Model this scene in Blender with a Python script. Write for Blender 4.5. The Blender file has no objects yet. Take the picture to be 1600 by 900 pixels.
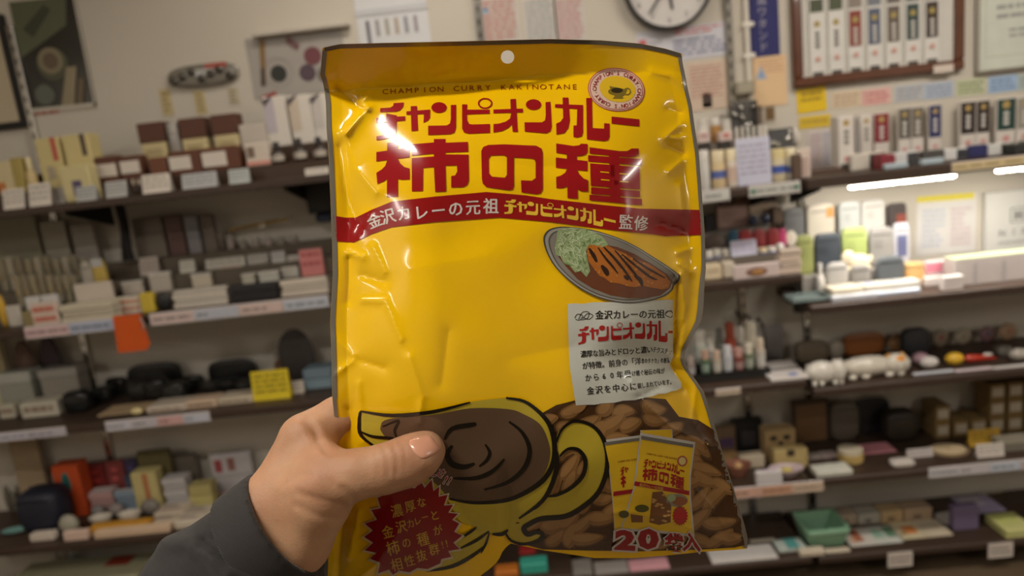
import bpy, bmesh, math, random
import numpy as np
from mathutils import Vector, Matrix, geometry
from mathutils.bvhtree import BVHTree

# ---------------------------------------------------------------- camera
sc = bpy.context.scene
COL = sc.collection
F_PX = 1600 * 25 / 36.0
CAM = np.array([0.0, 0.0, 1.5])

def cam_axes(yaw, pitch, roll):
    y, p, r = map(math.radians, (yaw, pitch, roll))
    fwd = np.array([math.sin(y) * math.cos(p), math.cos(y) * math.cos(p), -math.sin(p)])
    right = np.array([math.cos(y), -math.sin(y), 0.0])
    up = np.cross(right, fwd)
    return right * math.cos(r) + up * math.sin(r), -right * math.sin(r) + up * math.cos(r), fwd

CR, CU, CF = cam_axes(-2.0, 11.0, -6.5)
cd = bpy.data.cameras.new('camera')
cd.sensor_width = 36
cd.lens = 25
cd.clip_start = 0.02
cd.dof.use_dof = True
cd.dof.focus_distance = 0.39
cd.dof.aperture_fstop = 7.0
cam = bpy.data.objects.new('camera', cd)
COL.objects.link(cam)
cam.matrix_world = Matrix([[CR[i], CU[i], -CF[i], CAM[i]] for i in range(3)] + [[0, 0, 0, 1]])
sc.camera = cam

# ---------------------------------------------------------------- world, lights, exposure
sc.view_settings.view_transform = 'Standard'
sc.view_settings.look = 'None'
sc.view_settings.gamma = 1.0
sc.view_settings.use_curve_mapping = False
sc.view_settings.exposure = 0.48
w = bpy.data.worlds.new('world')
sc.world = w
w.use_nodes = True
w.node_tree.nodes['Background'].inputs[0].default_value = (1.0, 0.86, 0.70, 1)
w.node_tree.nodes['Background'].inputs[1].default_value = 0.05
ROOM_X0, ROOM_X1, ROOM_Y0, WALL_Y, CEIL = -3.2, 3.2, -3.0, 2.42, 2.6
WARM = (1.0, 0.945, 0.86)
# ceiling lamps: x, y, length along x, width, watts
CEILING_LAMPS = [(-1.75, 0.30, 0.7, 0.12, 4.0), (1.35, 1.2, 1.2, 0.14, 15.0), (-0.25, 1.75, 0.7, 0.14, 4.0),
                 (2.5, -1.3, 0.14, 1.2, 18.0), (-0.72, -0.12, 0.6, 0.06, 13.0), (-2.7, -1.3, 0.14, 1.2, 12.0)]  # the pair along the side walls is added fill light, out of view

def area(name, loc, sx, sy, watts, rgb=WARM, rot=(0, 0, 0), parent=None):
    l = bpy.data.lights.new(name, 'AREA')
    l.shape = 'RECTANGLE'
    l.size, l.size_y = sx, sy
    l.energy = watts
    l.color = rgb
    o = bpy.data.objects.new(name, l)
    COL.objects.link(o)
    o.location = loc
    o.rotation_euler = rot
    o.parent = parent
    return o

for (lx, ly, la, lb, lw) in CEILING_LAMPS:
    area('ceiling_lamp_light', (lx, ly, CEIL - 0.075), la, lb, lw)

# ---------------------------------------------------------------- helpers
def lin(c):
    return tuple((x / 255 / 12.92) if x / 255 <= 0.04045 else ((x / 255 + 0.055) / 1.055) ** 2.4 for x in c)

_M = {}
def mat(rgb, rough=0.55, metal=0.0, noise=0.08, scale=25.0, trans=0.0, emit=0.0, coat=0.0, bump=0.0, sss=0.0, name=None, alpha=1.0):
    key = (rgb, rough, metal, noise, scale, trans, emit, coat, bump, sss, name, alpha)
    if key in _M:
        return _M[key]
    m = bpy.data.materials.new(name or 'finish_%d_%d_%d' % rgb)
    m.use_nodes = True
    nt = m.node_tree
    b = nt.nodes['Principled BSDF']
    L = lin(rgb)
    b.inputs['Base Color'].default_value = (*L, 1)
    b.inputs['Roughness'].default_value = rough
    b.inputs['Metallic'].default_value = metal
    b.inputs['Transmission Weight'].default_value = trans
    b.inputs['Coat Weight'].default_value = coat
    b.inputs['Coat Roughness'].default_value = 0.05
    b.inputs['Alpha'].default_value = alpha
    if sss:
        b.inputs['Subsurface Weight'].default_value = sss
        b.inputs['Subsurface Radius'].default_value = (0.006, 0.0025, 0.0012)
        b.inputs['Subsurface Scale'].default_value = 1.0
    if emit:
        b.inputs['Emission Color'].default_value = (*L, 1)
        b.inputs['Emission Strength'].default_value = emit
    if noise or bump:
        tc = nt.nodes.new('ShaderNodeTexCoord')
        n = nt.nodes.new('ShaderNodeTexNoise')
        n.inputs['Scale'].default_value = scale
        n.inputs['Detail'].default_value = 4
        nt.links.new(tc.outputs['Object'], n.inputs['Vector'])
        if noise:
            mx = nt.nodes.new('ShaderNodeMix')
            mx.data_type = 'RGBA'
            mx.inputs[6].default_value = (*[c * (1 - noise) for c in L], 1)
            mx.inputs[7].default_value = (*[min(1, c * (1 + noise)) for c in L], 1)
            nt.links.new(n.outputs['Fac'], mx.inputs[0])
            nt.links.new(mx.outputs[2], b.inputs['Base Color'])
        if bump:
            bp = nt.nodes.new('ShaderNodeBump')
            bp.inputs['Strength'].default_value = bump
            bp.inputs['Distance'].default_value = 0.002
            nt.links.new(n.outputs['Fac'], bp.inputs['Height'])
            nt.links.new(bp.outputs[0], b.inputs['Normal'])
    _M[key] = m
    return m

class MB:
    """collects shapes and links them as ONE mesh object"""
    def __init__(s):
        s.v, s.f = [], []

    def add(s, vs, fs):
        n = len(s.v)
        s.v += [tuple(p) for p in vs]
        s.f += [tuple(i + n for i in q) for q in fs]
        return s

    def box(s, c, d, bev=0.0):
        hx, hy, hz = d[0] / 2, d[1] / 2, d[2] / 2
        b = min(bev, hx * 0.45, hy * 0.45, hz * 0.45)
        if b <= 0:
            vs = [(c[0] + i * hx, c[1] + j * hy, c[2] + k * hz) for i in (-1, 1) for j in (-1, 1) for k in (-1, 1)]
            return s.add(vs, [(0, 1, 3, 2), (4, 6, 7, 5), (0, 4, 5, 1), (2, 3, 7, 6), (0, 2, 6, 4), (1, 5, 7, 3)])
        bm = bmesh.new()
        bmesh.ops.create_cube(bm, size=1.0)
        bmesh.ops.scale(bm, vec=d, verts=bm.verts)
        bmesh.ops.bevel(bm, geom=list(bm.edges), offset=b, segments=1, affect='EDGES')
        bm.verts.index_update()
        vs = [(v.co.x + c[0], v.co.y + c[1], v.co.z + c[2]) for v in bm.verts]
        fs = [[v.index for v in f.verts] for f in bm.faces]
        bm.free()
        return s.add(vs, fs)

    def lathe(s, prof, c=(0, 0, 0), seg=16, sx=1.0, sy=1.0):
        vs, fs = [], []
        for r, z in prof:
            for k in range(seg):
                a = 2 * math.pi * k / seg
                vs.append((c[0] + r * math.cos(a) * sx, c[1] + r * math.sin(a) * sy, c[2] + z))
        for i in range(len(prof) - 1):
            for k in range(seg):
                fs.append((i * seg + k, i * seg + (k + 1) % seg, (i + 1) * seg + (k + 1) % seg, (i + 1) * seg + k))
        fs.append(tuple(range(seg))[::-1])
        fs.append(tuple((len(prof) - 1) * seg + k for k in range(seg)))
        return s.add(vs, fs)

    def ell(s, c, r, seg=14, rings=9, pw=1.0):
        prof = []
        for i in range(rings + 1):
            t = -math.pi / 2 + math.pi * i / rings
            prof.append((max(1e-4, math.cos(t)) ** pw, math.copysign(abs(math.sin(t)) ** pw, math.sin(t))))
        vs, fs = [], []
        for q, z in prof:
            for k in range(seg):
                a = 2 * math.pi * k / seg
                ca, sa = math.cos(a), math.sin(a)
                vs.append((c[0] + r[0] * q * math.copysign(abs(ca) ** pw, ca), c[1] + r[1] * q * math.copysign(abs(sa) ** pw, sa), c[2] + r[2] * z))
        for i in range(rings):
            for k in range(seg):
                fs.append((i * seg + k, i * seg + (k + 1) % seg, (i + 1) * seg + (k + 1) % seg, (i + 1) * seg + k))
        return s.add(vs, fs)

    def tube(s, pts, r, seg=8):
        P = [Vector(p) for p in pts]
        R = r if isinstance(r, (list, tuple)) else [r] * len(P)
        vs, fs = [], []
        for i, p in enumerate(P):
            t = (P[min(i + 1, len(P) - 1)] - P[max(i - 1, 0)]).normalized()
            u = t.orthogonal().normalized() if i == 0 else (u - t * u.dot(t)).normalized()
            q = t.cross(u)
            for k in range(seg):
                a = 2 * math.pi * k / seg
                vs.append(p + (u * math.cos(a) + q * math.sin(a)) * R[i])
        for i in range(len(P) - 1):
            for k in range(seg):
                fs.append((i * seg + k, i * seg + (k + 1) % seg, (i + 1) * seg + (k + 1) % seg, (i + 1) * seg + k))
        fs.append(tuple(range(seg))[::-1])
        fs.append(tuple((len(P) - 1) * seg + k for k in range(seg)))
        return s.add(vs, fs)

    def prism(s, pts, y0, y1):
        """polygon in the XZ plane, from y0 (front) to y1"""
        n = len(pts)
        vs = [(x, y0, z) for x, z in pts] + [(x, y1, z) for x, z in pts]
        fs = [tuple(range(n)), tuple(range(2 * n - 1, n - 1, -1))]
        fs += [(i, n + i, n + (i + 1) % n, (i + 1) % n) for i in range(n)]
        return s.add(vs, fs)

    def mesh(s, name, m, smooth=False):
        me = bpy.data.meshes.new(name)
        me.from_pydata(s.v, [], s.f)
        me.materials.append(m)
        bm = bmesh.new()
        bm.from_mesh(me)
        bmesh.ops.recalc_face_normals(bm, faces=bm.faces)
        bm.to_mesh(me)
        bm.free()
        if smooth:
            me.shade_smooth()
            try:
                me.set_sharp_from_angle(angle=math.radians(40))
            except Exception:
                pass
        return me

    def build(s, name, m, parent=None, smooth=False, loc=(0, 0, 0)):
        o = bpy.data.objects.new(name, s.mesh(name, m, smooth))
        COL.objects.link(o)
        o.parent = parent
        o.location = loc
        return o

def tag(o, label=None, cat=None, group=None, kind=None):
    for k, v in (('label', label), ('category', cat), ('group', group), ('kind', kind)):
        if v:
            o[k] = v
    return o

def thing(name, label, cat, loc=(0, 0, 0), rz=0.0, group=None):
    o = bpy.data.objects.new(name, None)
    COL.objects.link(o)
    o.empty_display_size = 0.02
    o.location = loc
    o.rotation_euler = (0, 0, rz)
    return tag(o, label, cat, group)

def struct(name, mb, m):
    o = mb.build(name, m)
    o['kind'] = 'structure'
    return o

def ray(px, py):
    return CF + CR * ((px - 800) / F_PX) - CU * ((py - 450) / F_PX)

def at_y(px, py, Y):
    r = ray(px, py)
    return CAM + r * (Y / r[1])

def at_z(px, py, z):
    r = ray(px, py)
    return CAM + r * ((z - CAM[2]) / r[2])

def at_d(px, py, d):
    return CAM + ray(px, py) * d

def mpp(P):
    """metres per photo pixel at point P"""
    return float((np.array(P) - CAM) @ CF) / F_PX

def font_mesh(body, size=1.0, offset=0.0, align='LEFT', res=3):
    """lettering as a flat mesh in the XY plane (built-in font), returned as (verts, faces)"""
    c = bpy.data.curves.new('lettering', 'FONT')
    c.body = body
    c.size = size
    c.offset = offset
    c.align_x = align
    c.resolution_u = res
    o = bpy.data.objects.new('lettering', c)
    me = bpy.data.meshes.new_from_object(o)
    V = np.array([v.co[:] for v in me.vertices]).reshape(-1, 3)
    Fs = [tuple(p.vertices) for p in me.polygons]
    bpy.data.meshes.remove(me)
    bpy.data.objects.remove(o)
    bpy.data.curves.remove(c)
    return V, Fs
# ---------------------------------------------------------------- the setting
WALLC = mat((203, 195, 182), 0.9, noise=0.05, scale=3, bump=0.05, name='wall_paint')
CEILC = mat((206, 196, 178), 0.9, name='ceiling_paint')
FLOORC = mat((96, 80, 62), 0.45, noise=0.25, scale=6, name='floor_vinyl')
BOARD = mat((62, 46, 36), 0.5, noise=0.2, scale=9, name='dark_shelf_wood')
BLACK = mat((24, 22, 21), 0.5, name='black_plastic')
CHROME = mat((205, 203, 198), 0.18, metal=1.0, name='chrome')
W_ = ROOM_X1 - ROOM_X0
YM, YD = (ROOM_Y0 + WALL_Y) / 2, WALL_Y - ROOM_Y0
struct('wall_back', MB().box((0, WALL_Y + 0.05, CEIL / 2), (W_ + 0.2, 0.1, CEIL)), WALLC)
struct('wall_front', MB().box((0, ROOM_Y0 - 0.05, CEIL / 2), (W_ + 0.2, 0.1, CEIL)), WALLC)
struct('wall_left', MB().box((ROOM_X0 - 0.05, YM, CEIL / 2), (0.1, YD, CEIL)), WALLC)
struct('wall_right', MB().box((ROOM_X1 + 0.05, YM, CEIL / 2), (0.1, YD, CEIL)), WALLC)
struct('floor', MB().box((0, YM, -0.05), (W_ + 0.2, YD + 0.2, 0.1)), FLOORC)
struct('ceiling', MB().box((0, YM, CEIL + 0.05), (W_ + 0.2, YD + 0.2, 0.1)), CEILC)
struct('baseboard_back', MB().box((0, WALL_Y - 0.006, 0.035), (W_, 0.012, 0.07)), BOARD)
TUBE = mat((255, 238, 214), 0.5, noise=0, emit=5.0, name='lamp_diffuser')
HOUS = mat((225, 222, 214), 0.5, name='lamp_housing')
for i, (lx, ly, la, lb, lw) in enumerate(CEILING_LAMPS):
    t = thing('ceiling_light', ['short ceiling lamp above the snack bag side of the aisle', 'long ceiling lamp above the light strip shelf', 'short ceiling lamp close to the wall above the chart poster',
              'ceiling lamp along the side wall behind the camera, light strip side', 'short ceiling lamp above the photographer', 'ceiling lamp along the side wall behind the camera, hand side'][i], 'lamp', (lx, ly, CEIL))
    MB().box((0, 0, -0.022), (la + 0.06, lb + 0.06, 0.044), 0.006).build('housing', HOUS, t)
    MB().box((0, 0, -0.054), (la, lb, 0.020), 0.004).build('diffuser', TUBE if lb < 1 else mat((255, 238, 214), 0.5, noise=0, emit=0.5, name='fill_lamp_diffuser'), t)  # the added side-wall fill lamps get a dimmer diffuser

class Face:
    """a flat printed side of an object: u to the side, v downwards, both 0..1"""
    def __init__(s, parent, w, h, yf, cz=0.0):
        s.p, s.w, s.h, s.yf, s.cz, s.n = parent, w, h, yf, cz, 0

    def xz(s, u, v):
        return (u - 0.5) * s.w, s.cz + (0.5 - v) * s.h

    def rects(s, name, rs, rgb, rough=0.6, th=0.0008):
        s.n += 1
        mb = MB()
        for u0, v0, u1, v1 in rs:
            a, b = s.xz(u0, v0), s.xz(u1, v1)
            mb.box(((a[0] + b[0]) / 2, s.yf - 0.0004 * s.n, (a[1] + b[1]) / 2), (abs(b[0] - a[0]), th, abs(b[1] - a[1])))
        return mb.build(name, mat(rgb, rough), s.p)

    def lines(s, name, u0, v0, u1, v1, n, rgb, seed=1, fill=0.45):
        rr = random.Random(seed)
        rs = []
        for i in range(n):
            a = v0 + (v1 - v0) * (i + 0.2) / n
            b = a + (v1 - v0) / n * fill
            u = u0
            while u < u1:
                q = min(u1, u + (u1 - u0) * rr.uniform(0.08, 0.3))
                rs.append((u, a, q, b))
                u = q + (u1 - u0) * rr.uniform(0.02, 0.06)
                if u > u1 - 0.15 and rr.random() < 0.35:
                    break
        return s.rects(name, rs, rgb)

    def poly(s, name, pts, rgb, rough=0.6):
        s.n += 1
        return MB().prism([s.xz(*q) for q in pts], s.yf - 0.0004 * s.n - 0.0004, s.yf - 0.0004 * s.n + 0.0004).build(name, mat(rgb, rough), s.p)

    def disc(s, name, u, v, r, rgb, rough=0.6, r0=0.0):
        """r in parts of the width"""
        k = s.w / s.h
        if r0:
            s.n += 1
            vs, fs = [], []
            for i in range(28):
                a = 2 * math.pi * i / 28
                for q in (r0, r):
                    x, z = s.xz(u + q * math.cos(a), v + q * k * math.sin(a))
                    vs.append((x, s.yf - 0.0004 * s.n - 0.0004, z))
            fs = [(2 * i, 2 * i + 1, (2 * i + 3) % 56, (2 * i + 2) % 56) for i in range(28)]
            return MB().add(vs, fs).build(name, mat(rgb, rough), s.p)
        return s.poly(name, [(u + r * math.cos(2 * math.pi * i / 28), v + r * k * math.sin(2 * math.pi * i / 28)) for i in range(28)], rgb, rough)

    def text(s, name, body, u, v, h, rgb, align='CENTER', off=0.0, squeeze=1.0):
        s.n += 1
        V, Fs = font_mesh(body, 1.0, off, align)
        x0, z0 = s.xz(u, v)
        k = h * s.h / 0.75
        return MB().add([(x0 + p[0] * k * squeeze, s.yf - 0.0004 * s.n - 0.0006, z0 + p[1] * k) for p in V], Fs).build(name, mat(rgb, 0.6), s.p)

def sheet(name, label, cat, cx, cy, wpx, hpx, rgb, rot=0.0, th=0.002, rough=0.7, gap=0.0005, group=None, noise=0.04, coat=0.0):
    """a flat thing hung on the back wall; centre and size from the photograph at the wall's distance"""
    P = at_y(cx, cy, WALL_Y - gap - th / 2)
    k = mpp(P)
    o = MB().box((0, 0, 0), (wpx * k, th, hpx * k), min(0.002, th * 0.3)).build(name, mat(rgb, rough, noise=noise, coat=coat))
    o.location = P
    o.rotation_euler = (0, rot, 0)
    tag(o, label, cat, group)
    return o, Face(o, wpx * k, hpx * k, -th / 2)

# ---- chrome slotted standards and a white conduit on the wall
def standard(label, px, py0, py1, x_at=None):
    P1, P0 = at_y(px, py0, WALL_Y - 0.008), at_y(px, py1, WALL_Y - 0.008)
    z1, z0 = P1[2], P0[2]
    o = MB().box((0, 0, (z1 - z0) / 2), (0.022, 0.016, z1 - z0), 0.002).build('shelf_standard', CHROME)
    o.location = (P1[0], WALL_Y - 0.0085, z0)
    tag(o, label, 'shelf rail')
    mb = MB()
    n = int((z1 - z0) / 0.04)
    for i in range(n):
        mb.box((0, -0.0083, 0.02 + i * 0.04), (0.006, 0.001, 0.018))
    mb.build('slots', BLACK, o)['kind'] = 'stuff'
standard('slotted chrome shelf rail beside the pottery poster', 15, 40, 820)
standard('slotted chrome shelf rail rising behind the snack bag top', 742, -20, 800)
standard('slotted chrome shelf rail beside the round clock', 1133, -60, 850)
standard('slotted chrome shelf rail ending behind the animal figure shelf', 1252, 270, 850)

P = at_y(1163, -40, WALL_Y - 0.012)
P2 = at_y(1172, 150, WALL_Y - 0.012)
pipe = thing('conduit_pipe', 'thin white conduit pipe beside the blue banner', 'pipe', (P[0], WALL_Y - 0.012, P2[2]))
MB().tube([(0, 0, 0), (0, 0, P[2] - P2[2])], 0.009, 12).build('pipe', mat((214, 206, 194), 0.4), pipe)
for py in (39, 88):
    q = at_y(1166, py, WALL_Y - 0.012)
    MB().box((0.004, 0.001, q[2] - P2[2]), (0.036, 0.021, 0.016), 0.003).build('pipe_clip', mat((226, 220, 210), 0.4), pipe)
j = at_y(1162, 138, WALL_Y - 0.02)
o = MB().box((0, 0, 0), (0.06, 0.038, 0.042), 0.004).build('junction_box', mat((150, 142, 124), 0.5))
o.location = (j[0], WALL_Y - 0.0195, j[2])
tag(o, 'grey beige junction box under the white conduit pipe', 'junction box')
MB().box((0, -0.0195, 0), (0.048, 0.002, 0.03), 0.001).build('cover', mat((160, 152, 134), 0.5), o)

# ---- framed picture cut by the frame edge
o, f = sheet('framed_picture', 'dark framed picture with a cream inside, cut by the photo edge', 'picture', -28, 118, 110, 170, (30, 26, 22), th=0.02)
f.rects('cream_print', [(0.09, 0.06, 0.91, 0.94)], (190, 176, 150))
o, f = sheet('pottery_poster', 'glossy photo poster of a round ceramic bowl above the cream boxes', 'poster', 84, 86, 104, 166, (44, 44, 38), rot=0.02, rough=0.18, coat=0.6)
f.poly('mossy_corner', [(0.0, 0.0), (0.86, 0.0), (0.78, 0.25), (0.0, 0.5)], (92, 96, 72))
f.poly('dark_leaf', [(0.12, 0.25), (0.5, 0.05), (0.6, 0.1), (0.25, 0.33)], (62, 66, 46))
f.disc('bowl_glow', 0.46, 0.58, 0.24, (84, 84, 64))
f.disc('bowl_rim', 0.44, 0.55, 0.19, (136, 126, 100), r0=0.12)
f.disc('bowl_inside', 0.44, 0.55, 0.12, (104, 88, 72))
f.disc('pale_stone', 0.25, 0.85, 0.15, (98, 102, 92))
f.poly('paper_strip', [(0.66, 0.62), (0.82, 0.62), (0.66, 0.99), (0.46, 0.99)], (150, 138, 112))
f.poly('paper_strip', [(0.82, 0.72), (0.9, 0.74), (0.8, 0.98), (0.7, 0.98)], (112, 98, 76))
f.rects('white_margin', [(0.97, 0, 1, 1), (0, 0.965, 1, 1)], (196, 188, 174))
o, f = sheet('caption_strip', 'pink and white caption strip under the pottery poster', 'sign', 103, 171, 104, 9, (202, 190, 176))
f.lines('print', 0.03, 0.1, 0.55, 0.9, 1, (170, 90, 76), 3, 0.8)

P = at_y(316, 117, WALL_Y - 0.02)
k = mpp(P)
bagw = thing('ornament_pack', 'clear pack of grey metal ornaments hanging on the wall', 'package', (P[0], WALL_Y - 0.012, P[2]))
MB().ell((0, 0, 0), (57 * k, 0.011, 17 * k), pw=0.7).build('clear_pouch', mat((168, 162, 150), 0.12, trans=0.5), bagw, True)
for i in range(7):
    MB().ell((-46 * k + i * 15 * k, -0.012, (i % 3 - 1) * 5 * k), (7 * k, 0.006, 6 * k), 10, 6).build('ornament', mat((88, 84, 78), 0.25, metal=0.8), bagw, True)
MB().box((24 * k, -0.012, 12 * k), (34 * k, 0.003, 7 * k)).build('red_label', mat((170, 84, 74)), bagw)
for n, (x, y, h) in enumerate([(260, 160, 40), (313, 160, 36), (365, 150, 26)]):
    o, f = sheet('price_tag', ['pale yellow tag on the wall nearest the pottery poster', 'pale yellow tag under the ornament pack', 'faint cream tag under the end of the ornament pack'][n], 'tag', x, y, 17, h, (196, 178, 132) if n < 2 else (190, 180, 158))
    f.lines('print', 0.2, 0.1, 0.8, 0.9, 4, (150, 132, 96), n)

o, f = sheet('bowl_poster', 'glossy poster of dark and purple round bowls beside the bag', 'poster', 465, 100, 152, 92, (168, 162, 156), rot=0.0, rough=0.15, coat=0.7)
f.disc('black_bowl', 0.29, 0.62, 0.085, (46, 46, 42))
f.disc('bowl_ring', 0.29, 0.6, 0.15, (152, 146, 140), r0=0.13)
f.disc('plum_bowl', 0.59, 0.66, 0.085, (84, 66, 76))
f.disc('maroon_bowl', 0.67, 0.4, 0.09, (112, 62, 68))
f.disc('grey_bowl', 0.77, 0.72, 0.08, (104, 96, 94))
f.poly('brush_handle', [(0.15, 0.05), (0.21, 0.05), (0.14, 0.78), (0.1, 0.76)], (134, 104, 64))
f.poly('brush_head', [(0.12, 0.5), (0.155, 0.5), (0.14, 0.8), (0.09, 0.78)], (80, 66, 58))
f.poly('small_petal', [(0.44, 0.02), (0.56, 0.2), (0.52, 0.28), (0.42, 0.14)], (116, 82, 82))
P = at_y(470, 44, WALL_Y - 0.02)
k = mpp(P)
o = MB().box((0, 0, 0), (152 * k, 0.034, 7 * k), 0.004).build('poster_rail', mat((190, 182, 170), 0.4))
o.location = (P[0], WALL_Y - 0.018, P[2] - 0.006)
tag(o, 'pale rail along the top of the round bowl poster', 'rail')
P = at_y(422, 168, WALL_Y - 0.012)
red = thing('red_hang_tag', 'small red paper charm hanging below the bowl poster', 'charm', (P[0], WALL_Y - 0.004, P[2]))
k = mpp(P)
MB().prism([(-5 * k, -20 * k), (6 * k, -20 * k), (8 * k, 4 * k), (-2 * k, 6 * k)], -0.003, 0.003).build('body', mat((140, 52, 42)), red)
MB().prism([(-12 * k, 10 * k), (12 * k, 16 * k), (12 * k, 24 * k), (-12 * k, 18 * k)], -0.003, 0.003).build('bow', mat((152, 62, 54)), red)
MB().tube([(0, 0, 6 * k), (0, 0, 14 * k)], 0.0015, 6).build('string', mat((140, 52, 42)), red)

o, f = sheet('color_chart', 'white chart with six grey bars on the wall above the bag corner', 'poster', 613, 30, 112, 92, (214, 214, 216))
for i in range(6):
    u = 0.12 + i * 0.135
    f.rects('colour_bar', [(u, 0.48, u + 0.05, 0.75 if i else 0.92)], [(96, 92, 100), (150, 146, 144), (160, 154, 140), (176, 158, 140), (142, 142, 150), (158, 148, 158)][i])
f.rects('header_band', [(0, 0.3, 1, 0.4)], (196, 196, 200))
for n, (x, wd, c1, lab) in enumerate([(780, 62, (176, 96, 84), 'notice sheet with red print beside the shelf rail'), (843, 52, (150, 160, 164), 'notice sheet with pale grey print between two red ones'), (890, 48, (186, 120, 124), 'notice sheet with pink print next to the clock')]):
    o, f = sheet('notice_sheet', lab, 'notice', x, 24, wd, 92, (204, 196, 188))
    f.lines('print', 0.1, 0.25, 0.9, 0.9, 9, c1, n)
    if n == 0:
        f.rects('blue_mark', [(0.1, 0.36, 0.22, 0.44)], (120, 160, 196))
# ---- wall clock
P = at_y(1041, -23, WALL_Y)
k = mpp(P)
R = 69 * k
ck = thing('wall_clock', 'round wall clock with white dial and black rim', 'clock', (P[0], WALL_Y - 0.001, P[2]))

def ydisc(mb, r0, r1, y0, y1, seg=48):
    vs, fs = [], []
    for i in range(seg):
        a = 2 * math.pi * i / seg
        for r, y in ((r0, y0), (r1, y0), (r1, y1), (r0, y1)):
            vs.append((r * math.cos(a), y, r * math.sin(a)))
    for i in range(seg):
        j = (i + 1) % seg
        for q in range(4):
            fs.append((4 * i + q, 4 * i + (q + 1) % 4, 4 * j + (q + 1) % 4, 4 * j + q))
    return mb.add(vs, fs)
ydisc(MB(), R * 0.93, R, -0.04, 0.0).build('rim', mat((38, 36, 33), 0.3), ck, True)
ydisc(MB(), 0.0005, R * 0.94, -0.014, -0.001).build('dial', mat((212, 206, 202), 0.5), ck)
for h in range(12):
    a = math.radians(90 - 30 * (h or 12))
    V, Fs = font_mesh(str(h or 12), 1.0, 0, 'CENTER')
    s = R * 0.17
    MB().add([(R * 0.77 * math.cos(a) + p[0] * s, -0.0150, R * 0.77 * math.sin(a) + (p[1] - 0.35) * s) for p in V], Fs).build('numeral', mat((120, 114, 110)), ck)
for nm, dx, dy, ln, wd in (('minute_hand', -31, 40, 51 * k, 0.009), ('hour_hand', 5, 36, 38 * k, 0.011)):
    q = Vector((dx, 0, -dy)).normalized()
    s = Vector((q.z, 0, -q.x))
    pts = [(-q * 0.02 + s * wd / 2), (-q * 0.02 - s * wd / 2), (q * ln - s * wd / 3), (q * ln + s * wd / 3)]
    y = -0.019 if nm == 'hour_hand' else -0.023
    MB().prism([(p.x, p.z) for p in pts], y, y + 0.002).build(nm, mat((74, 74, 74), 0.4), ck)
ydisc(MB(), 0.0005, 0.008, -0.027, -0.014, 16).build('hub', mat((60, 60, 60), 0.3), ck)

o, f = sheet('notice_board_sheet', 'wide lilac notice with red heading under the clock', 'notice', 1066, 68, 140, 50, (204, 202, 210), rot=-0.01)
f.lines('red_heading', 0.42, 0.05, 0.95, 0.27, 2, (206, 120, 116), 2)
f.rects('red_stamp', [(0.02, 0.25, 0.1, 0.5)], (198, 96, 98))
f.lines('blue_print', 0.4, 0.36, 0.97, 0.9, 4, (128, 132, 158), 5)
f.lines('grey_print', 0.12, 0.3, 0.34, 0.9, 4, (168, 162, 168), 7)
o, f = sheet('notice_sheet', 'beige pink printed notice under the lilac notice', 'notice', 1105, 134, 62, 74, (206, 184, 164))
f.lines('print', 0.1, 0.08, 0.9, 0.75, 9, (184, 138, 126), 4)
o, f = sheet('price_card', 'brown picture card on the wall behind the bottle shelf', 'card', 1105, 157, 15, 22, (96, 78, 64))
f.rects('picture', [(0.15, 0.15, 0.85, 0.7)], (70, 56, 48))
o, f = sheet('blue_banner', 'navy blue vertical banner with white characters beside the brown frame', 'banner', 1192, 27, 49, 118, (40, 40, 100), rot=0.0)
for i, ch in enumerate('風ワタンド'):
    f.text('white_character', ch, 0.47, 0.335 + i * 0.148, 0.1, (168, 164, 180))
o, f = sheet('notice_sheet', 'peach notice with a blue triangle under the navy banner', 'notice', 1203, 127, 52, 76, (226, 192, 150))
f.lines('print', 0.2, 0.05, 0.9, 0.34, 5, (198, 158, 128), 8)
f.poly('blue_triangle', [(0.06, 0.44), (0.24, 0.18), (0.42, 0.44)], (168, 178, 196))
f.poly('blue_drop', [(0.2, 0.4), (0.24, 0.27), (0.3, 0.4)], (108, 138, 190))
o, f = sheet('price_card', 'small card with a brown portrait under the peach notice', 'card', 1203, 178, 17, 26, (186, 172, 154))
f.rects('brown_picture', [(0.12, 0.1, 0.88, 0.86)], (112, 84, 48))
o, f = sheet('price_card', 'narrow grey brown card beside the portrait card', 'card', 1186, 180, 11, 28, (128, 112, 92))
f.lines('print', 0.15, 0.1, 0.85, 0.9, 4, (100, 86, 72), 3)
# ---- brown frame with seven sample boxes
P = at_y(1371, 25, WALL_Y - 0.015)
k = mpp(P)
fw, fh = 266 * k, 196 * k
fr = thing('sample_frame', 'brown wooden frame holding seven upright sample boxes', 'frame', (P[0], WALL_Y - 0.002, P[2] + 0.006))
BR = mat((92, 50, 28), 0.25, noise=0.25, scale=14, coat=0.5, name='brown_lacquer')
tw = 15 * k
for nm, c, d in (('frame_rail', (0, -0.012, -fh / 2 + tw / 2), (fw, 0.024, tw)), ('frame_rail', (0, -0.012, fh / 2 - tw / 2), (fw, 0.024, tw)),
                 ('frame_stile', (-fw / 2 + tw / 2, -0.012, 0), (tw, 0.024, fh - 2 * tw)), ('frame_stile', (fw / 2 - tw / 2, -0.012, 0), (tw, 0.024, fh - 2 * tw))):
    MB().box(c, d, 0.005).build(nm, BR, fr)
MB().box((0, -0.005, 0), (fw - 2 * tw, 0.01, fh - 2 * tw)).build('mat_board', mat((206, 202, 194)), fr)
cols = [None, None, (134, 62, 48), (84, 92, 114), (102, 90, 80), (48, 68, 66), (64, 50, 40)]
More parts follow.
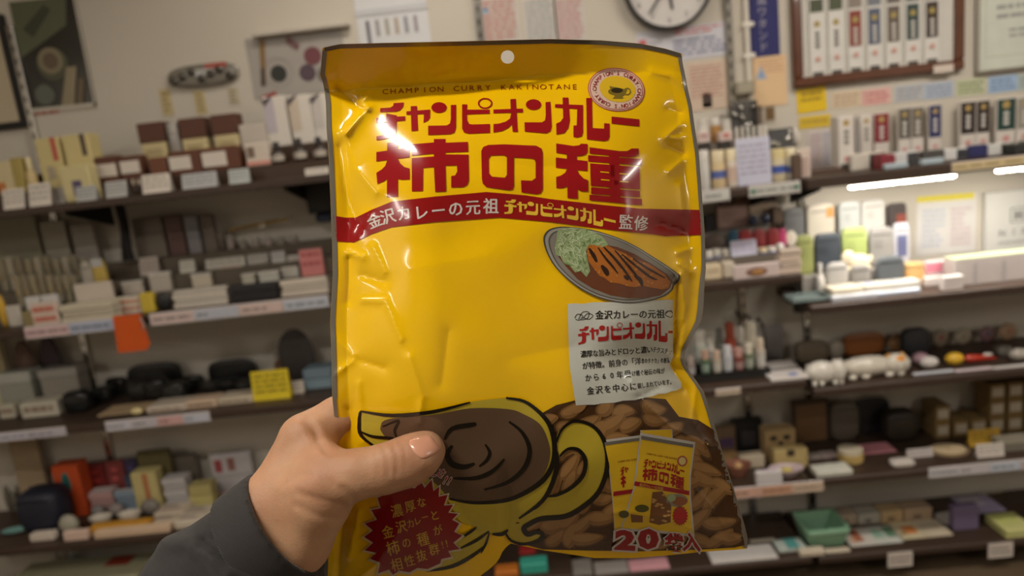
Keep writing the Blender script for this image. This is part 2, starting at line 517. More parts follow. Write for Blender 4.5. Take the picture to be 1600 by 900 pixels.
for i in range(7):
    x = (-95 + i * 29.6) * k
    sb = MB().box((0, 0, 0), (23 * k, 0.008, 148 * k), 0.001).build('sample_box', mat((216, 212, 206)), fr, loc=(x, -0.014, -12 * k))
    ff = Face(sb, 23 * k, 148 * k, -0.004)
    ff.rects('dark_foot', [(0.16, 0.94, 0.86, 1.0)], (74, 70, 64))
    if cols[i]:
        ff.rects('colour_panel', [(0.1, 0.36, 0.9, 0.72)], cols[i])
    ff.rects('top_panel', [(0.06, 0.2, 0.94, 0.33)], [(74, 80, 58), (78, 84, 62), (140, 128, 118), (120, 124, 132), (110, 102, 96), (60, 78, 76), (72, 60, 50)][i])
    ff.disc('gold_mark', 0.5, 0.45, 0.2, (168, 148, 84))
    for q in range(4):
        ff.rects('character', [(0.36, 0.53 + q * 0.045, 0.64, 0.56 + q * 0.045)], (200, 194, 186) if cols[i] else (120, 116, 110))
    ff.disc('red_mark', 0.5, 0.81, 0.17, (206, 154, 142))
# the loose tape card on the frame's lower corner
c = at_y(1475, 107, WALL_Y - 0.03)
o = MB().box((0, 0, 0), (31 * k, 0.002, 12 * k)).build('tape_card', mat((214, 200, 188)))
o.location = (c[0], WALL_Y - 0.0275, c[2])
tag(o, 'small pale card taped on the brown sample frame corner', 'card')
# ---- pale framed certificate
P = at_y(1590, 20, WALL_Y - 0.01)
fw, fh = 128 * k, 172 * k
fr = thing('framed_certificate', 'silver framed pale certificate beside the brown sample frame', 'frame', (P[0], WALL_Y - 0.002, P[2]))
tw = 5 * k
SIL = mat((170, 164, 154), 0.3, metal=0.6)
for nm, cc, d in (('frame_rail', (0, -0.008, -fh / 2 + tw / 2), (fw, 0.016, tw)), ('frame_rail', (0, -0.008, fh / 2 - tw / 2), (fw, 0.016, tw)),
                  ('frame_stile', (-fw / 2 + tw / 2, -0.008, 0), (tw, 0.016, fh - 2 * tw)), ('frame_stile', (fw / 2 - tw / 2, -0.008, 0), (tw, 0.016, fh - 2 * tw))):
    MB().box(cc, d, 0.003).build(nm, SIL, fr)
MB().box((0, -0.004, 0), (fw - 2 * tw, 0.008, fh - 2 * tw)).build('paper', mat((208, 212, 200), 0.3), fr)
ff = Face(fr, fw, fh, -0.008)
ff.rects('border_line', [(0.12, 0.86, 0.95, 0.867), (0.12, 0.08, 0.127, 0.86)], (184, 184, 166))
ff.lines('print', 0.25, 0.4, 0.85, 0.56, 2, (160, 160, 158), 9)
ff.lines('print', 0.4, 0.62, 0.9, 0.72, 2, (160, 160, 158), 11)
# ---- row of small price cards stuck under the frames
P = at_y(1268, 157, WALL_Y)
o, f = sheet('sale_card', 'glossy yellow sale card under the brown frame corner', 'card', 1268, 156, 46, 38, (232, 196, 36), rot=-0.03, rough=0.15, coat=0.8)
f.lines('print', 0.15, 0.15, 0.85, 0.6, 2, (150, 120, 30), 2)
o, f = sheet('sale_card', 'narrow yellow sale card below the larger glossy one', 'card', 1273, 190, 49, 19, (222, 190, 62), rough=0.2, coat=0.5)
f.lines('print', 0.1, 0.2, 0.9, 0.8, 1, (176, 146, 52), 3)
for n, (x, y, c, t, lab) in enumerate([(1322, 155, (216, 196, 168), (176, 152, 126), 'beige'), (1369, 151, (222, 180, 172), (190, 110, 104), 'pink'), (1421, 145, (186, 188, 192), (146, 148, 156), 'grey'),
                                       (1467, 141, (182, 190, 204), (136, 148, 172), 'grey blue'), (1517, 136, (196, 200, 168), (130, 138, 100), 'pale green'), (1567, 131, (164, 188, 216), (110, 130, 168), 'sky blue'), (1612, 127, (182, 194, 190), (130, 144, 140), 'grey green')]):
    o, f = sheet('price_card', lab + ' price card in the row under the wall frames', 'card', x, y, 45, 25, c)
    f.lines('print', 0.08, 0.15, 0.92, 0.9, 3, t, n)
for n, (x, y, ww, hh, lab) in enumerate([(1285, 234, 46, 62, 'white notice with pale print below the yellow sale cards')]):
    o, f = sheet('notice_sheet', lab, 'notice', x, y, ww, hh, (206, 196, 192))
    f.lines('print', 0.1, 0.08, 0.45, 0.9, 7, (176, 150, 156), n)
    f.lines('print', 0.52, 0.08, 0.92, 0.9, 7, (160, 164, 184), n + 5)
# ---------------------------------------------------------------- shelves
YF, TH = 2.10, 0.024
SH = {}
def shelf(key, z, xa, xb, label, risers=(), th=TH, yf=YF, brk=True):
    t = thing('wall_shelf', label, 'shelf', ((xa + xb) / 2, WALL_Y - 0.02, z - th))
    MB().box((0, -(WALL_Y - 0.02 - yf) / 2, th / 2), (xb - xa, WALL_Y - 0.02 - yf, th), 0.003).build('board', BOARD, t)
    n = max(2, int((xb - xa) / 0.55) + 1)
    for i in range(n):
        x = (xa - xb) / 2 + 0.06 + (xb - xa - 0.12) * i / (n - 1)
        MB().prism([(0, 0), (0, 0)], 0, 0) if False else MB().add(
            [(x - .004, 0.0, -0.001), (x + .004, 0.0, -0.001), (x - .004, -0.24, -0.001), (x + .004, -0.24, -0.001), (x - .004, 0.0, -0.07), (x + .004, 0.0, -0.07), (x - .004, -0.24, -0.012), (x + .004, -0.24, -0.012)],
            [(0, 1, 3, 2), (4, 6, 7, 5), (0, 2, 6, 4), (1, 5, 7, 3), (2, 3, 7, 6), (0, 4, 5, 1)]).build('bracket', BLACK, t)
    s = SH[key] = dict(z=z, xa=xa, xb=xb, yf=yf, lev={0: (0.0, yf + 0.008, WALL_Y - 0.03)}, where='')
    return s

def riser(key, lev, h, y0, y1, xa, xb, label, rgb=(96, 86, 74)):
    s = SH[key]
    s['lev'][lev] = (h, y0, y1)
    s['lev'][0] = (0.0, s['lev'][0][1], min(s['lev'][0][2], y0 - 0.002))
    t = thing('display_riser', label, 'riser', ((xa + xb) / 2, (y0 + y1) / 2, s['z']))
    m = mat(rgb, 0.35)
    MB().box((0, 0, h - 0.002), (xb - xa, y1 - y0, 0.004), 0.001).build('top_plate', m, t)
    MB().box((0, -(y1 - y0) / 2 + 0.002, (h - 0.004) / 2), (xb - xa, 0.004, h - 0.004)).build('front_plate', m, t)
    MB().box((0, (y1 - y0) / 2 - 0.002, (h - 0.004) / 2), (xb - xa, 0.004, h - 0.004)).build('back_plate', m, t)

LX0, LX1, MX0, MX1, RX0, RX1 = -2.15, 0.02, 0.06, 0.795, 0.815, 1.9
LXR = 1.25
shelf('L1', 1.490, LX0, LX1, 'top dark shelf under the pottery poster')['where'] = 'on the pottery poster shelf'
shelf('L2', 1.125, LX0, LX1, 'dark shelf carrying jewellery, above the orange hanging tag')['where'] = 'on the jewellery shelf'
shelf('L3', 0.800, LX0, LX1, 'dark shelf carrying black pouches and a yellow sale card')['where'] = 'on the black pouch shelf'
shelf('L4', 0.402, LX0, LX1, 'low dark shelf carrying books and the orange box')['where'] = 'on the low book shelf'
shelf('L5', 0.12, LX0, LX1, 'bottom dark shelf behind the dark sleeve')['where'] = 'on the bottom shelf behind the sleeve'
shelf('M1', 1.313, MX0, MX1, 'dark shelf carrying bottles under the lilac notice')['where'] = 'on the bottle shelf'
shelf('M2', 1.040, MX0, MX1, 'dark shelf carrying skin care jars and red packs')['where'] = 'on the skin care shelf'
shelf('M3', 0.708, MX0, MX1, 'dark shelf carrying a rack of small tubes')['where'] = 'on the tube rack shelf'
shelf('M4', 0.366, MX0, MX1, 'low dark shelf carrying the paper bag with eye holes')['where'] = 'on the paper bag shelf'
shelf('M5', 0.105, MX0, MX1, 'bottom dark shelf carrying the teal pack')['where'] = 'on the shelf below the bag'
shelf('R1', 1.318, RX0, RX1, 'dark brown shelf with a light strip underneath', th=0.03)['where'] = 'above the light strip'
shelf('R2', 0.936, RX0, RX1, 'brightly lit shelf carrying soft pouches and a pale plush')['where'] = 'on the bright shelf'
shelf('R3', 0.672, RX0, RX1, 'dark shelf carrying the white animal figures')['where'] = 'on the animal figure shelf'
shelf('R4', 0.372, RX0, RX1, 'dark shelf carrying kraft boxes and a round basket')['where'] = 'on the kraft box shelf'
shelf('R5', 0.100, RX0, RX1, 'bottom dark shelf carrying the green tray')['where'] = 'on the green tray shelf'
riser('L1', 1, 0.045, 2.20, 2.27, LX0 + .05, LX1 - .03, 'low display step behind the front cards under the pottery poster', (70, 52, 40))
riser('L1', 2, 0.098, 2.275, 2.36, LX0 + .05, LX1 - .03, 'high display step under the brown lidded boxes', (70, 52, 40))
riser('L2', 1, 0.05, 2.19, 2.255, LX0 + .05, LX1 - .03, 'low display step on the jewellery shelf')
riser('L2', 2, 0.10, 2.26, 2.33, LX0 + .05, LX1 - .03, 'middle display step on the jewellery shelf')
riser('L2', 3, 0.15, 2.335, 2.39, LX0 + .05, LX1 - .03, 'high display step on the jewellery shelf')
riser('M1', 1, 0.095, 2.21, 2.29, MX0 + .03, MX1 - .03, 'low display step behind the bottles', (118, 108, 98))
riser('M1', 2, 0.135, 2.295, 2.38, MX0 + .03, MX1 - .03, 'high display step behind the bottles', (118, 108, 98))
riser('M2', 1, 0.055, 2.20, 2.28, MX0 + .03, MX1 - .03, 'low display step behind the skin care jars', (118, 108, 98))
riser('M2', 2, 0.125, 2.285, 2.38, MX0 + .03, MX1 - .03, 'grey display step carrying the pink box', (132, 126, 118))
riser('R1', 1, 0.012, 2.23, 2.40, RX0 + .03, RX1 - .05, 'low plinth under the tall boxes above the light strip', (90, 70, 56))
riser('R2', 1, 0.06, 2.24, 2.30, RX0 + .03, 1.17, 'low grey step under the green and navy pouches', (150, 144, 138))
riser('R2', 2, 0.145, 2.305, 2.38, RX0 + .03, 1.17, 'grey step under the white pouches near the light strip', (150, 144, 138))

def fit(key, x0, y0, x1, y1, lev=0, dz=0.0):
    """place a photo box on a shelf level: returns (X, Y front, z, width, height, metres per pixel)"""
    s = SH[key]
    h, ya, yb = s['lev'][lev]
    z = s['z'] + h + dz
    xc = (x0 + x1) / 2
    if abs(z - CAM[2]) < 0.14:
        Y = ya + 0.004 if lev else ya + 0.03
    else:
        r = ray(xc, y1)
        Y = (z - CAM[2]) / r[2] * r[1] if r[2] < -1e-6 else yb
        Y = min(max(Y, ya), yb - 0.02)
    return Y, z, xc, ya, yb

def solve_x(xc, yb_px, Y, z):
    py = yb_px
    for _ in range(4):
        P = at_y(xc, py, Y)
        py += (P[2] - z) / mpp(P)
    return at_y(xc, py, Y), py

TAKEN = []
def spot(key, bb, lev, d, dz=0.0, wide=1.0):
    """finds a free place near the wanted one"""
    x0, y0, x1, y1 = bb
    Y0, z, xc, ya, yb = fit(key, x0, y0, x1, y1, lev, dz)
    best = None
    for sh in (1.0, 0.7, 0.5, 0.35, 0.2):
        for dY in (0, .008, -.008, .016, -.016, .024, -.024, .032, -.032, .045, -.045, .06, -.06, .08, -.08, .1, -.1, .13, .16):
            Y = Y0 + dY
            if Y < ya - 1e-6 or Y + 0.004 > yb:
                continue
            dd = min((d or 1) * sh, yb - Y)
            P, pyb = solve_x(xc, y1, Y, z)
            k = mpp(P)
            w = (x1 - x0) * k * 0.97
            dd2 = min(dd, max(0.02, w * 0.7) * sh) if d is None else dd
            h = at_y(xc, y0, min(yb, Y + (d or dd2)))[2] - z
            if h < 0.006:
                h = 0.006
                if lev == 0 and d is None:
                    yt = at_z(xc, y0, z + h)[1]
                    dd2 = max(0.015, min(yt, yb) - Y) * sh
            bx = (P[0] - w / 2, P[0] + w / 2, Y, Y + dd2, z + 0.0005, z + h)
            pen = 0
            for t in TAKEN:
                a = min(bx[1], t[1]) - max(bx[0], t[0])
                b = min(bx[3], t[3]) - max(bx[2], t[2])
                c = min(bx[5], t[5]) - max(bx[4], t[4])
                if a > 0.0005 and b > 0.0005 and c > 0.0005:
                    pen += min(a, b, c)
            if best is None or pen < best[0]:
                best = (pen, P[0], Y, z, w, h, dd2, k, bx)
            if pen == 0:
                break
        if best and best[0] == 0:
            break
    TAKEN.append(best[8])
    return best[1:8]

def item(key, kind, name, cat, bb, rgb, desc, lev=0, d=None, dz=0.0, rz=0.0, group=None, marks=(), top=(), lid=None, cap=None, lines=None, rough=0.55, where=None, body=None):
    X, Y, z, w, h, d, k = spot(key, bb, lev, d, dz)
    lab = desc + ' ' + (where if where is not None else SH[key]['where'])
    t = thing(name, lab.strip(), cat, (X, Y + d / 2, z), rz, group)
    m = mat(rgb, rough)
    if kind == 'box':
        hb = h * (1 - (lid[0] if lid else 0))
        b = MB().box((0, 0, hb / 2), (w * (0.96 if lid else 1), d * (0.96 if lid else 1), hb), min(0.003, h * .2)).build('body', m, t)
        if lid:
            MB().box((0, 0, hb + (h - hb) / 2), (w, d, h - hb), 0.002).build('lid', mat(lid[1], rough), t)
        f = Face(t, w, h, -d / 2, h / 2)
        for q in marks:
            f.rects('printed_panel', [q[:4]], q[4])
        if lines:
            f.lines('print', *lines[:4], lines[4], lines[5], int(bb[0]))
        for q in top:
            MB().box(((q[0] + q[2] - 1) / 2 * w, (0.5 - (q[1] + q[3]) / 2) * d, h + 0.0006), ((q[2] - q[0]) * w, abs(q[3] - q[1]) * d, 0.001)).build('printed_panel', mat(q[4], rough), t)
    elif kind == 'card':
        a = min(d, h * 0.5) / 2
        MB().add([(-w / 2, -a, 0), (w / 2, -a, 0), (w / 2, -a * .1, h), (-w / 2, -a * .1, h), (-w / 2, -a + .0015, 0), (w / 2, -a + .0015, 0), (w / 2, -a * .1 + .0015, h), (-w / 2, -a * .1 + .0015, h),
                  (-w / 2, a, 0), (w / 2, a, 0), (-w / 2, a - .0015, 0), (w / 2, a - .0015, 0)],
                 [(0, 1, 2, 3), (4, 7, 6, 5), (0, 3, 7, 4), (1, 5, 6, 2), (0, 4, 5, 1), (3, 2, 9, 8), (7, 10, 11, 6), (8, 9, 11, 10), (3, 8, 10, 7), (2, 6, 11, 9), (3, 7, 6, 2)]).build('folded_card', m, t)
        n, c = lines if lines else (3, tuple(int(x * .75) for x in rgb))
        rr = random.Random(int(bb[0] * 7 + bb[1]))
        mb = MB()
        for i in range(n):
            v = 0.15 + 0.7 * (i + .3) / n
            zz, u = h * (1 - v), -0.42
            yy = -a + (a * .9) * (zz / h) - 0.0008
            while u < 0.4:
                q = min(0.42, u + rr.uniform(.1, .3))
                hh = h * .7 / n * .35
                dy = (a * .9) * (hh / h)
                mb.add([(u * w, yy, zz), (q * w, yy, zz), (q * w, yy + dy, zz + hh), (u * w, yy + dy, zz + hh)], [(0, 1, 2, 3)])
                u = q + .05
        mb.build('print', mat(c, 0.7), t)
    elif kind in ('bottle', 'jar', 'tube'):
        r = w / 2
        ch = {'bottle': .34, 'jar': .3, 'tube': .26}[kind] * h
        hb = h - ch
        pr = {'bottle': [(r * .9, 0), (r, hb * .06), (r, hb * .72), (r * .78, hb * .9), (r * .42, hb * .97), (r * .42, hb)],
              'jar': [(r * .92, 0), (r, hb * .08), (r, hb * .92), (r * .9, hb)],
              'tube': [(r * .75, 0), (r * .8, hb * .05), (r, hb * .5), (r, hb)]}[kind]
        MB().lathe(pr).build('body', m, t, True)
        cr = {'bottle': .5, 'jar': .95, 'tube': .8}[kind] * r
        MB().lathe([(cr, hb), (cr, h - ch * .08), (cr * .9, h)]).build('cap', mat(cap or (208, 202, 194), 0.4), t, True)
        for q in marks:
            MB().lathe([(r * 1.012, hb * (1 - q[3]) * .95), (r * 1.012, hb * (1 - q[1]) * .95)], seg=16).build('label', mat(q[4], 0.6), t, True)
    elif kind == 'ball':
        MB().ell((0, 0, h / 2), (w / 2, d / 2, h / 2)).build('body', m, t, True)
        for i, q in enumerate(marks):
            MB().ell(((q[0] + q[2] - 1) / 2 * w, -d * .36, h * (1 - (q[1] + q[3]) / 2)), ((q[2] - q[0]) * w / 2, d * .17, (q[3] - q[1]) * h / 2), 10, 7).build('spot', mat(q[4], rough), t, True)
        if cap:
            MB().tube([(0, 0, h * .93), (0, 0, h * 1.06)], w * .05, 8).build('knob', mat(cap, 0.4), t)
    elif kind == 'pouch':
        MB().ell((0, 0, h / 2), (w / 2, d / 2, h / 2), 20, 12, 0.32 if name == 'flat_pouch' else 0.55).build('body', m, t, True)
        MB().box((0, -d * .5 + .001, h * .82), (w * .7, .004, h * .03)).build('seam', mat(tuple(int(x * .7) for x in rgb), 0.5), t)
        for q in marks:
            MB().box(((q[0] + q[2] - 1) / 2 * w, -d * .5 - .0005, h * (1 - (q[1] + q[3]) / 2)), ((q[2] - q[0]) * w, .002, (q[3] - q[1]) * h)).build('printed_panel', mat(q[4], rough), t)
    elif kind == 'dish':
        r = w / 2
        MB().lathe([(r * .55, 0), (r * .95, h * .8), (r, h), (r * .9, h * .98), (r * .5, h * .3), (0.001, h * .28)], seg=24, sy=d / w).build('body', m, t, True)
        if cap:
            MB().ell((0, 0, h * .6), (r * .35, d * .18, h * .5), 12, 7).build('filling', mat(cap, 0.6), t, True)
    elif kind == 'pendant':
        MB().box((0, 0, h * .45), (w, max(.006, d * .3), h * .9), .002).build('stand_card', m, t)
        MB().box((0, d * .1, h * .02), (w * .9, d * .8, h * .04)).build('stand_foot', m, t)
        mb = MB()
        pts = [(-w * .36, -d * .18, h * .86)] + [(w * .36 * math.cos(math.pi + math.pi * i / 8), -d * .2, h * .86 - h * .5 * math.sin(math.pi * i / 8)) for i in range(9)]
        mb.tube(pts[1:], w * .022, 6).build('chain', mat(cap or (200, 160, 70), 0.2, metal=1.0), t, True)
        MB().ell((0, -d * .22, h * .32), (w * .09, w * .06, h * .07), 10, 6).build('charm', mat(cap or (200, 160, 70), 0.15, metal=1.0), t, True)
    elif kind == 'stack':
        n = body or 3
        for i in range(n):
            o = MB().box(((i % 2) * .004, 0, h * (i + .5) / n), (w * (1 - .02 * (i % 2)), d, h / n * .92), .0015).build('sheet_pack', mat(rgb if i % 2 == 0 else tuple(int(x * .92) for x in rgb), rough), t)
        for q in top:
            MB().box(((q[0] + q[2] - 1) / 2 * w, (0.5 - (q[1] + q[3]) / 2) * d, h + 0.0006), ((q[2] - q[0]) * w, abs(q[3] - q[1]) * d, 0.001)).build('printed_panel', mat(q[4], rough), t)
    return t, (w, d, h)

def strip(key, x0, x1, ym, hpx, segs, label, where='', thick=0.004, text=None):
    """label strip clipped on a shelf's front edge; segs: list of colours along it"""
    s = SH[key]
    Y = s['yf'] - thick / 2 - 0.0005
    xm = (x0 + x1) / 2
    zc = s['z'] - 0.012
    P, _ = solve_x(xm, ym, Y, zc)
    k = mpp(P)
    w, h = (x1 - x0) * k, hpx * k
    t = thing('shelf_label_strip', label, 'label strip', (P[0], Y, zc))
    MB().box((0, 0, 0), (w, thick, h), .001).build('holder', mat((196, 188, 186), 0.3), t)
    f = Face(t, w, h, -thick / 2)
    n = len(segs)
    for i, c in enumerate(segs):
        f.rects('paper_insert', [(i / n + .004, .1, (i + 1) / n - .004, .9)], c)
        f.lines('print', i / n + .02, .3, (i + 1) / n - .02, .8, 1, tuple(int(x * .72) for x in c), i + int(x0))
    if text:
        f.text('lettering', text[0], .5, .72, .5, text[1])
    return t
# ---------------------------------------------------------------- goods
ORD = ['first', 'second', 'third', 'fourth', 'fifth', 'sixth', 'seventh', 'eighth', 'ninth', 'tenth', 'eleventh', 'twelfth', 'thirteenth']
CRM, WHT, GRY, BRN, PNK = (206, 190, 148), (214, 206, 196), (160, 152, 142), (92, 52, 34), (206, 150, 148)
PAPER, LGR, DRK, INK = (216, 206, 194), (186, 180, 174), (40, 36, 34), (150, 140, 132)
def B(key, name, cat, bb, rgb, desc, lev=0, **k): return item(key, 'box', name, cat, bb, rgb, desc, lev, **k)
def C(key, bb, desc, rgb=PAPER, lev=0, **k): return item(key, 'card', 'price_card', 'card', bb, rgb, desc, lev, **k)

# ===== top shelf, hand side
B('L1', 'gift_box', 'box', (0, 252, 27, 303), CRM, 'cream box with orange square', 1, marks=[(.05, .62, .45, .92, (196, 120, 62))])
B('L1', 'gift_box', 'box', (26, 246, 44, 284), (170, 152, 84), 'olive yellow box', 1)
item('L1', 'bottle', 'small_bottle', 'bottle', (43, 246, 60, 284), (206, 182, 132), 'cream bottle with pale cap', 1, cap=(222, 206, 160))
B('L1', 'gift_box', 'box', (70, 216, 108, 274), (204, 188, 132), 'tall yellow box with red bar', 1, marks=[(.66, 0, .88, .45, (186, 92, 72)), (.3, .55, .6, .8, (170, 156, 134))])
B('L1', 'gift_box', 'box', (111, 211, 155, 256), (204, 188, 132), 'tall yellow box with black bar', 1, marks=[(.68, 0, .85, .42, (80, 66, 56)), (.4, .7, .7, .85, (160, 146, 120))])
B('L1', 'gift_box', 'box', (102, 258, 149, 296), (206, 192, 142), 'wide cream box with purple square', 0, d=.05, marks=[(.36, .42, .68, .86, (90, 78, 108))])
for bb, dsc, c in (((5, 295, 40, 318), 'wide white price card before the orange square box', PAPER), ((46, 286, 82, 312), 'white price card beside the olive box', PAPER),
                   ((76, 293, 102, 309), 'grey price card behind the white one', LGR), ((119, 291, 152, 305), 'grey price card under the purple square', (176, 176, 174)),
                   ((164, 283, 199, 302), 'grey price card in front of the brown boxes', (182, 180, 176)), ((222, 272, 268, 297), 'large white price card in the row of brown boxes', PAPER),
                   ((283, 270, 340, 289), 'long grey price card below the lidded boxes', (182, 182, 182)), ((357, 264, 390, 282), 'short grey price card by the amber bottles', (182, 186, 182)),
                   ((475, 262, 513, 286), 'white price card under the amber bottles', PAPER)):
    C('L1', bb, dsc, c, d=.03)
for i, (bb, dsc, nb) in enumerate((((153, 245, 189, 290), 'brown box with white card, next to the purple square box', (.1, .28, .95, .75)), ((190, 244, 226, 286), 'brown box with white card, second from the purple square box', (.05, .2, .92, .7)))):
    B('L1', 'brown_box', 'box', bb, BRN, dsc, 1, d=.05, marks=[(*nb, PAPER)])
for i, x in enumerate((205, 214)):
    item('L1', 'bottle', 'tiny_bottle', 'bottle', (x, 280, x + 9, 299), (54, 36, 26), 'tiny dark bottle ' + ('nearer the grey card' if i == 0 else 'nearer the large white card'), 0, d=.02, cap=(170, 158, 140))
B('L1', 'brown_box', 'box', (236, 246, 264, 280), (112, 66, 42), 'plain brown box behind the white candle', 1, d=.04)
item('L1', 'bottle', 'white_candle', 'candle', (230, 250, 244, 276), (206, 196, 178), 'white candle shaped bottle', 1, d=.02)
for i, (a, b, t0, bt) in enumerate(((223, 265, 193, 245), (287, 328, 186, 241), (337, 378, 180, 234))):
    B('L1', 'lidded_box', 'box', (a, t0, b, bt), (202, 186, 140), ['brown lidded cream box nearest the yellow boxes', 'cream box with brown lid beside the metal canister', 'cream box with brown lid nearest the white tubes'][i], 2, d=.06, lid=(.52, (88, 50, 34)), lines=(.2, .68, .8, .86, 2, (170, 150, 106)))
item('L1', 'jar', 'metal_canister', 'canister', (266, 192, 286, 238), (146, 140, 132), 'grey metal canister between two lidded boxes', 2, cap=(160, 154, 146), rough=.25)
for i, (bb) in enumerate(((266, 236, 318, 274), (318, 230, 378, 272))):
    B('L1', 'brown_box', 'box', bb, (98, 56, 36), ['brown box with tilted white card under the canister', 'brown box with tilted white card under the last lidded box'][i], 1, d=.05, marks=[((.02, .22, .7, .78, PAPER) if i == 0 else (0, .18, .66, .8, PAPER))])
B('L1', 'small_package', 'package', (386, 224, 424, 264), (210, 196, 182), 'small white package with pink base', 1, d=.04, marks=[(.1, .15, .4, .6, (120, 100, 84)), (0, .78, 1, .95, (216, 150, 136))])
B('L1', 'gift_box', 'box', (378, 194, 422, 218), (192, 182, 170), 'pale box behind the white package', 2, d=.05)
for i, (x, c) in enumerate(((421, (186, 176, 184)), (459, (200, 184, 166)), (494, (196, 188, 182)))):
    t, (w, d, h) = B('L1', 'tall_white_box', 'box', (x, 152 - i * 2, x + 36, 268 - i * 3), (214, 206, 196), ['tall white box with lilac panel', 'tall white box with tan panel', 'tall white box touching the bag edge'][i], 2, d=.06, marks=[(.02, .05, .48, .72, c)])
    MB().prism([(-w * .5, h * .93), (-w * .1, h * 1.0), (-w * .02, h * 1.0), (-w * .4, h * .82)], -d / 2 - .004, -d / 2 - .001).build('dark_ribbon', mat((90, 82, 84)), t)
for i, (a, t0) in enumerate(((423, 222), (458, 216), (489, 214))):
    item('L1', 'bottle', 'amber_bottle', 'bottle', (a, t0, a + 21, 264 - i * 3), (44, 30, 22), ['dark bottle with white label nearest the pink based package', 'dark bottle with white label in the middle of three', 'dark bottle with white label touching the bag edge'][i], 1, d=.03, cap=(30, 24, 20), marks=[(0, .35, 1, .8, (176, 166, 154))], rough=.2)
# black fixture below the top shelf
P = at_y(500, 290, 2.36)
k = mpp(P)
t = thing('hanging_speaker', 'black box with round blue cap mounted under the shelf by the bag', 'speaker', (P[0], 2.36, SH['L1']['z'] - TH - 48 * k))
MB().box((0, 0, 24 * k), (38 * k, .09, 48 * k), .004).build('body', BLACK, t)
MB().lathe([(.02, -16 * k), (16 * k, -14 * k), (17 * k, -4 * k), (12 * k, 0)], (2 * k, 0, 0), 18).build('cap', mat((34, 40, 58), .4), t, True)

# ===== jewellery shelf
rr = random.Random(4)
item('L2', 'box', 'display_screen', 'screen', (0, 334, 74, 398), (150, 146, 124), 'grey green display panel beside the shelf rail', 3, d=.01)
for i, (a, b, t0, bt, c) in enumerate(((76, 116, 344, 378, (164, 158, 142)), (121, 158, 349, 378, (158, 150, 140)))):
    B('L2', 'square_pad', 'pad', (a, t0, b, bt), c, ['square grey pad next to the green display panel', 'square grey pad next to the dark hanging cloth'][i], 3, d=.012)
# dark cloth hanging from the shelf edge above
P = at_y(186, 330, 2.3)
k = mpp(P)
cl = MB()
pts = []
for i in range(9):
    v = i / 8
    for j in range(5):
        u = j / 4 - .5
        pts.append((u * (14 + 8 * v) * k + .004 * math.sin(v * 5), .008 * math.sin(j * 2.2 + v * 3), -v * 88 * k))
fs = [(i * 5 + j, i * 5 + j + 1, (i + 1) * 5 + j + 1, (i + 1) * 5 + j) for i in range(8) for j in range(4)]
off = len(pts)
pts += [(p[0], p[1] + .006, p[2]) for p in pts]
fs += [tuple(off + q for q in reversed(f)) for f in fs]
for a, b in [(i, i + 1) for i in range(4)] + [(40 + i, 41 + i) for i in range(4)] + [(i * 5, i * 5 + 5) for i in range(8)] + [(i * 5 + 4, i * 5 + 9) for i in range(8)]:
    fs.append((a, b, off + b, off + a))
o = cl.add(pts, fs).build('hanging_cloth', mat((38, 34, 32), .9), None, True)
o.location = (P[0], 2.3, SH['L1']['z'] - TH - .0005)
tag(o, 'dark narrow cloth hanging under the shelf of cream boxes', 'cloth')
item('L2', 'pouch', 'sachet', 'package', (152, 402, 174, 446), (196, 168, 84), 'yellow stick sachet with silver top', 1, d=.02, marks=[(.1, .0, .9, .2, (190, 188, 184))])
item('L2', 'pouch', 'sachet', 'package', (134, 406, 153, 446), (176, 168, 154), 'pale stick sachet beside the yellow one', 1, d=.02)
B('L2', 'white_carton', 'box', (124, 440, 184, 462), (196, 184, 170), 'white oblong box under the stick sachets', 0, d=.03)
for i in range(10):
    x = 2 + i * 14.2
    item('L2', 'pendant', 'necklace_stand', 'jewellery', (x, 398 - (i % 3) * 3, x + 12, 428 - (i % 2) * 2), [(150, 142, 120), (170, 162, 146), (134, 126, 108)][i % 3], 'gold necklace on a small stand, ' + ORD[i] + ' from the shelf rail', 2, d=.02, group='gold necklaces beside the stick sachets')
for i in range(8):
    x = 28 + i * 12.5
    item('L2', 'pendant', 'earring_card', 'jewellery', (x, 424, x + 10, 452), [(156, 146, 122), (142, 132, 112)][i % 2], 'gold earrings on a small card, ' + ORD[i] + ' from the shelf rail', 1, d=.02, group='gold earring cards in the front jewellery row')
C('L2', (78, 418, 104, 434), 'pale pink tag among the gold necklaces', (190, 170, 164), 3, d=.02)
item('L2', 'ball', 'gold_bell', 'bell', (0, 458, 14, 484), (206, 164, 60), 'shiny gold bell at the shelf edge', 0, d=.03, rough=.15, cap=(206, 164, 60))
B('L2', 'white_tray', 'tray', (14, 476, 36, 500), (196, 188, 176), 'small white tray beside the gold bell', 0, d=.03)
for i, (a, b, t0, bt) in enumerate(((47, 70, 462, 474), (72, 97, 459, 471))):
    B('L2', 'white_tray', 'tray', (a, t0, b, bt), (204, 200, 196), ['small white tray with pale top nearer the gold bell', 'small white tray with pale top farther from the gold bell'][i], 0, d=.03)
item('L2', 'stack', 'flat_pack', 'package', (95, 470, 181, 492), (198, 188, 166), 'flat stack of pale packs left of the orange tag', 0, d=.05)
B('L2', 'flat_pack', 'package', (36, 482, 95, 496), (150, 134, 92), 'flat tan pack at the shelf edge', 0, d=.04)
B('L2', 'red_print_pack', 'package', (52, 470, 96, 482), (204, 182, 168), 'flat pack with red print', 0, d=.03, lines=(.1, .1, .9, .9, 2, (190, 104, 84)))
B('L2', 'striped_pack', 'package', (182, 462, 224, 474), (206, 194, 176), 'flat white pack above the orange tag', 0, d=.04, lines=(.05, .1, .95, .9, 2, (196, 130, 104)))
B('L2', 'yellow_pack', 'package', (222, 456, 242, 469), (206, 178, 62), 'small yellow pack above the orange tag', 0, d=.03)
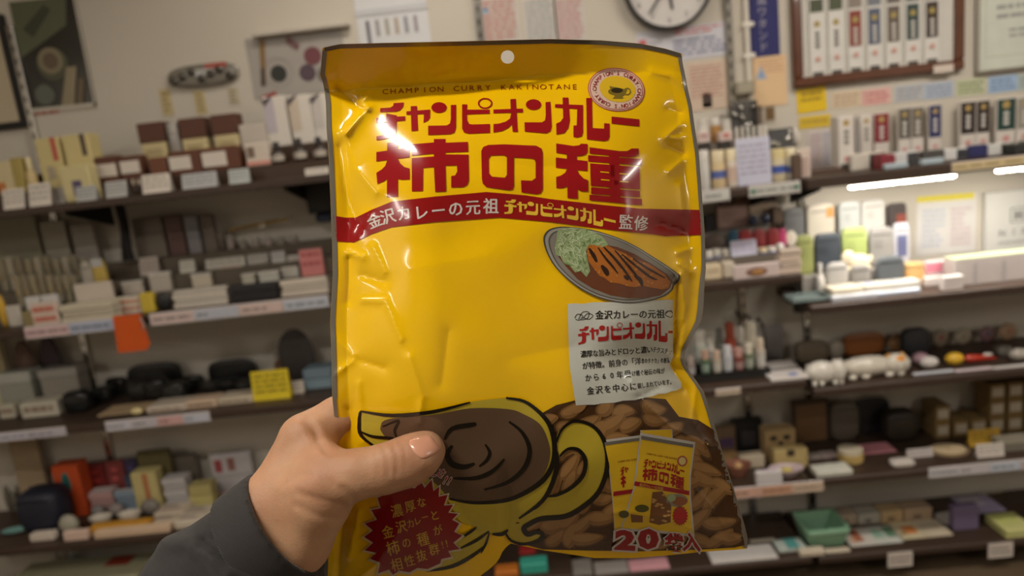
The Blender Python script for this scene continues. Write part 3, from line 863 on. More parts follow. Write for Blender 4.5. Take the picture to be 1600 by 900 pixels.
item('L2', 'ball', 'black_case', 'case', (243, 456, 268, 476), (36, 34, 34), 'small black case beside the yellow pack', 0, d=.04)
item('L2', 'stack', 'book_stack', 'books', (270, 449, 358, 474), (208, 198, 184), 'stack of white booklets behind the pink label strip', 0, d=.06, body=4)
B('L2', 'black_box', 'box', (360, 442, 437, 463), (34, 32, 34), 'long black box beside the white booklets', 0, d=.05, lid=(.4, (40, 38, 40)))
item('L2', 'stack', 'book_stack', 'books', (439, 434, 514, 458), (206, 194, 178), 'stack of white booklets touching the bag', 0, d=.06, body=3)
C('L2', (471, 388, 508, 430), 'pink paper sign standing beside the bag', (206, 128, 124), 1, d=.03, lines=(2, (170, 80, 84)))
for i, q in enumerate(((191, 438, 226, 454), (235, 424, 270, 454), (300, 426, 332, 448), (378, 426, 400, 444), (404, 422, 436, 442), (440, 416, 468, 434))):
    B('L2', 'small_white_box', 'box', q, [(196, 184, 172), (190, 180, 168), (206, 194, 174), (180, 174, 160), (178, 176, 166), (190, 186, 176)][i], ['white box beside the yellow sachet', 'tall white box behind the black case', 'cream box above the white booklets', 'small pale box behind the long black box', 'greenish white box behind the long black box', 'white box below the pink paper sign'][i], 1, d=.03, lid=(.2, (204, 198, 188)))
for i, q in enumerate(((219, 401, 250, 420), (281, 406, 305, 426), (320, 402, 384, 418), (342, 418, 374, 430), (386, 396, 420, 412), (424, 392, 446, 410), (448, 398, 470, 414))):
    C('L2', q, ['white card at the back behind the tall white box', 'square white card beside the wide card', 'wide white card at the back of the jewellery', 'pinkish card below the wide white card', 'pale card behind the greenish box', 'narrow pale card near the pink sign', 'pale card touching the pink sign'][i], [(190, 176, 166), (192, 188, 176), (190, 184, 172), (192, 168, 156), (180, 174, 164), (176, 172, 166), (186, 176, 168)][i], 2, d=.02)
for i in range(13):
    x = 218 + i * 19.5
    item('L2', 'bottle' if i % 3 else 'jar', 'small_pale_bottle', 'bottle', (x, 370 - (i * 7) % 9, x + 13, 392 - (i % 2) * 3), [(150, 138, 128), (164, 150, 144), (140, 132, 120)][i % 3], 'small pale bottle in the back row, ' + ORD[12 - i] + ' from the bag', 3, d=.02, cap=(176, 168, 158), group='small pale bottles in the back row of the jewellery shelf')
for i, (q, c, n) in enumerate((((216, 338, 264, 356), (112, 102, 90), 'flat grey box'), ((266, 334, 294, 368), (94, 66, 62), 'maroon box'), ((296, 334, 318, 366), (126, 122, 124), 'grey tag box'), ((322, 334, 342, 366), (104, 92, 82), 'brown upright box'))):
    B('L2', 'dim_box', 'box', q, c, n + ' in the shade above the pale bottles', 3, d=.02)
P = at_y(404, 354, 2.37)
k = mpp(P)
t = thing('gold_chain', 'gold chain draped along the shaded back of the jewellery', 'jewellery', (P[0], 2.37, P[2]))
GOLD = mat((206, 170, 84), .2, metal=1.0, name='gold')
for i in range(16):
    MB().ell(((-46 + i * 6.1) * k, 0, (-.09 * (i - 8) ** 2 * .25 + (i % 2)) * k + .8 * i * k * .5), (3.4 * k, .003, 2.2 * k), 8, 5).build('chain_link', GOLD, t, True)
MB().tube([((-50) * k, .03, 0), (50 * k, .03, 8 * k)], .003, 6).build('hanging_rod', CHROME, t)
MB().box((0, .036, 2 * k), (12 * k, .014, 10 * k)).build('wall_mount', CHROME, t)
strip('L2', 37, 181, 500, 20, [(206, 176, 176), (170, 176, 196)], 'pink and blue shelf label strip beside the gold bell')
strip('L2', 231, 516, 478, 20, [(206, 184, 178), (182, 184, 194), (206, 182, 174), (186, 190, 200)], 'long pink and blue shelf label strip running behind the bag')
P, _ = solve_x(205, 505, 2.083, SH['L2']['z'] - 0.044)
k = mpp(P)
t = thing('orange_tag', 'bright orange hanging tag clipped on the shelf edge', 'tag', (P[0], 2.083, P[2]))
V = [(-23 * k, 30 * k), (21 * k, 30 * k), (26 * k, -20 * k), (19 * k, -29 * k), (-27 * k, -29 * k)]
MB().prism(V, -.0015, .0015).build('tag_board', mat((206, 84, 18), .4), t)
MB().tube([(20 * k, -.004, 24 * k), (25 * k, -.005, 10 * k), (20 * k, -.004, 4 * k)], .0022, 6).build('clear_clip', mat((214, 208, 204), .1, trans=.5), t)
MB().box((0, .005, 26 * k), (30 * k, .012, 5 * k)).build('hook', BLACK, t)

# ===== shelf of black pouches
B('L3', 'cream_board', 'board', (0, 512, 25, 572), (196, 182, 142), 'cream upright board beside the shelf rail', 0, d=.02)
item('L3', 'ball', 'brown_pot', 'pot', (35, 528, 73, 572), (104, 78, 66), 'round brown pot with a paler front', 0, d=.06, marks=[(.3, .2, .8, .7, (124, 98, 84))])
item('L3', 'ball', 'purple_pouch', 'pouch', (76, 518, 112, 560), (66, 50, 58), 'dark purple pouch behind the brown pot', 0, d=.06)
B('L3', 'clear_box', 'box', (4, 574, 62, 618), (150, 150, 138), 'grey clear topped box with shine', 0, d=.07, rough=.1, lid=(.25, (176, 176, 166)))
B('L3', 'tissue_box', 'box', (70, 568, 134, 608), (140, 134, 124), 'grey box beside the clear topped box', 0, d=.07, lid=(.2, (152, 146, 138)))
for i, q in enumerate(((200, 566, 290, 590), (326, 560, 405, 582))):
    item('L3', 'pouch', 'black_pouch', 'pouch', q, (26, 25, 25), ['flat black pouch below the orange tag', 'flat black pouch behind the yellow sale card'][i], 0, d=.06, rough=.35)
blk = [(96, 606, 140, 634), (140, 600, 172, 630), (168, 588, 206, 618), (196, 592, 232, 620), (224, 586, 262, 614), (252, 592, 290, 616), (284, 584, 318, 610), (308, 590, 344, 612), (338, 586, 372, 608), (366, 588, 394, 608)]
for i, q in enumerate(blk):
    t, (w, d, h) = item('L3', 'pouch', 'black_glasses_case', 'case', q, [(30, 30, 30), (40, 40, 38), (34, 32, 30), (46, 44, 40)][i % 4], 'glossy black glasses case, ' + ORD[9 - i] + ' from the yellow sale card', 0, d=.06, rough=.18, group='glossy black cases in the crowded row')
    MB().ell((w * .15, -d * .3, h * .72), (w * .08, .006, h * .08), 8, 5).build('metal_snap', CHROME, t, True)
for i, q in enumerate(((0, 628, 26, 646), (33, 620, 95, 646), (150, 632, 230, 648), (228, 622, 292, 640), (290, 616, 340, 636), (340, 610, 396, 632))):
    B('L3', 'flat_white_box', 'box', q, [(196, 188, 168), (200, 192, 174), (176, 150, 116), (190, 176, 160), (198, 172, 148), (196, 182, 160)][i], ['flat white box at the shelf end', 'flat white box beside the black cases', 'flat tan box above the shelf label strip', 'flat pale box in the middle of the front row', 'flat peach box in the front row', 'flat pale box beside the yellow sale card'][i], 0, lines=(.1, .1, .9, .9, 1, (150, 130, 112)))
item('L3', 'ball', 'yellow_ball', 'ball', (202, 636, 222, 650), (214, 196, 142), 'small pale yellow ball on the front edge', 0, d=.02)
C('L3', (395, 576, 456, 622), 'bright yellow sale card', (226, 200, 34), 0, d=.03, lines=(4, (120, 104, 20)))
C('L3', (441, 594, 476, 618), 'white price card overlapping the yellow sale card', (206, 194, 180), 0, d=.02)
item('L3', 'stack', 'blue_box', 'box', (474, 566, 520, 608), (128, 148, 160), 'stack of blue grey boxes beside the bag', 0, d=.08, body=2)
B('L3', 'white_carton', 'box', (434, 540, 492, 562), (150, 140, 128), 'pale box behind the blue grey boxes', 0, d=.05)
item('L3', 'pouch', 'brown_pouch', 'pouch', (430, 556, 474, 572), (104, 72, 54), 'brown leather pouch behind the yellow sale card', 0, d=.04)
item('L3', 'ball', 'dark_hat', 'hat', (440, 505, 500, 540), (62, 56, 52), 'dark round hat at the back by the bag', 0, d=.08)
strip('L3', -20, 105, 674, 15, [(190, 186, 196), (184, 178, 186)], 'lilac shelf label strip beside the shelf rail')
strip('L3', 163, 330, 655, 17, [(196, 192, 200), (190, 184, 190), (204, 160, 156), (190, 190, 200)], 'shelf label strip with red words below the black cases')

# ===== low shelf of books
B('L4', 'grey_case', 'case', (262, 708, 318, 748), (104, 96, 86), 'grey case leaning at the back', 0, d=.025)
B('L4', 'olive_case', 'case', (228, 700, 280, 734), (98, 88, 54), 'olive flat case leaning at the back', 0, d=.025)
B('L4', 'beige_screen', 'board', (38, 676, 84, 740), (168, 146, 116), 'beige slanted board', 0, d=.03)
t, (w, d, h) = B('L4', 'orange_box', 'box', (97, 716, 140, 808), (196, 78, 34), 'tall orange box with a teal oval', 0, d=.06)
MB().ell((-.004, -d / 2, h * .66), (w * .17, .003, h * .21), 20, 8).build('teal_oval', mat((40, 110, 104)), t, True)
Face(t, w * .3, h * .34, -d / 2 - .003, h * .66).rects('dark_letter', [(.3, .1, .7, .3), (.3, .4, .7, .6), (.3, .7, .7, .9)], (24, 70, 68))
for i, (q, c, n) in enumerate((((144, 720, 176, 790), (112, 34, 32), 'red book beside the orange box'), ((176, 716, 206, 770), (132, 60, 58), 'faded red book'), ((206, 714, 226, 770), (64, 56, 88), 'purple book'), ((204, 734, 218, 780), (58, 66, 88), 'narrow navy book beside the cream box'))):
    t, (w, d, h) = B('L4', 'hardback_book', 'book', q, c, n, 0, d=.05)
    Face(t, w, h, -d / 2, h / 2).lines('title', .3, .1, .7, .5, 2, tuple(min(255, int(x * 1.5)) for x in c), i)
B('L4', 'cream_box', 'box', (215, 728, 256, 784), (202, 188, 130), 'cream box with a red vertical stripe', 0, d=.05, marks=[(.45, .04, .66, .96, (184, 120, 80))])
for i, (q, c) in enumerate((((143, 760, 182, 790), (196, 156, 152)), ((183, 757, 218, 788), (140, 156, 172)))):
    item('L4', 'stack', 'booklet_stack', 'books', q, c, ['stack of pink white booklets', 'stack of blue white booklets'][i], 0, d=.05, top=[(.05, .1, .95, .9, (206, 200, 196))])
item('L4', 'stack', 'booklet_stack', 'books', (260, 738, 298, 778), (196, 192, 192), 'stack of white cards behind the papers', 0, d=.05, body=5)
item('L4', 'stack', 'cream_block', 'box', (297, 748, 335, 776), (202, 188, 124), 'cream yellow block beside the white cards', 0, d=.05, body=2)
B('L4', 'white_display_box', 'box', (336, 704, 402, 768), (196, 190, 192), 'white display box with red pictures', 0, d=.06, marks=[(.1, .14, .28, .46, (164, 76, 78)), (.42, .12, .6, .44, (150, 104, 92)), (0, .55, 1, .58, (160, 156, 154))])
item('L4', 'pouch', 'navy_bag', 'bag', (26, 750, 97, 832), (30, 32, 46), 'dark navy bag slumped beside the orange box', 0, d=.12)
for i in range(5):
    item('L4', 'ball', 'glass_marble', 'ornament', (10 + i * 10, 756 + (i % 2) * 9, 21 + i * 10, 770 + (i % 2) * 9), (110, 104, 92), 'small clear bauble, ' + ORD[4 - i] + ' from the orange box', 0, d=.02, rough=.1, group='small clear baubles in front of the beige board')
for i, q in enumerate(((90, 800, 122, 826), (140, 786, 162, 808), (166, 782, 192, 806), (217, 776, 248, 802))):
    item('L4', 'ball', 'grey_stone', 'stone', q, [(158, 152, 136), (134, 128, 126), (140, 128, 124), (128, 120, 112)][i], ['pale round stone below the orange box', 'grey round stone below the red book', 'grey round stone below the pink booklets', 'grey round stone below the cream box'][i], 0, d=.04)
for i, q in enumerate(((134, 802, 172, 816), (180, 796, 218, 810))):
    item('L4', 'dish', 'white_dish', 'dish', q, (204, 194, 178), ['white dish behind the tan flat box, nearer the orange box', 'white dish behind the tan flat box, nearer the cream box'][i], 0, d=.05)
B('L4', 'tan_box', 'box', (138, 812, 236, 826), (196, 140, 44), 'flat golden tan box on the front edge', 0, d=.04)
B('L4', 'beige_flat_box', 'box', (144, 820, 268, 838), (206, 178, 150), 'long flat beige box on the front edge', 0, d=.03)
pap = [(240, 786, 290, 806), (262, 776, 318, 796), (284, 790, 330, 808), (300, 772, 360, 792), (272, 804, 320, 826), (238, 804, 276, 822)]
for i, q in enumerate(pap):
    B('L4', 'printed_leaflet', 'leaflet', q, [(206, 190, 170), (200, 194, 186), (208, 196, 176), (206, 170, 160), (204, 192, 172), (200, 184, 162)][i], ['printed leaflet below the cream block', 'white leaflet nearest the white card stack', 'leaflet overlapping toward the sleeve', 'pink leaflet at the sleeve cuff', 'leaflet on the front edge by the sleeve', 'leaflet at the end of the beige flat box'][i], 0, top=[(.1, .2, .6, .4, (150, 140, 130)), (.1, .55, .8, .7, (176, 150, 140))])
item('L4', 'dish', 'teal_plate', 'plate', (-6, 826, 38, 846), (140, 190, 186), 'pale teal plate on the front edge', 0, d=.05)
for i, q in enumerate(((46, 828, 86, 846), (99, 824, 139, 840))):
    B('L4', 'white_pack', 'package', q, [(206, 192, 178), (210, 182, 166)][i], ['small white pack beside the teal plate', 'small peach pack below the pale stone'][i], 0, d=.03)
# ===== bottom shelf
for i, (q, c) in enumerate((((85, 848, 103, 876), (180, 164, 138)), ((108, 846, 128, 874), (140, 148, 150)))):
    item('L5', 'bottle', 'spray_bottle', 'bottle', q, c, ['beige bottle', 'blue grey bottle'][i] + ' in the dark', 0, d=.04)
B('L5', 'pale_crate', 'crate', (10, 872, 232, 960), (164, 158, 128), 'large pale green crate', 0, d=.15, top=[(.66, .1, .84, .5, (150, 50, 34))])

# ===== bottle shelf under the clock
for i, (q, c, cap_, mk) in enumerate((((1094, 234, 1112, 272), (206, 202, 196), (214, 208, 200), ()), ((1114, 234, 1136, 270), (214, 190, 148), (222, 206, 172), [(0, .3, 1, .6, (88, 104, 166))]), ((1137, 232, 1154, 270), (214, 200, 186), (228, 214, 178), [(0, .2, 1, .8, (206, 180, 164))]))):
    item('M1', 'jar', 'cream_jar', 'jar', q, c, ['white capped jar touching the bag', 'tan jar with blue label', 'cream capped jar with pink label'][i], 0, d=.03, cap=cap_, marks=mk)
item('M1', 'jar', 'cream_jar', 'jar', (1207, 232, 1230, 264), (206, 192, 160), 'yellow capped jar with blue label beside the lilac sign', 0, d=.03, cap=(226, 208, 156), marks=[(0, .25, 1, .6, (70, 92, 168))])
item('M1', 'jar', 'cream_jar', 'jar', (1228, 230, 1246, 262), (206, 200, 188), 'white capped jar with blue label beside the brown box', 0, d=.03, cap=(222, 210, 180), marks=[(0, .35, 1, .65, (90, 104, 160))])
C('M1', (1153, 214, 1207, 268), 'lilac paper sign with pink heading', (196, 196, 214), 0, d=.03, lines=(6, (160, 152, 172)))
for i, (q) in enumerate(((1091, 205, 1110, 223), (1124, 205, 1146, 221))):
    B('M1', 'white_carton', 'box', q, (212, 192, 184), ['pink white box', 'pink white box with red mark'][i] + (' nearest the bag' if i == 0 else ' beside the amber jar'), 2, d=.03, marks=[(.3, .2, .7, .6, (200, 120, 112))] if i else [(.2, .2, .8, .5, (190, 150, 146))])
for i, q in enumerate(((1094, 222, 1112, 236), (1124, 220, 1144, 236))):
    B('M1', 'black_case', 'case', q, (46, 40, 38), ['small black case under the pink box nearest the bag', 'small black case under the red marked box'][i], 1, d=.03)
for i, (q, c) in enumerate((((1093, 186, 1110, 205), (206, 202, 194)), ((1113, 184, 1129, 202), (166, 120, 62)), ((1130, 186, 1146, 204), (196, 190, 180)))):
    item('M1', 'jar', 'small_jar', 'jar', q, c, ['white round jar', 'amber jar', 'grey white jar'][i] + ' on the step', 2, d=.03)
# acrylic organiser with sparkling ornaments
X, Y, z, w, h, d, k = spot('M1', (1144, 158, 1186, 206), 2, .05)
t = thing('acrylic_stand', 'clear acrylic stand of sparkling ornaments on the bottle shelf', 'stand', (X, Y + d / 2, z))
ACR = mat((120, 118, 114), .08, trans=.7, name='clear_acrylic')
MB().box((0, d / 2 - .002, h / 2), (w, .004, h)).build('back_panel', mat((92, 90, 88), .15), t)
MB().box((0, 0, .002), (w, d, .004)).build('base', ACR, t)
for sx in (-1, 1):
    MB().box((sx * (w / 2 - .0015), 0, h / 2), (.003, d, h)).build('side_panel', ACR, t)
rq = random.Random(11)
for i in range(14):
    MB().ell(((rq.random() - .5) * w * .85, -d * .1 + .01 * rq.random(), h * (.15 + .8 * rq.random())), (.007, .007, .007), 8, 6).build('silver_ornament', CHROME, t, True)
X, Y, z, w, h, d, k = spot('M1', (1206, 200, 1242, 232), 1, .04)
t = thing('acrylic_stand', 'low grey acrylic stand of silver rings beside the lilac sign', 'stand', (X, Y + d / 2, z))
MB().box((0, 0, h / 2), (w, d * .5, h)).build('block', mat((84, 84, 86), .15), t)
for i in range(6):
    MB().ell(((rq.random() - .5) * w * .8, -d * .3, h * (.2 + .7 * rq.random())), (.007, .005, .007), 8, 6).build('silver_ring', CHROME, t, True)
for i in range(6):
    item('M1', 'bottle', 'nail_bottle', 'bottle', (1150 + i * 8.8, 198 - i * .6, 1158 + i * 8.8, 220 - i * .6), [(200, 190, 176), (190, 176, 164), (206, 200, 190)][i % 3], 'tiny white capped bottle above the lilac sign, ' + ORD[i] + ' from the bag', 1, d=.016, cap=(220, 214, 204), group='tiny white capped bottles above the lilac sign')
item('M1', 'ball', 'white_ball', 'ball', (1238, 200, 1254, 232), (206, 198, 188), 'white round pot beside the acrylic stand', 1, d=.03)
B('M1', 'brown_box', 'box', (1240, 240, 1254, 262), (96, 76, 62), 'small brown box beside the blue labelled jars', 0, d=.03)
B('M1', 'white_carton', 'box', (1248, 232, 1268, 264), (214, 196, 184), 'upright white box at the shelf end', 0, d=.02, lines=(.2, .3, .8, .9, 4, (186, 150, 140)))
strip('M1', 1060, 1140, 283, 20, [(196, 192, 184), (198, 196, 190)], 'white shelf sign with green arrow touching the bag')
t = strip('M1', 1170, 1250, 274, 19, [(196, 194, 188)], 'white shelf sign with a green arrow at each end')
for sx in (-1, 1):
    x = sx * 34 * .0019
    MB().prism([(x - sx * .007, .009), (x + sx * .007, 0), (x - sx * .007, -.009)] if sx > 0 else [(x + .007, .009), (x + .007, -.009), (x - .007, 0)], -.0046, -.0032).build('green_arrow', mat((56, 122, 94)), t)

# ===== skin care shelf
for i, (q, c, n) in enumerate((((1121, 300, 1142, 322), (96, 68, 66), 'maroon picture card'), ((1146, 297, 1177, 318), (96, 68, 44), 'brown picture card'), ((1185, 296, 1214, 315), (66, 48, 50), 'dark picture card'))):
    t, (w, d, h) = B('M2', 'picture_card', 'card', q, c, n + ' high at the back', 2, d=.008, dz=.075, where='on the skin care shelf')
B('M2', 'pink_carton', 'box', (1121, 319, 1171, 354), (170, 138, 128), 'large dull pink box', 2, d=.05, lines=(.15, .3, .85, .8, 3, (150, 116, 108)))
B('M2', 'beige_carton', 'box', (1171, 316, 1216, 352), (166, 146, 126), 'beige box under the dark picture card', 2, d=.05)
B('M2', 'black_case', 'case', (1101, 334, 1117, 357), (40, 36, 38), 'small black box touching the bag', 2, d=.03)
X, Y, z, w, h, d, k = spot('M2', (1168, 332, 1206, 350), 2, .02)
t = thing('sunglasses', 'pair of dark blue sunglasses in front of the beige box', 'sunglasses', (X, Y, z))
for sx in (-1, 1):
    MB().ell((sx * w * .25, 0, h * .5), (w * .2, .004, h * .45), 12, 8).build('lens', mat((40, 44, 64), .1), t, True)
    MB().tube([(sx * w * .44, 0, h * .7), (sx * w * .46, .03, h * .6), (sx * w * .44, .05, h * .2)], .002, 6).build('temple', BLACK, t)
MB().tube([(-w * .07, 0, h * .65), (0, 0, h * .75), (w * .07, 0, h * .65)], .002, 6).build('bridge', BLACK, t)
B('M2', 'brown_box', 'box', (1208, 322, 1224, 350), (92, 72, 56), 'small brown box beside the sunglasses', 2, d=.03)
for i, (q, c) in enumerate((((1141, 358, 1156, 380), (40, 84, 108)), ((1156, 358, 1177, 377), (152, 44, 44)), ((1178, 357, 1198, 375), (146, 52, 54)), ((1198, 356, 1220, 374), (140, 40, 42)), ((1218, 356, 1230, 378), (190, 62, 112)))):
    item('M2', 'pouch', 'bright_sachet', 'package', q, c, ['teal sachet beside three red ones', 'red sachet next to the teal one', 'red sachet in the middle', 'red sachet next to the pink one', 'bright pink sachet at the end of the red ones'][i], 1, d=.02)
item('M2', 'ball', 'brown_hairpiece', 'hairpiece', (1102, 364, 1136, 388), (92, 76, 68), 'brown hairpiece bundle touching the bag', 1, d=.04)
item('M2', 'ball', 'white_ball', 'ball', (1228, 360, 1246, 384), (222, 212, 196), 'white fluffy ball at the shelf end', 1, d=.03)
for i, q in enumerate(((1102, 390, 1115, 413), (1113, 387, 1128, 413), (1128, 387, 1142, 411))):
    item('M2', 'jar', 'white_jar', 'jar', q, (204, 198, 188), ['white jar with blue base nearest the bag', 'white jar with blue base, second from the bag', 'white jar beside the lilac sign'][i], 1, d=.025, cap=(220, 214, 204), marks=[(0, .75, 1, 1, (80, 96, 150))] if i < 2 else ())
B('M2', 'cream_carton', 'box', (1100, 410, 1129, 437), (218, 200, 168), 'cream box under the blue based jars', 0, d=.04, lines=(.2, .3, .8, .6, 1, (180, 160, 130)))
B('M2', 'cream_carton', 'box', (1131, 406, 1149, 434), (216, 202, 182), 'narrow white box beside the cream one', 0, d=.04)
C('M2', (1143, 374, 1184, 416), 'lilac paper sign with pink lines', (200, 200, 220), 1, d=.02, lines=(5, (176, 156, 178)))
t, (w, d, h) = B('M2', 'picture_label', 'label', (1146, 411, 1220, 436), (212, 194, 190), 'wide pale label with a brown oval', 0, d=.012)
MB().ell((.0, -d / 2, h * .45), (w * .24, .0015, h * .32), 18, 6).build('brown_oval', mat((132, 96, 84)), t, True)
MB().ell((w * .02, -d / 2 - .001, h * .42), (w * .13, .0015, h * .2), 14, 6).build('gold_oval', mat((176, 128, 70)), t, True)
for i, (q, c, cp) in enumerate((((1186, 386, 1200, 408), (214, 196, 160), (226, 208, 170)), ((1200, 384, 1214, 406), (216, 210, 200), (226, 220, 208)))):
    item('M2', 'jar', 'blue_band_jar', 'jar', q, c, ['yellow cream jar with blue base', 'white jar with blue base'][i] + ' beside the lilac sign', 1, d=.025, cap=cp, marks=[(0, .7, 1, 1, (62, 80, 160))])
item('M2', 'ball', 'white_pot', 'pot', (1214, 378, 1228, 396), (206, 202, 198), 'small white pot behind the cartons', 1, d=.025)
item('M2', 'stack', 'white_cartons', 'box', (1219, 386, 1252, 428), (214, 194, 178), 'stack of pink white cartons at the shelf end', 0, d=.04, body=4)

# ===== tube rack
X, Y, z, w, h, d, k = spot('M3', (1080, 570, 1206, 594), 0, .10)
rack = thing('tube_rack', 'long black rack holding small tubes beside the bag', 'rack', (X, Y + d / 2, z))
MB().box((0, 0, .006), (w, d, .012), .002).build('base', BLACK, rack)
MB().box((0, -d / 2 + .003, .012 + .008), (w, .006, .016)).build('front_lip', BLACK, rack)
MB().box((0, 0, .03), (w, .004, .036)).build('divider', BLACK, rack)
TAKEN.pop()
zr, yr = z + .0125, Y
tubes = [(1096, 22, 62, 1, (186, 192, 182), (220, 216, 206)), (1112, 15, 48, 1, (196, 194, 188), (214, 208, 200)), (1127, 14, 60, 1, (112, 112, 106), (104, 104, 100)), (1143, 17, 68, 1, (162, 74, 54), (150, 66, 44)), (1160, 15, 60, 1, (150, 144, 134), (206, 200, 190)), (1176, 20, 66, 1, (208, 200, 182), (216, 208, 190)),
         (1080, 14, 34, 0, (152, 140, 136), (176, 160, 150)), (1103, 14, 42, 0, (84, 118, 90), (196, 160, 140)), (1121, 14, 40, 0, (196, 186, 166), (206, 180, 160)), (1138, 15, 46, 0, (196, 200, 206), (214, 216, 220)), (1155, 15, 40, 0, (132, 66, 58), (196, 150, 140)), (1171, 15, 46, 0, (120, 130, 104), (216, 208, 190)), (1189, 15, 52, 0, (206, 198, 186), (214, 196, 176))]
tl = ['tall pale green tube at the back touching the bag', 'white tube at the back, second from the bag', 'dark grey tube at the back', 'tall orange red tube at the back', 'grey tube at the back beside the orange red one', 'tall cream tube at the back end',
      'short mauve tube in front touching the bag', 'dark green tube in front', 'cream tube in front', 'white tube in front with a pale blue cap', 'dark red tube in front', 'olive tube in front with a cream cap', 'white tube at the front end']
for (px, wp, hp, row, c, cp), lb in zip(tubes, tl):
    yy = yr + (.075 if row else .027)
    P, _ = solve_x(px, 575, yy, zr)
    k = mpp(P)
    t = thing('small_tube', lb + ' of the black rack', 'tube', (P[0], yy, zr))
    r, h = wp * k / 2, (hp + (6 if row else 0)) * k
    MB().lathe([(r * .8, 0), (r * .86, h * .05), (r, h * .6), (r, h * .66)]).build('body', mat(c, .4), t, True)
    MB().lathe([(r * .78, h * .66), (r * .78, h * .96), (r * .7, h)]).build('cap', mat(cp, .35), t, True)
    MB().lathe([(r * .93, h * .2), (r * 1.02, h * .5)]).build('label', mat(tuple(int((x + 214) / 2) for x in c), .6), t, True)
B('M3', 'grey_screen', 'board', (1196, 506, 1226, 560), (112, 106, 104), 'grey upright panel behind the tube rack', 0, d=.02)
for i, q in enumerate(((1202, 562, 1247, 576), (1205, 576, 1266, 600))):
    item('M3', 'box', 'white_leaflet', 'leaflet', q, (214, 206, 202), ['small white leaflet beside the tube rack', 'large white leaflet with blue mark'][i], 0, top=[(.55, .5, .75, .8, (110, 124, 184))] if i else [(.1, .3, .9, .5, (190, 180, 176))])
strip('M3', 1118, 1157, 602, 11, [(206, 188, 168)], 'small cream price label under the tube rack')
P = at_y(1168, 500, 2.38)
t = MB().tube([(at_y(1150 + i * 5, 486 + 12 * math.sin(i * .9) ** 2 + i * 1.5, 2.36 + .01 * math.sin(i))) for i in range(9)] + [at_y(1192, 512, WALL_Y - .002)], .004, 8).build('black_cable', BLACK, None, True)
tag(t, 'loose black cable hanging over the tube rack', 'cable')

# ===== tall boxes above the light strip
def tallbox(bb, top_rgb, cut, lab, foot=(214, 206, 198), d=.06, chars=True):
    t, (w, d, h) = B('R1', 'tall_box', 'box', bb, foot, lab, 1, d=d, where='above the light strip')
    f = Face(t, w, h, -d / 2, h / 2)
    if top_rgb:
        f.rects('colour_panel', [(.04, .02, .96, cut)], top_rgb)
    f.disc('gold_mark', .5, .14, .2, (176, 148, 90))
    if chars:
        f.rects('character', [(.36, .28 + q * .1, .64, .35 + q * .1) for q in range(3)], (206, 200, 194) if top_rgb else (130, 126, 120))
    f.disc('red_mark', .5, .84, .18, (206, 150, 146))
    MB().box((0, -d / 2 - .001, .006), (w * .8, .002, .01)).build('dark_foot', mat((60, 56, 54)), t)
    return t
tallbox((1311, 180, 1336, 262), None, 0, 'tall white box beside the white notice')
tallbox((1337, 182, 1344, 258), (150, 146, 144), 1, 'thin grey box between two white ones', chars=False)
tallbox((1345, 178, 1364, 254), None, 0, 'second tall white box next to the crimson one')
tallbox((1366, 176, 1390, 246), (134, 34, 48), .62, 'tall white box with crimson panel')
tallbox((1404, 168, 1423, 240), (96, 92, 82), .62, 'tall box with grey panel nearer the crimson one')
tallbox((1424, 166, 1444, 238), (112, 106, 96), .62, 'tall box with grey panel nearer the navy one')
tallbox((1451, 163, 1471, 235), (44, 50, 96), .66, 'tall box with navy panel')
tallbox((1500, 158, 1524, 230), (46, 36, 36), .66, 'tall box with black brown panel farther from the wall end')
tallbox((1525, 156, 1546, 228), (52, 40, 36), .66, 'tall box with black brown panel beside the dark green one')
tallbox((1556, 153, 1586, 226), (32, 64, 58), .66, 'tall box with dark green panel')
tallbox((1588, 151, 1612, 222), (150, 144, 132), .66, 'tall box with grey beige panel at the photo edge')
for a, b, y in ((1312, 1392, 176), (1402, 1472, 163), (1498, 1600, 152)):
    pass
for i, (bb, c, e) in enumerate((((1330, 238, 1385, 262), (202, 194, 182), (62, 58, 56)), ((1376, 240, 1399, 257), (130, 42, 50), (130, 42, 50)), ((1398, 236, 1435, 259), (206, 204, 202), (62, 62, 64)), ((1441, 234, 1476, 252), (78, 74, 72), (78, 74, 72)), ((1475, 231, 1513, 250), (208, 206, 204), (52, 52, 58)), ((1514, 226, 1543, 242), (44, 46, 92), (44, 46, 92)), ((1544, 223, 1583, 242), (204, 202, 198), (36, 40, 36)), ((1586, 222, 1622, 240), (44, 46, 42), (44, 46, 42)))):
    t, (w, d, h) = B('R1', 'low_box', 'box', bb, c, ['low cream box with dark end', 'low crimson box', 'low white box with dark end in front of the grey panels', 'low dark grey box', 'low white box with dark end in front of the navy panel', 'low navy box', 'low white box with black end', 'low black box at the photo edge'][i], 0, d=.05)
    MB().box((w * .26, -d / 2 - .0006, h * .48), (w * .46, .001, h * .84)).build('end_panel', mat(e), t)
for i, bb in enumerate(((1383, 254, 1420, 263), (1440, 247, 1476, 257))):
    B('R1', 'blue_slip', 'leaflet', bb, (168, 182, 190), ['pale blue slip lying before the crimson box', 'pale blue slip lying before the dark grey box'][i], 0, d=.02)
t = strip('R1', 1488, 1640, 256, 15, [(206, 184, 140)], 'woven straw coloured edge strip beside the light strip')
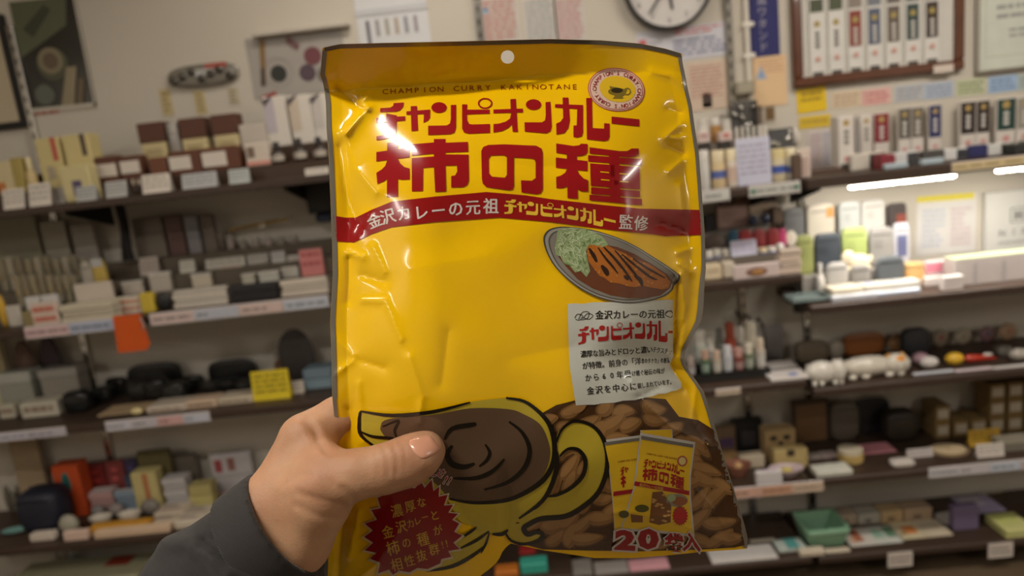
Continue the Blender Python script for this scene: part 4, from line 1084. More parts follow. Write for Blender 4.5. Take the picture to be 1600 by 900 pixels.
# ---- LED light strips under the shelf (real lamps)
LED = mat((255, 247, 232), .5, noise=0, emit=22.0, name='led_diffuser')
def led(label, px0, py0, px1, py1, Y, watts, glow=LED):
    z = SH['R1']['z'] - .03 - .008
    P0, _ = solve_x(px0, py0, Y, z)
    P1, _ = solve_x(px1, py1, Y, z)
    L = P1[0] - P0[0]
    t = thing('light_strip', label, 'lamp', ((P0[0] + P1[0]) / 2, Y, z))
    MB().box((0, 0, .005), (L, .016, .006)).build('channel', mat((214, 210, 200), .4), t)
    mb = MB()
    n = max(3, int(L / .028))
    for i in range(n):
        mb.ell((-L / 2 + L * (i + .5) / n, 0, -.001), (L / n * .56, .007, .0055), 8, 6)
    mb.build('lamp_diffuser', glow, t, True)
    area('led_light', (t.location.x, Y, z - .012), L, .012, watts, (1, .95, .86))
led('bright light strip under the shelf of tall boxes', 1327, 288, 1493, 270, 2.125, 1.4)
led('bright light strip cut by the photo edge', 1556, 266, 1690, 253, 2.125, 1.3)
led('dimmer light strip deeper under the shelf behind the pouches', 1283, 318, 1368, 306, 2.30, 0.06, mat((255, 244, 226), .5, noise=0, emit=4.0, name='dim_led_diffuser'))

# ===== brightly lit shelf
for i, (bb, c, n) in enumerate((((1226, 324, 1259, 352), (112, 112, 112), 'dark grey pouch at the end of the upper row'), ((1262, 318, 1306, 354), (214, 204, 188), 'white pouch with orange corner in the upper row'), ((1312, 314, 1346, 350), (196, 198, 196), 'pale grey pouch in the upper row'), ((1347, 311, 1384, 348), (206, 202, 196), 'off white pouch in the upper row'), ((1389, 316, 1418, 344), (70, 60, 58), 'dark photo pouch with a red patch in the upper row'))):
    item('R2', 'pouch', 'flat_pouch', 'pouch', bb, c, n, 2, d=.02, marks=[(.7, .1, .95, .35, (220, 160, 90))] if i == 1 else [(.4, .35, .9, .8, (140, 70, 56))] if i == 4 else [(.2, .3, .5, .5, tuple(int(x * .94) for x in c))])
for i, (bb, c, n) in enumerate((((1246, 366, 1273, 400), (150, 154, 92), 'olive green pouch in the lower row'), ((1275, 363, 1316, 394), (66, 72, 80), 'dark slate pouch in the lower row'), ((1317, 354, 1357, 392), (168, 182, 110), 'light green pouch in the lower row'), ((1360, 354, 1398, 386), (150, 146, 142), 'grey pouch in the lower row'), ((1397, 347, 1422, 376), (190, 190, 198), 'white pouch with blue print in the lower row'))):
    item('R2', 'pouch', 'flat_pouch', 'pouch', bb, c, n, 1, d=.02, marks=[(.2, .3, .8, .8, (96, 100, 136))] if i == 4 else [(.2, .3, .5, .5, tuple(int(x * .93) for x in c))])
o, f = sheet('yellow_top_poster', 'white poster with a yellow top band on the brightly lit wall', 'poster', 1478, 350, 92, 92, (216, 212, 208), rot=.03)
f.rects('yellow_band', [(0, 0, .95, .1)], (222, 206, 74))
f.lines('blue_print', .1, .22, .48, .9, 8, (186, 192, 206), 4)
f.lines('pink_print', .58, .22, .92, .9, 8, (206, 184, 186), 6)
o, f = sheet('lettered_sign', 'white panel lettered N I N standing on the brightly lit shelf', 'sign', 1590, 345, 104, 98, (212, 210, 204), th=.02)
f.rects('crest_frame', [(.36, .27, .58, .285), (.36, .5, .58, .515), (.36, .27, .375, .515), (.565, .27, .58, .515)], (150, 150, 146))
f.rects('crest_bar', [(.42, .32, .46, .47), (.49, .32, .53, .47), (.42, .38, .53, .41)], (140, 140, 138))
for i, ch in enumerate('NIN'):
    f.text('letter', ch, .24 + i * .17, .71, .11, (130, 130, 128))
f.rects('thin_print', [(.18, .8, .95, .83)], (186, 184, 180))
# pale plush lying on the shelf
X, Y, z, w, h, d, k = spot('R2', (1316, 384, 1366, 420), 1, .05)
t = thing('plush_dog', 'pale cream plush dog lying near the light strip on the lit shelf', 'plush toy', (X, Y + d / 2, z))
PL = mat((226, 212, 184), .9, bump=.3, scale=200)
MB().ell((w * .05, 0, h * .38), (w * .42, d * .4, h * .36), 16, 10).build('body', PL, t, True)
MB().ell((-w * .28, -d * .15, h * .6), (w * .22, d * .36, h * .36), 14, 9).build('head', PL, t, True)
for sx in (-.42, -.14):
    MB().ell((w * sx, -d * .15, h * .58), (w * .06, d * .14, h * .26), 10, 7).build('ear', mat((214, 192, 160), .9), t, True)
for sx in (-.3, .3):
    MB().ell((w * sx, -d * .36, h * .12), (w * .14, d * .2, h * .12), 10, 7).build('paw', PL, t, True)
MB().ell((w * .46, .0, h * .5), (w * .08, d * .1, h * .16), 8, 6).build('tail', PL, t, True)
for q in (-.33, -.23):
    MB().ell((w * q, -d * .49, h * .66), (w * .018, .002, w * .018), 8, 6).build('eye', BLACK, t, True)
MB().ell((-w * .28, -d * .52, h * .55), (w * .03, .003, w * .02), 8, 6).build('nose', BLACK, t, True)
item('R2', 'bottle', 'white_cylinder', 'bottle', (1277, 410, 1291, 442), (206, 200, 194), 'slim white bottle beside the glass tray', 0, d=.03)
item('R2', 'pouch', 'dark_pouch', 'pouch', (1370, 398, 1416, 436), (84, 88, 92), 'dark slate box pouch in front', 0, d=.05)
item('R2', 'pouch', 'grey_pouch', 'pouch', (1330, 412, 1362, 438), (140, 136, 132), 'grey flat pouch below the plush dog', 0, d=.03)
item('R2', 'pouch', 'grey_pouch', 'pouch', (1292, 408, 1328, 440), (172, 168, 164), 'pale grey pouch between the slim bottle and the plush dog', 0, d=.03)
item('R2', 'jar', 'kraft_cup', 'cup', (1412, 410, 1443, 442), (196, 150, 92), 'kraft paper cup with pale rim', 0, d=.05, cap=(206, 168, 112))
B('R2', 'pink_print_pack', 'package', (1445, 406, 1479, 432), (206, 190, 190), 'clear pack with pink and grey print', 0, d=.03, marks=[(.05, .1, .8, .5, (214, 128, 146)), (.1, .6, .9, .85, (140, 136, 136))])
B('R2', 'wood_block', 'block', (1481, 408, 1508, 434), (172, 130, 82), 'brown wooden block with a pale stripe', 0, d=.04, marks=[(.4, 0, .6, 1, (206, 184, 150))])
B('R2', 'long_carton', 'box', (1490, 392, 1640, 424), (186, 176, 172), 'long pale box with light green top', 0, d=.06, top=[(0, 0, 1, 1, (186, 200, 156))], marks=[(.2, .2, .24, 1, (166, 158, 158)), (.5, .2, .54, 1, (166, 158, 158))])
for i, bb in enumerate(((1446, 430, 1474, 444), (1474, 428, 1506, 440), (1518, 422, 1546, 437), (1545, 420, 1574, 433), (1578, 416, 1606, 430))):
    B('R2', 'paper_slip', 'leaflet', bb, (216, 206, 202), ['folded white slip below the pink print pack', 'folded white slip below the wooden block', 'first folded white slip below the long pale box', 'middle folded white slip below the long pale box', 'last folded white slip below the long pale box'][i], 0, d=.025, top=[(.15, .3, .7, .5, (180, 168, 164))])
X, Y, z, w, h, d, k = spot('R2', (1238, 440, 1300, 462), 0, .08)
t = thing('glass_tray', 'clear glass tray at the end of the brightly lit shelf', 'tray', (X, Y + d / 2, z))
GL = mat((176, 190, 188), .08, trans=.6, name='green_glass')
MB().box((0, 0, .004), (w, d, .006)).build('base', GL, t)
for c, s in (((0, -d / 2 + .002, .01), (w, .004, .018)), ((0, d / 2 - .002, .01), (w, .004, .018)), ((-w / 2 + .002, 0, .01), (.004, d - .008, .018)), ((w / 2 - .002, 0, .01), (.004, d - .008, .018))):
    MB().box(c, s).build('rim', GL, t)
for i, bb in enumerate(((1300, 442, 1350, 460), (1350, 438, 1392, 456), (1388, 434, 1440, 450), (1300, 458, 1372, 470), (1366, 452, 1440, 464))):
    B('R2', 'printed_sheet', 'leaflet', bb, [(210, 200, 180), (206, 198, 186), (208, 202, 192), (206, 208, 216), (196, 204, 220)][i], ['cream printed sheet by the glass tray', 'printed sheet with blue dot', 'printed sheet under the kraft cup', 'pale blue sheet on the front edge by the tray', 'pale blue sheet on the front edge by the cup'][i], 0, top=[(.2, .3, .5, .7, (150, 156, 196) if i == 1 else tuple(int(x * .9) for x in (206, 204, 200)))])

# ===== white animal figures
def animal(bb, lab, rgb, ear, patch, face=1):
    X, Y, z, w, h, d, k = spot('R3', bb, 0, .07)
    t = thing('ceramic_cat', lab + ' on the animal figure shelf', 'figurine', (X, Y + d / 2, z))
    m = mat(rgb, .2, coat=.4)
    MB().ell((-w * .1 * face, 0, h * .5), (w * .44, d * .46, h * .48), 18, 11).build('body', m, t, True)
    MB().ell((w * .32 * face, -d * .12, h * .52), (w * .22, d * .42, h * .5), 16, 10).build('head', m, t, True)
    for sx in (.22, .42):
        MB().lathe([(w * .06, 0), (w * .035, h * .1), (.001, h * .18)], (w * sx * face, -d * .1, h * .86), 8).build('ear', mat(ear, .3), t, True)
    for sx in (-.36, -.16, .2, .36):
        MB().ell((w * sx * face, -d * .3, h * .1), (w * .07, d * .16, h * .12), 10, 6).build('paw', m, t, True)
    MB().tube([(-w * .44 * face, 0, h * .5), (-w * .5 * face, 0, h * .7), (-w * .47 * face, 0, h * .88)], w * .025, 8).build('tail', m, t, True)
    for sx in (.27, .4):
        MB().ell((w * sx * face, -d * .49, h * .52), (w * .016, .003, w * .016), 8, 6).build('eye', BLACK, t, True)
    if patch:
        MB().ell((w * .34 * face, -d * .2, h * .78), (w * .12, d * .3, h * .19), 12, 8).build('orange_patch', mat(patch, .3), t, True)
    return t
animal((1320, 548, 1426, 592), 'white lying cat figure with an orange patched head', (216, 208, 194), (222, 160, 70), (226, 146, 44))
animal((1267, 556, 1326, 600), 'plain white lying cat figure at the shelf end', (216, 210, 200), (214, 206, 196), None)
item('R3', 'ball', 'egg_figure', 'figurine', (1430, 546, 1456, 572), (196, 158, 170), 'pink and lilac egg shaped figure', 0, d=.04)
item('R3', 'ball', 'egg_figure', 'figurine', (1442, 553, 1472, 578), (214, 206, 200), 'white egg shaped figure', 0, d=.04)
item('R3', 'ball', 'yellow_figure', 'figurine', (1482, 547, 1512, 573), (222, 176, 52), 'yellow round figure', 0, d=.04, rough=.3)
X, Y, z, w, h, d, k = spot('R3', (1511, 546, 1568, 570), 0, .05)
t = thing('red_pepper', 'red pepper shaped ornament with a white tip on the animal figure shelf', 'ornament', (X, Y + d / 2, z))
MB().tube([(-w * .46, 0, h * .45), (-w * .35, 0, h * .5), (-w * .1, 0, h * .45), (w * .2, 0, h * .32), (w * .45, 0, h * .22)], [h * .2, h * .44, h * .4, h * .24, h * .08], 14).build('body', mat((184, 58, 40), .25), t, True)
MB().ell((w * .2, 0, h * .72), (w * .14, d * .2, h * .18), 10, 7).build('white_tip', mat((214, 204, 196), .3), t, True)
item('R3', 'pouch', 'brown_pouch', 'pouch', (1318, 518, 1384, 550), (152, 92, 46), 'orange brown leather pouch behind the cat figure', 0, d=.06, rough=.4)
item('R3', 'ball', 'round_ornament', 'ornament', (1298, 526, 1324, 556), (164, 154, 140), 'pale round knob beside the leather pouch', 0, d=.05)
item('R3', 'pouch', 'tan_roll', 'roll', (1246, 528, 1300, 558), (120, 106, 88), 'tan soft roll at the shelf end', 0, d=.06)
item('R3', 'ball', 'tan_ball', 'ball', (1390, 521, 1419, 548), (166, 124, 82), 'tan ball behind the orange patch', 0, d=.05)
item('R3', 'pouch', 'woven_case', 'case', (1414, 508, 1458, 544), (56, 56, 60), 'black woven case', 0, d=.05)
for i, (bb, c, mk) in enumerate((((1458, 513, 1484, 541), (150, 134, 116), (140, 76, 70)), ((1493, 511, 1521, 538), (166, 154, 134), (150, 138, 120)), ((1532, 508, 1556, 530), (130, 96, 100), (84, 78, 106)), ((1562, 503, 1592, 532), (168, 138, 112), (160, 110, 84)))):
    item('R3', 'ball', 'thread_ball', 'ball', bb, c, ['patterned ball with red centre', 'plain beige ball', 'small purple pink ball', 'large peach ball'][i] + ' in the back row', 0, d=.05, marks=[(.3, .25, .7, .65, mk)])
item('R3', 'pouch', 'silver_case', 'case', (1562, 536, 1586, 558), (116, 112, 104), 'silver grey case at the back', 0, d=.04, rough=.2)
item('R3', 'ball', 'clear_ball', 'ball', (1582, 540, 1616, 566), (170, 162, 152), 'clear ball at the photo edge', 0, d=.04, rough=.1)
for i, bb in enumerate(((1290, 592, 1360, 604), (1362, 586, 1426, 598), (1428, 580, 1492, 592), (1494, 575, 1552, 587), (1554, 570, 1620, 582))):
    B('R3', 'printed_sheet', 'leaflet', bb, [(210, 204, 192), (206, 202, 204), (196, 198, 206), (210, 194, 196), (208, 200, 196)][i], ['white sheet before the plain cat', 'white sheet before the orange patched cat', 'bluish sheet before the eggs', 'pink white sheet before the yellow figure', 'white sheet before the red pepper'][i], 0, top=[(.2, .3, .7, .6, (186, 184, 188))])

# ===== shelf of the paper bag
X, Y, z, w, h, d, k = spot('M4', (1196, 660, 1246, 722), 0, .06)
t = thing('paper_bag', 'beige paper bag with two dark holes and a dark handle on the low shelf', 'bag', (X, Y + d / 2, z))
MB().box((0, 0, h / 2), (w, d, h), .004).build('body', mat((158, 132, 92), .8), t)
for sx in (-.22, .2):
    MB().ell((w * sx, -d / 2, h * .76), (w * .12, .004, h * .08), 12, 7).build('dark_hole', BLACK, t, True)
MB().tube([(-w * .02, -d / 2 - .004, h * .66), (w * .04, -d / 2 - .006, h * .45), (w * .1, -d / 2 - .004, h * .2)], .006, 8).build('handle', BLACK, t, True)
B('M4', 'black_display', 'display', (1146, 650, 1194, 706), (30, 28, 27), 'black upright display box with grey print', 0, d=.03, marks=[(.3, .35, .75, .8, (64, 58, 60))])
B('M4', 'dim_carton', 'box', (1114, 662, 1152, 706), (104, 84, 62), 'tan box with purple patch', 0, d=.03, marks=[(.3, .35, .9, .65, (74, 52, 84))])
B('M4', 'cork_frame', 'frame', (1240, 622, 1297, 678), (106, 78, 48), 'brown cork board in a dark frame', 0, d=.02, marks=[(0, 0, 1, .08, (48, 34, 26)), (0, .92, 1, 1, (48, 34, 26)), (0, 0, .07, 1, (48, 34, 26)), (.93, 0, 1, 1, (48, 34, 26))])
B('M4', 'beige_block', 'block', (1210, 694, 1264, 722), (188, 166, 112), 'cream block with a notch', 0, d=.04, marks=[(.38, 0, .6, .35, (60, 48, 36))])
for i, (bb, c, n) in enumerate((((1130, 704, 1157, 718), (190, 152, 104), 'small tan box next to the bag'), ((1158, 704, 1196, 732), (208, 192, 168), 'white square box beside the black display'), ((1262, 706, 1284, 720), (206, 196, 190), 'small white box beside the blue cloth'), ((1285, 703, 1311, 718), (206, 190, 186), 'small pink white box beside the jam pot'))):
    B('M4', 'small_carton', 'box', bb, c, n, 0, d=.04)
item('M4', 'dish', 'brown_dish', 'dish', (1138, 716, 1180, 740), (140, 92, 74), 'brown dish with a cream piece', 0, d=.07, cap=(206, 164, 110))
item('M4', 'dish', 'oval_dish', 'dish', (1206, 722, 1264, 748), (196, 176, 180), 'pale oval dish with a yellow piece', 0, d=.07, cap=(206, 186, 106))
item('M4', 'ball', 'blue_cloth', 'cloth', (1250, 712, 1272, 728), (66, 96, 158), 'small blue cloth bundle', 0, d=.04)
B('M4', 'white_box', 'box', (1276, 722, 1334, 746), (206, 204, 192), 'flat pale green white box', 0, d=.06, marks=[(.5, 0, .52, 1, (180, 178, 168))])
B('M4', 'white_slip', 'leaflet', (1182, 732, 1224, 754), (206, 200, 200), 'white slip with a lilac square on the front edge', 0, top=[(.2, .2, .8, .7, (186, 170, 184))])
strip('M4', 1140, 1286, 757, 19, [(206, 164, 146), (206, 158, 130), (210, 186, 164)], 'peach shelf label strip touching the bag')
# ===== shelf of kraft boxes
item('R4', 'jar', 'jam_pot', 'jar', (1314, 694, 1354, 722), (196, 168, 106), 'amber jar pack with cream cover', 0, d=.05, cap=(206, 194, 170), rough=.2)
B('R4', 'pink_pack', 'package', (1332, 718, 1402, 740), (220, 148, 160), 'flat pink pack on the front edge', 0, d=.07)
item('R4', 'pouch', 'white_pouch', 'pouch', (1397, 712, 1434, 732), (206, 196, 188), 'soft white pouch beside the pink pack', 0, d=.05)
C('R4', (1420, 697, 1461, 716), 'white price card before the dark bags', (206, 196, 192), 0, d=.03)
X, Y, z, w, h, d, k = spot('R4', (1466, 688, 1527, 720), 0, .10)
t = thing('round_basket', 'round beige woven basket with lid on the shelf of kraft boxes', 'basket', (X, Y + d / 2, z))
for i in range(6):
    a = i / 6
    r = w / 2 * (.8 + .2 * math.sin(math.pi * (a * .8 + .25)))
    MB().tube([(r * math.cos(q * math.pi / 10), r * math.sin(q * math.pi / 10) * d / w, h * (.08 + .13 * i)) for q in range(21)], h * .075, 6).build('woven_ring', mat((196, 172, 134) if i % 2 else (188, 162, 124), .8), t, True)
MB().lathe([(w * .4, h * .76), (w * .42, h * .8), (w * .25, h * .92), (.004, h * .95)], seg=20, sy=d / w).build('lid', mat((200, 178, 142), .8), t, True)
MB().ell((0, 0, h * .97), (w * .05, w * .05, h * .1), 8, 6).build('knob', mat((150, 128, 98)), t, True)
C('R4', (1515, 668, 1564, 696), 'mustard yellow sale card above a white card', (206, 164, 56), 0, d=.02, dz=.0)
C('R4', (1527, 690, 1570, 714), 'white price card below the mustard card', (212, 202, 192), 0, d=.02)
B('R4', 'clear_case', 'case', (1566, 676, 1620, 706), (128, 122, 110), 'clear grey case beside the mustard card', 0, d=.06, rough=.15, lid=(.25, (150, 142, 126)))
for i, bb in enumerate(((1300, 622, 1346, 690), (1340, 620, 1392, 706), (1388, 630, 1440, 700))):
    item('R4', 'pouch', 'dark_bag', 'bag', bb, [(92, 84, 74), (28, 26, 28), (44, 36, 26)][i], ['grey upright bag', 'large black slumped bag', 'dark brown bag beside the kraft boxes'][i], 0, d=.08)
kr = [(1462, 655, 1485, 682, 0), (1490, 650, 1514, 678, 0), (1517, 646, 1542, 675, 0), (1546, 643, 1570, 672, 0), (1574, 640, 1598, 669, 0), (1602, 637, 1626, 666, 0)]
for row in range(3):
    for i, (a, t0, b, bt, _) in enumerate(kr):
        if row == 1 and i in (1, 2) or row == 2 and i < 3:
            continue
        X, Y, z, w, h, d, k = 0, 0, 0, 0, 0, 0, 0
        P, _p = solve_x((a + b) / 2, bt, 2.30, SH['R4']['z'])
        k = mpp(P)
        w, h, d = (b - a) * k * .97, 27 * k, .09
        t = thing('kraft_box', 'small kraft box with white label, ' + ['bottom', 'middle', 'top'][row] + ' row, ' + ['first', 'second', 'third', 'fourth', 'fifth', 'sixth'][i] + ' column from the dark bags', 'box', (P[0], 2.30 + d / 2, SH['R4']['z'] + row * 27.2 * k), 0, 'kraft boxes stacked at the back')
        MB().box((0, 0, h / 2), (w, d, h), .002).build('body', mat((124, 100, 58), .8), t)
        MB().box((0, -d / 2 - .0005, h * .52), (w * .74, .001, h * .55)).build('white_label', mat((178, 166, 148)), t)
strip('R4', 1452, 1640, 727, 18, [(196, 194, 198), (196, 190, 194), (190, 196, 208), (206, 190, 188)], 'long white shelf label strip with blue words below the basket')

# ===== bottom shelf with the green tray
X, Y, z, w, h, d, k = spot('R5', (1260, 806, 1330, 858), 0, .13)
t = thing('green_tray', 'open pale green square tray on the bottom shelf', 'tray', (X, Y + d / 2, z))
GT = mat((132, 172, 142), .5)
o_, i_ = .5, .38
hh = .07
vs = []
for f_, zz in ((i_, 0), (o_, hh), (o_ - .05, hh), (i_ - .04, .006)):
    vs += [(-w * f_, -d * f_, zz), (w * f_, -d * f_, zz), (w * f_, d * f_, zz), (-w * f_, d * f_, zz)]
fs = [(0, 1, 2, 3), (12, 15, 14, 13)]
for L in range(3):
    for q in range(4):
        fs.append((L * 4 + q, L * 4 + (q + 1) % 4, L * 4 + 4 + (q + 1) % 4, L * 4 + 4 + q))
MB().add(vs, fs).build('body', GT, t)
MB().box((0, -d * .5 - .004, hh - .006), (w * .9, .012, .008)).build('rim_lip', mat((150, 190, 160), .5), t)
for i, (bb, c, tp) in enumerate((((1330, 826, 1372, 866), (210, 204, 196), [(.3, .1, .62, .8, (176, 108, 78)), (.1, .5, .3, .9, (206, 170, 146))]), ((1371, 823, 1412, 864), (204, 206, 198), [(.1, .2, .5, .7, (150, 182, 160)), (.6, .1, .95, .7, (96, 136, 106))]), ((1411, 818, 1450, 860), (206, 194, 162), [(.3, .3, .8, .75, (206, 130, 72)), (.1, .6, .3, .8, (150, 132, 96))]), ((1450, 814, 1490, 856), (206, 192, 168), [(.1, .2, .8, .5, (190, 178, 158))]))):
    B('R5', 'snack_box', 'box', bb, c, ['white box with an orange brown figure', 'white box with green leaves', 'cream box with an orange drop', 'plain cream box'][i] + ' in the front row', 0, d=.10, top=tp)
item('R5', 'pouch', 'white_pouch', 'pouch', (1476, 812, 1523, 842), (206, 200, 194), 'white soft pack beside the cream box', 0, d=.08, )
item('R5', 'stack', 'lilac_pack', 'package', (1514, 804, 1572, 846), (176, 168, 200), 'stack of lilac packs', 0, d=.11, body=3, top=[(.1, .1, .7, .6, (196, 192, 206))])
item('R5', 'stack', 'yellow_pack', 'package', (1572, 798, 1620, 842), (200, 198, 132), 'stack of yellow green packs', 0, d=.11, body=3, top=[(.1, .1, .8, .6, (196, 200, 120))])
for i, (bb, c) in enumerate((((1304, 790, 1340, 828), (170, 152, 132)), ((1341, 788, 1376, 824), (164, 158, 146)), ((1377, 784, 1412, 820), (176, 150, 112)), ((1413, 780, 1458, 816), (166, 142, 116)))):
    B('R5', 'back_row_box', 'box', bb, c, ['tan box behind the green tray', 'grey white box behind the green leaves', 'tan box with brown mark', 'pinkish tan box'][i] + ' in the back row', 0, d=.06, marks=[(.3, .45, .6, .8, tuple(int(x * .7) for x in c))])
for i, (bb, c) in enumerate((((1490, 776, 1530, 802), (112, 98, 128)), ((1531, 771, 1567, 796), (156, 146, 116)))):
    B('R5', 'back_row_box', 'box', bb, c, ['dull lilac box', 'beige flat box'][i] + ' behind the lilac packs', 0, d=.06)
for i, (bb) in enumerate(((1250, 853, 1290, 876), (1291, 852, 1330, 872))):
    B('R5', 'cream_slip', 'leaflet', bb, (206, 192, 172), ['cream slip before the teal pack', 'cream slip before the green tray'][i], 0)
t, (w, d, h) = B('M5', 'teal_pack', 'package', (1216, 840, 1262, 870), (186, 196, 190), 'white pack with a teal ribbon', 0, d=.06, top=[(.35, .0, .75, 1, (92, 160, 156))])
for i, (bb, c, n) in enumerate((((1112, 852, 1218, 884), (206, 200, 196), 'long white box touching the bag corner'), ((1172, 866, 1212, 886), (206, 196, 178), 'small cream pack before the long white box'), ((1044, 868, 1120, 888), (206, 176, 126), 'long flat tan box below the bag'), ((1064, 880, 1144, 900), (206, 160, 166), 'flat pink pack below the bag corner'), ((984, 872, 1048, 902), (206, 150, 158), 'pink pack below the bag bottom'), ((930, 876, 984, 898), (150, 142, 136), 'grey box below the bag bottom'), ((866, 874, 928, 902), (126, 120, 114), 'dark grey box below the bag bottom'))):
    B('M5', 'flat_pack', 'package', bb, c, n, 0)
for i, (bb, c, n) in enumerate((((814, 868, 858, 902), (60, 166, 146), 'teal box'), ((774, 880, 812, 908), (196, 112, 34), 'orange box'), ((812, 850, 838, 872), (176, 40, 36), 'red box'))):
    B('M5', 'bright_box', 'box', bb, c, n + ' under the folded bag edge', 0, d=.05)
for i, bb in enumerate(((1388, 866, 1426, 890), (1544, 853, 1584, 880))):
    P, _ = solve_x((bb[0] + bb[2]) / 2, (bb[1] + bb[3]) / 2, 2.094, SH['R5']['z'] - .03)
    k = mpp(P)
    o = MB().box((0, 0, 0), (38 * k, .003, 25 * k)).build('price_card', mat((206, 196, 186)))
    o.location = (P[0], 2.0965, P[2])
    tag(o, ['white price card hanging below the snack boxes', 'white price card hanging below the lilac packs'][i], 'card')
    Face(o, 38 * k, 25 * k, -.0015).lines('print', .1, .2, .9, .8, 2, (150, 140, 136), i)
# ---------------------------------------------------------------- the snack bag held in front of the camera
D0 = 0.400
def curve(pts, by=1):
    a = np.array(sorted(pts, key=lambda p: p[by]), float)
    return lambda t: np.interp(t, a[:, by], a[:, 1 - by])

Lf = curve([(504, 60), (504, 76), (500, 120), (505, 128), (509, 160), (510, 200), (514, 250), (519, 380), (520, 430), (517, 480), (516, 500), (518, 560), (519, 620), (523, 660), (522, 720), (515, 790), (508, 850), (505, 930)])
Rf = curve([(1065, 60), (1066, 95), (1070, 115), (1076, 145), (1081, 165), (1085, 195), (1092, 240), (1098, 320), (1101, 362), (1103, 420), (1101, 440), (1099, 480), (1096, 500), (1090, 512), (1080, 531), (1072, 546), (1069, 558), (1070, 567), (1075, 577), (1088, 595), (1100, 613), (1109, 640), (1130, 711), (1148, 768), (1163, 819), (1168, 840), (1167, 930)])
Tf = curve([(490, 78), (512, 73), (530, 69), (600, 67), (700, 65), (780, 63), (860, 61), (940, 63), (1000, 68), (1040, 76), (1066, 84), (1180, 90)], 0)
Bf = curve([(490, 925), (700, 925), (735, 915), (750, 900), (765, 889), (778, 877), (786, 860), (797, 849), (850, 860), (890, 866), (930, 872), (990, 872), (1040, 868), (1100, 862), (1150, 859), (1170, 857)], 0)
Hf = curve([(490, 143), (530, 142), (690, 133), (820, 122), (925, 115), (1020, 112), (1110, 112)], 0)

def sm(t):
    return np.sin(np.pi / 2 * np.clip(t, 0, 1))

def seg_d(x, y, a, b):
    ax, ay, bx, by = *a, *b
    t = np.clip(((x - ax) * (bx - ax) + (y - ay) * (by - ay)) / ((bx - ax) ** 2 + (by - ay) ** 2), 0, 1)
    return np.hypot(x - ax - t * (bx - ax), y - ay - t * (by - ay))

# creases: polyline, height in mm, width in px
CREASE = [
    ([(541, 208), (574, 170)], 3.0, 9), ([(525, 138), (568, 172)], -3.0, 9), ([(574, 150), (566, 160), (574, 170)], 2.0, 7), ([(541, 208), (556, 262), (588, 300)], 2.2, 14), ([(530, 230), (540, 300), (560, 350)], -2.0, 12),
    ([(560, 375), (575, 340)], 1.5, 12), ([(545, 395), (566, 402)], 2.0, 9), ([(546, 405), (545, 470)], -1.8, 9), ([(566, 470), (602, 470), (628, 530)], 1.3, 6), ([(583, 385), (602, 425)], 1.0, 5), ([(566, 430), (600, 440)], -1.6, 12),
    ([(516, 518), (552, 556)], 1.3, 7), ([(520, 588), (552, 564)], 1.3, 7), ([(552, 560), (600, 575)], -1.4, 12), ([(545, 640), (556, 700)], -1.5, 10), ([(560, 600), (568, 690)], 1.2, 8),
    ([(1020, 112), (1050, 118), (1066, 130)], 1.8, 9), ([(1046, 170), (1062, 176)], -1.6, 9), ([(1062, 196), (1040, 214), (1062, 216)], 1.6, 8), ([(1044, 230), (1066, 240)], -1.6, 8), ([(1066, 252), (1046, 268)], 1.7, 8), ([(1062, 290), (1068, 330)], 1.2, 8),
    ([(1030, 350), (1066, 362)], -1.8, 10), ([(1060, 395), (1075, 390)], 1.6, 8), ([(1078, 424), (1064, 412)], 2.0, 8), ([(1054, 440), (1052, 556)], -3.2, 7), ([(1064, 430), (1070, 478), (1066, 540)], 2.4, 9), ([(1040, 552), (1070, 562)], 2.0, 8), ([(1050, 575), (1075, 580)], -1.8, 8),
    ([(985, 596), (1010, 632), (1048, 668), (1104, 694)], 1.2, 6), ([(1000, 620), (1040, 600), (1066, 612)], -1.2, 8), ([(1088, 600), (1082, 655), (1104, 694)], 1.0, 6), ([(1104, 694), (1122, 760), (1136, 815)], 1.2, 6), ([(1110, 700), (1134, 690)], 1.0, 5), ([(1040, 810), (1140, 850)], 1.0, 6), ([(1092, 770), (1150, 842)], 1.2, 6), ([(960, 800), (1080, 812)], .7, 7),
    ([(560, 800), (545, 870)], 2.0, 10), ([(590, 880), (560, 905)], 1.6, 8), ([(535, 820), (528, 900)], -1.6, 9), ([(700, 770), (760, 850)], -1.5, 14), ([(640, 560), (660, 620), (655, 660)], 1.4, 9), ([(700, 520), (690, 600)], -1.2, 16),
    ([(760, 250), (840, 262), (930, 250)], -1.2, 30), ([(640, 420), (760, 400)], .8, 40), ([(800, 560), (900, 540)], -1.0, 40)]

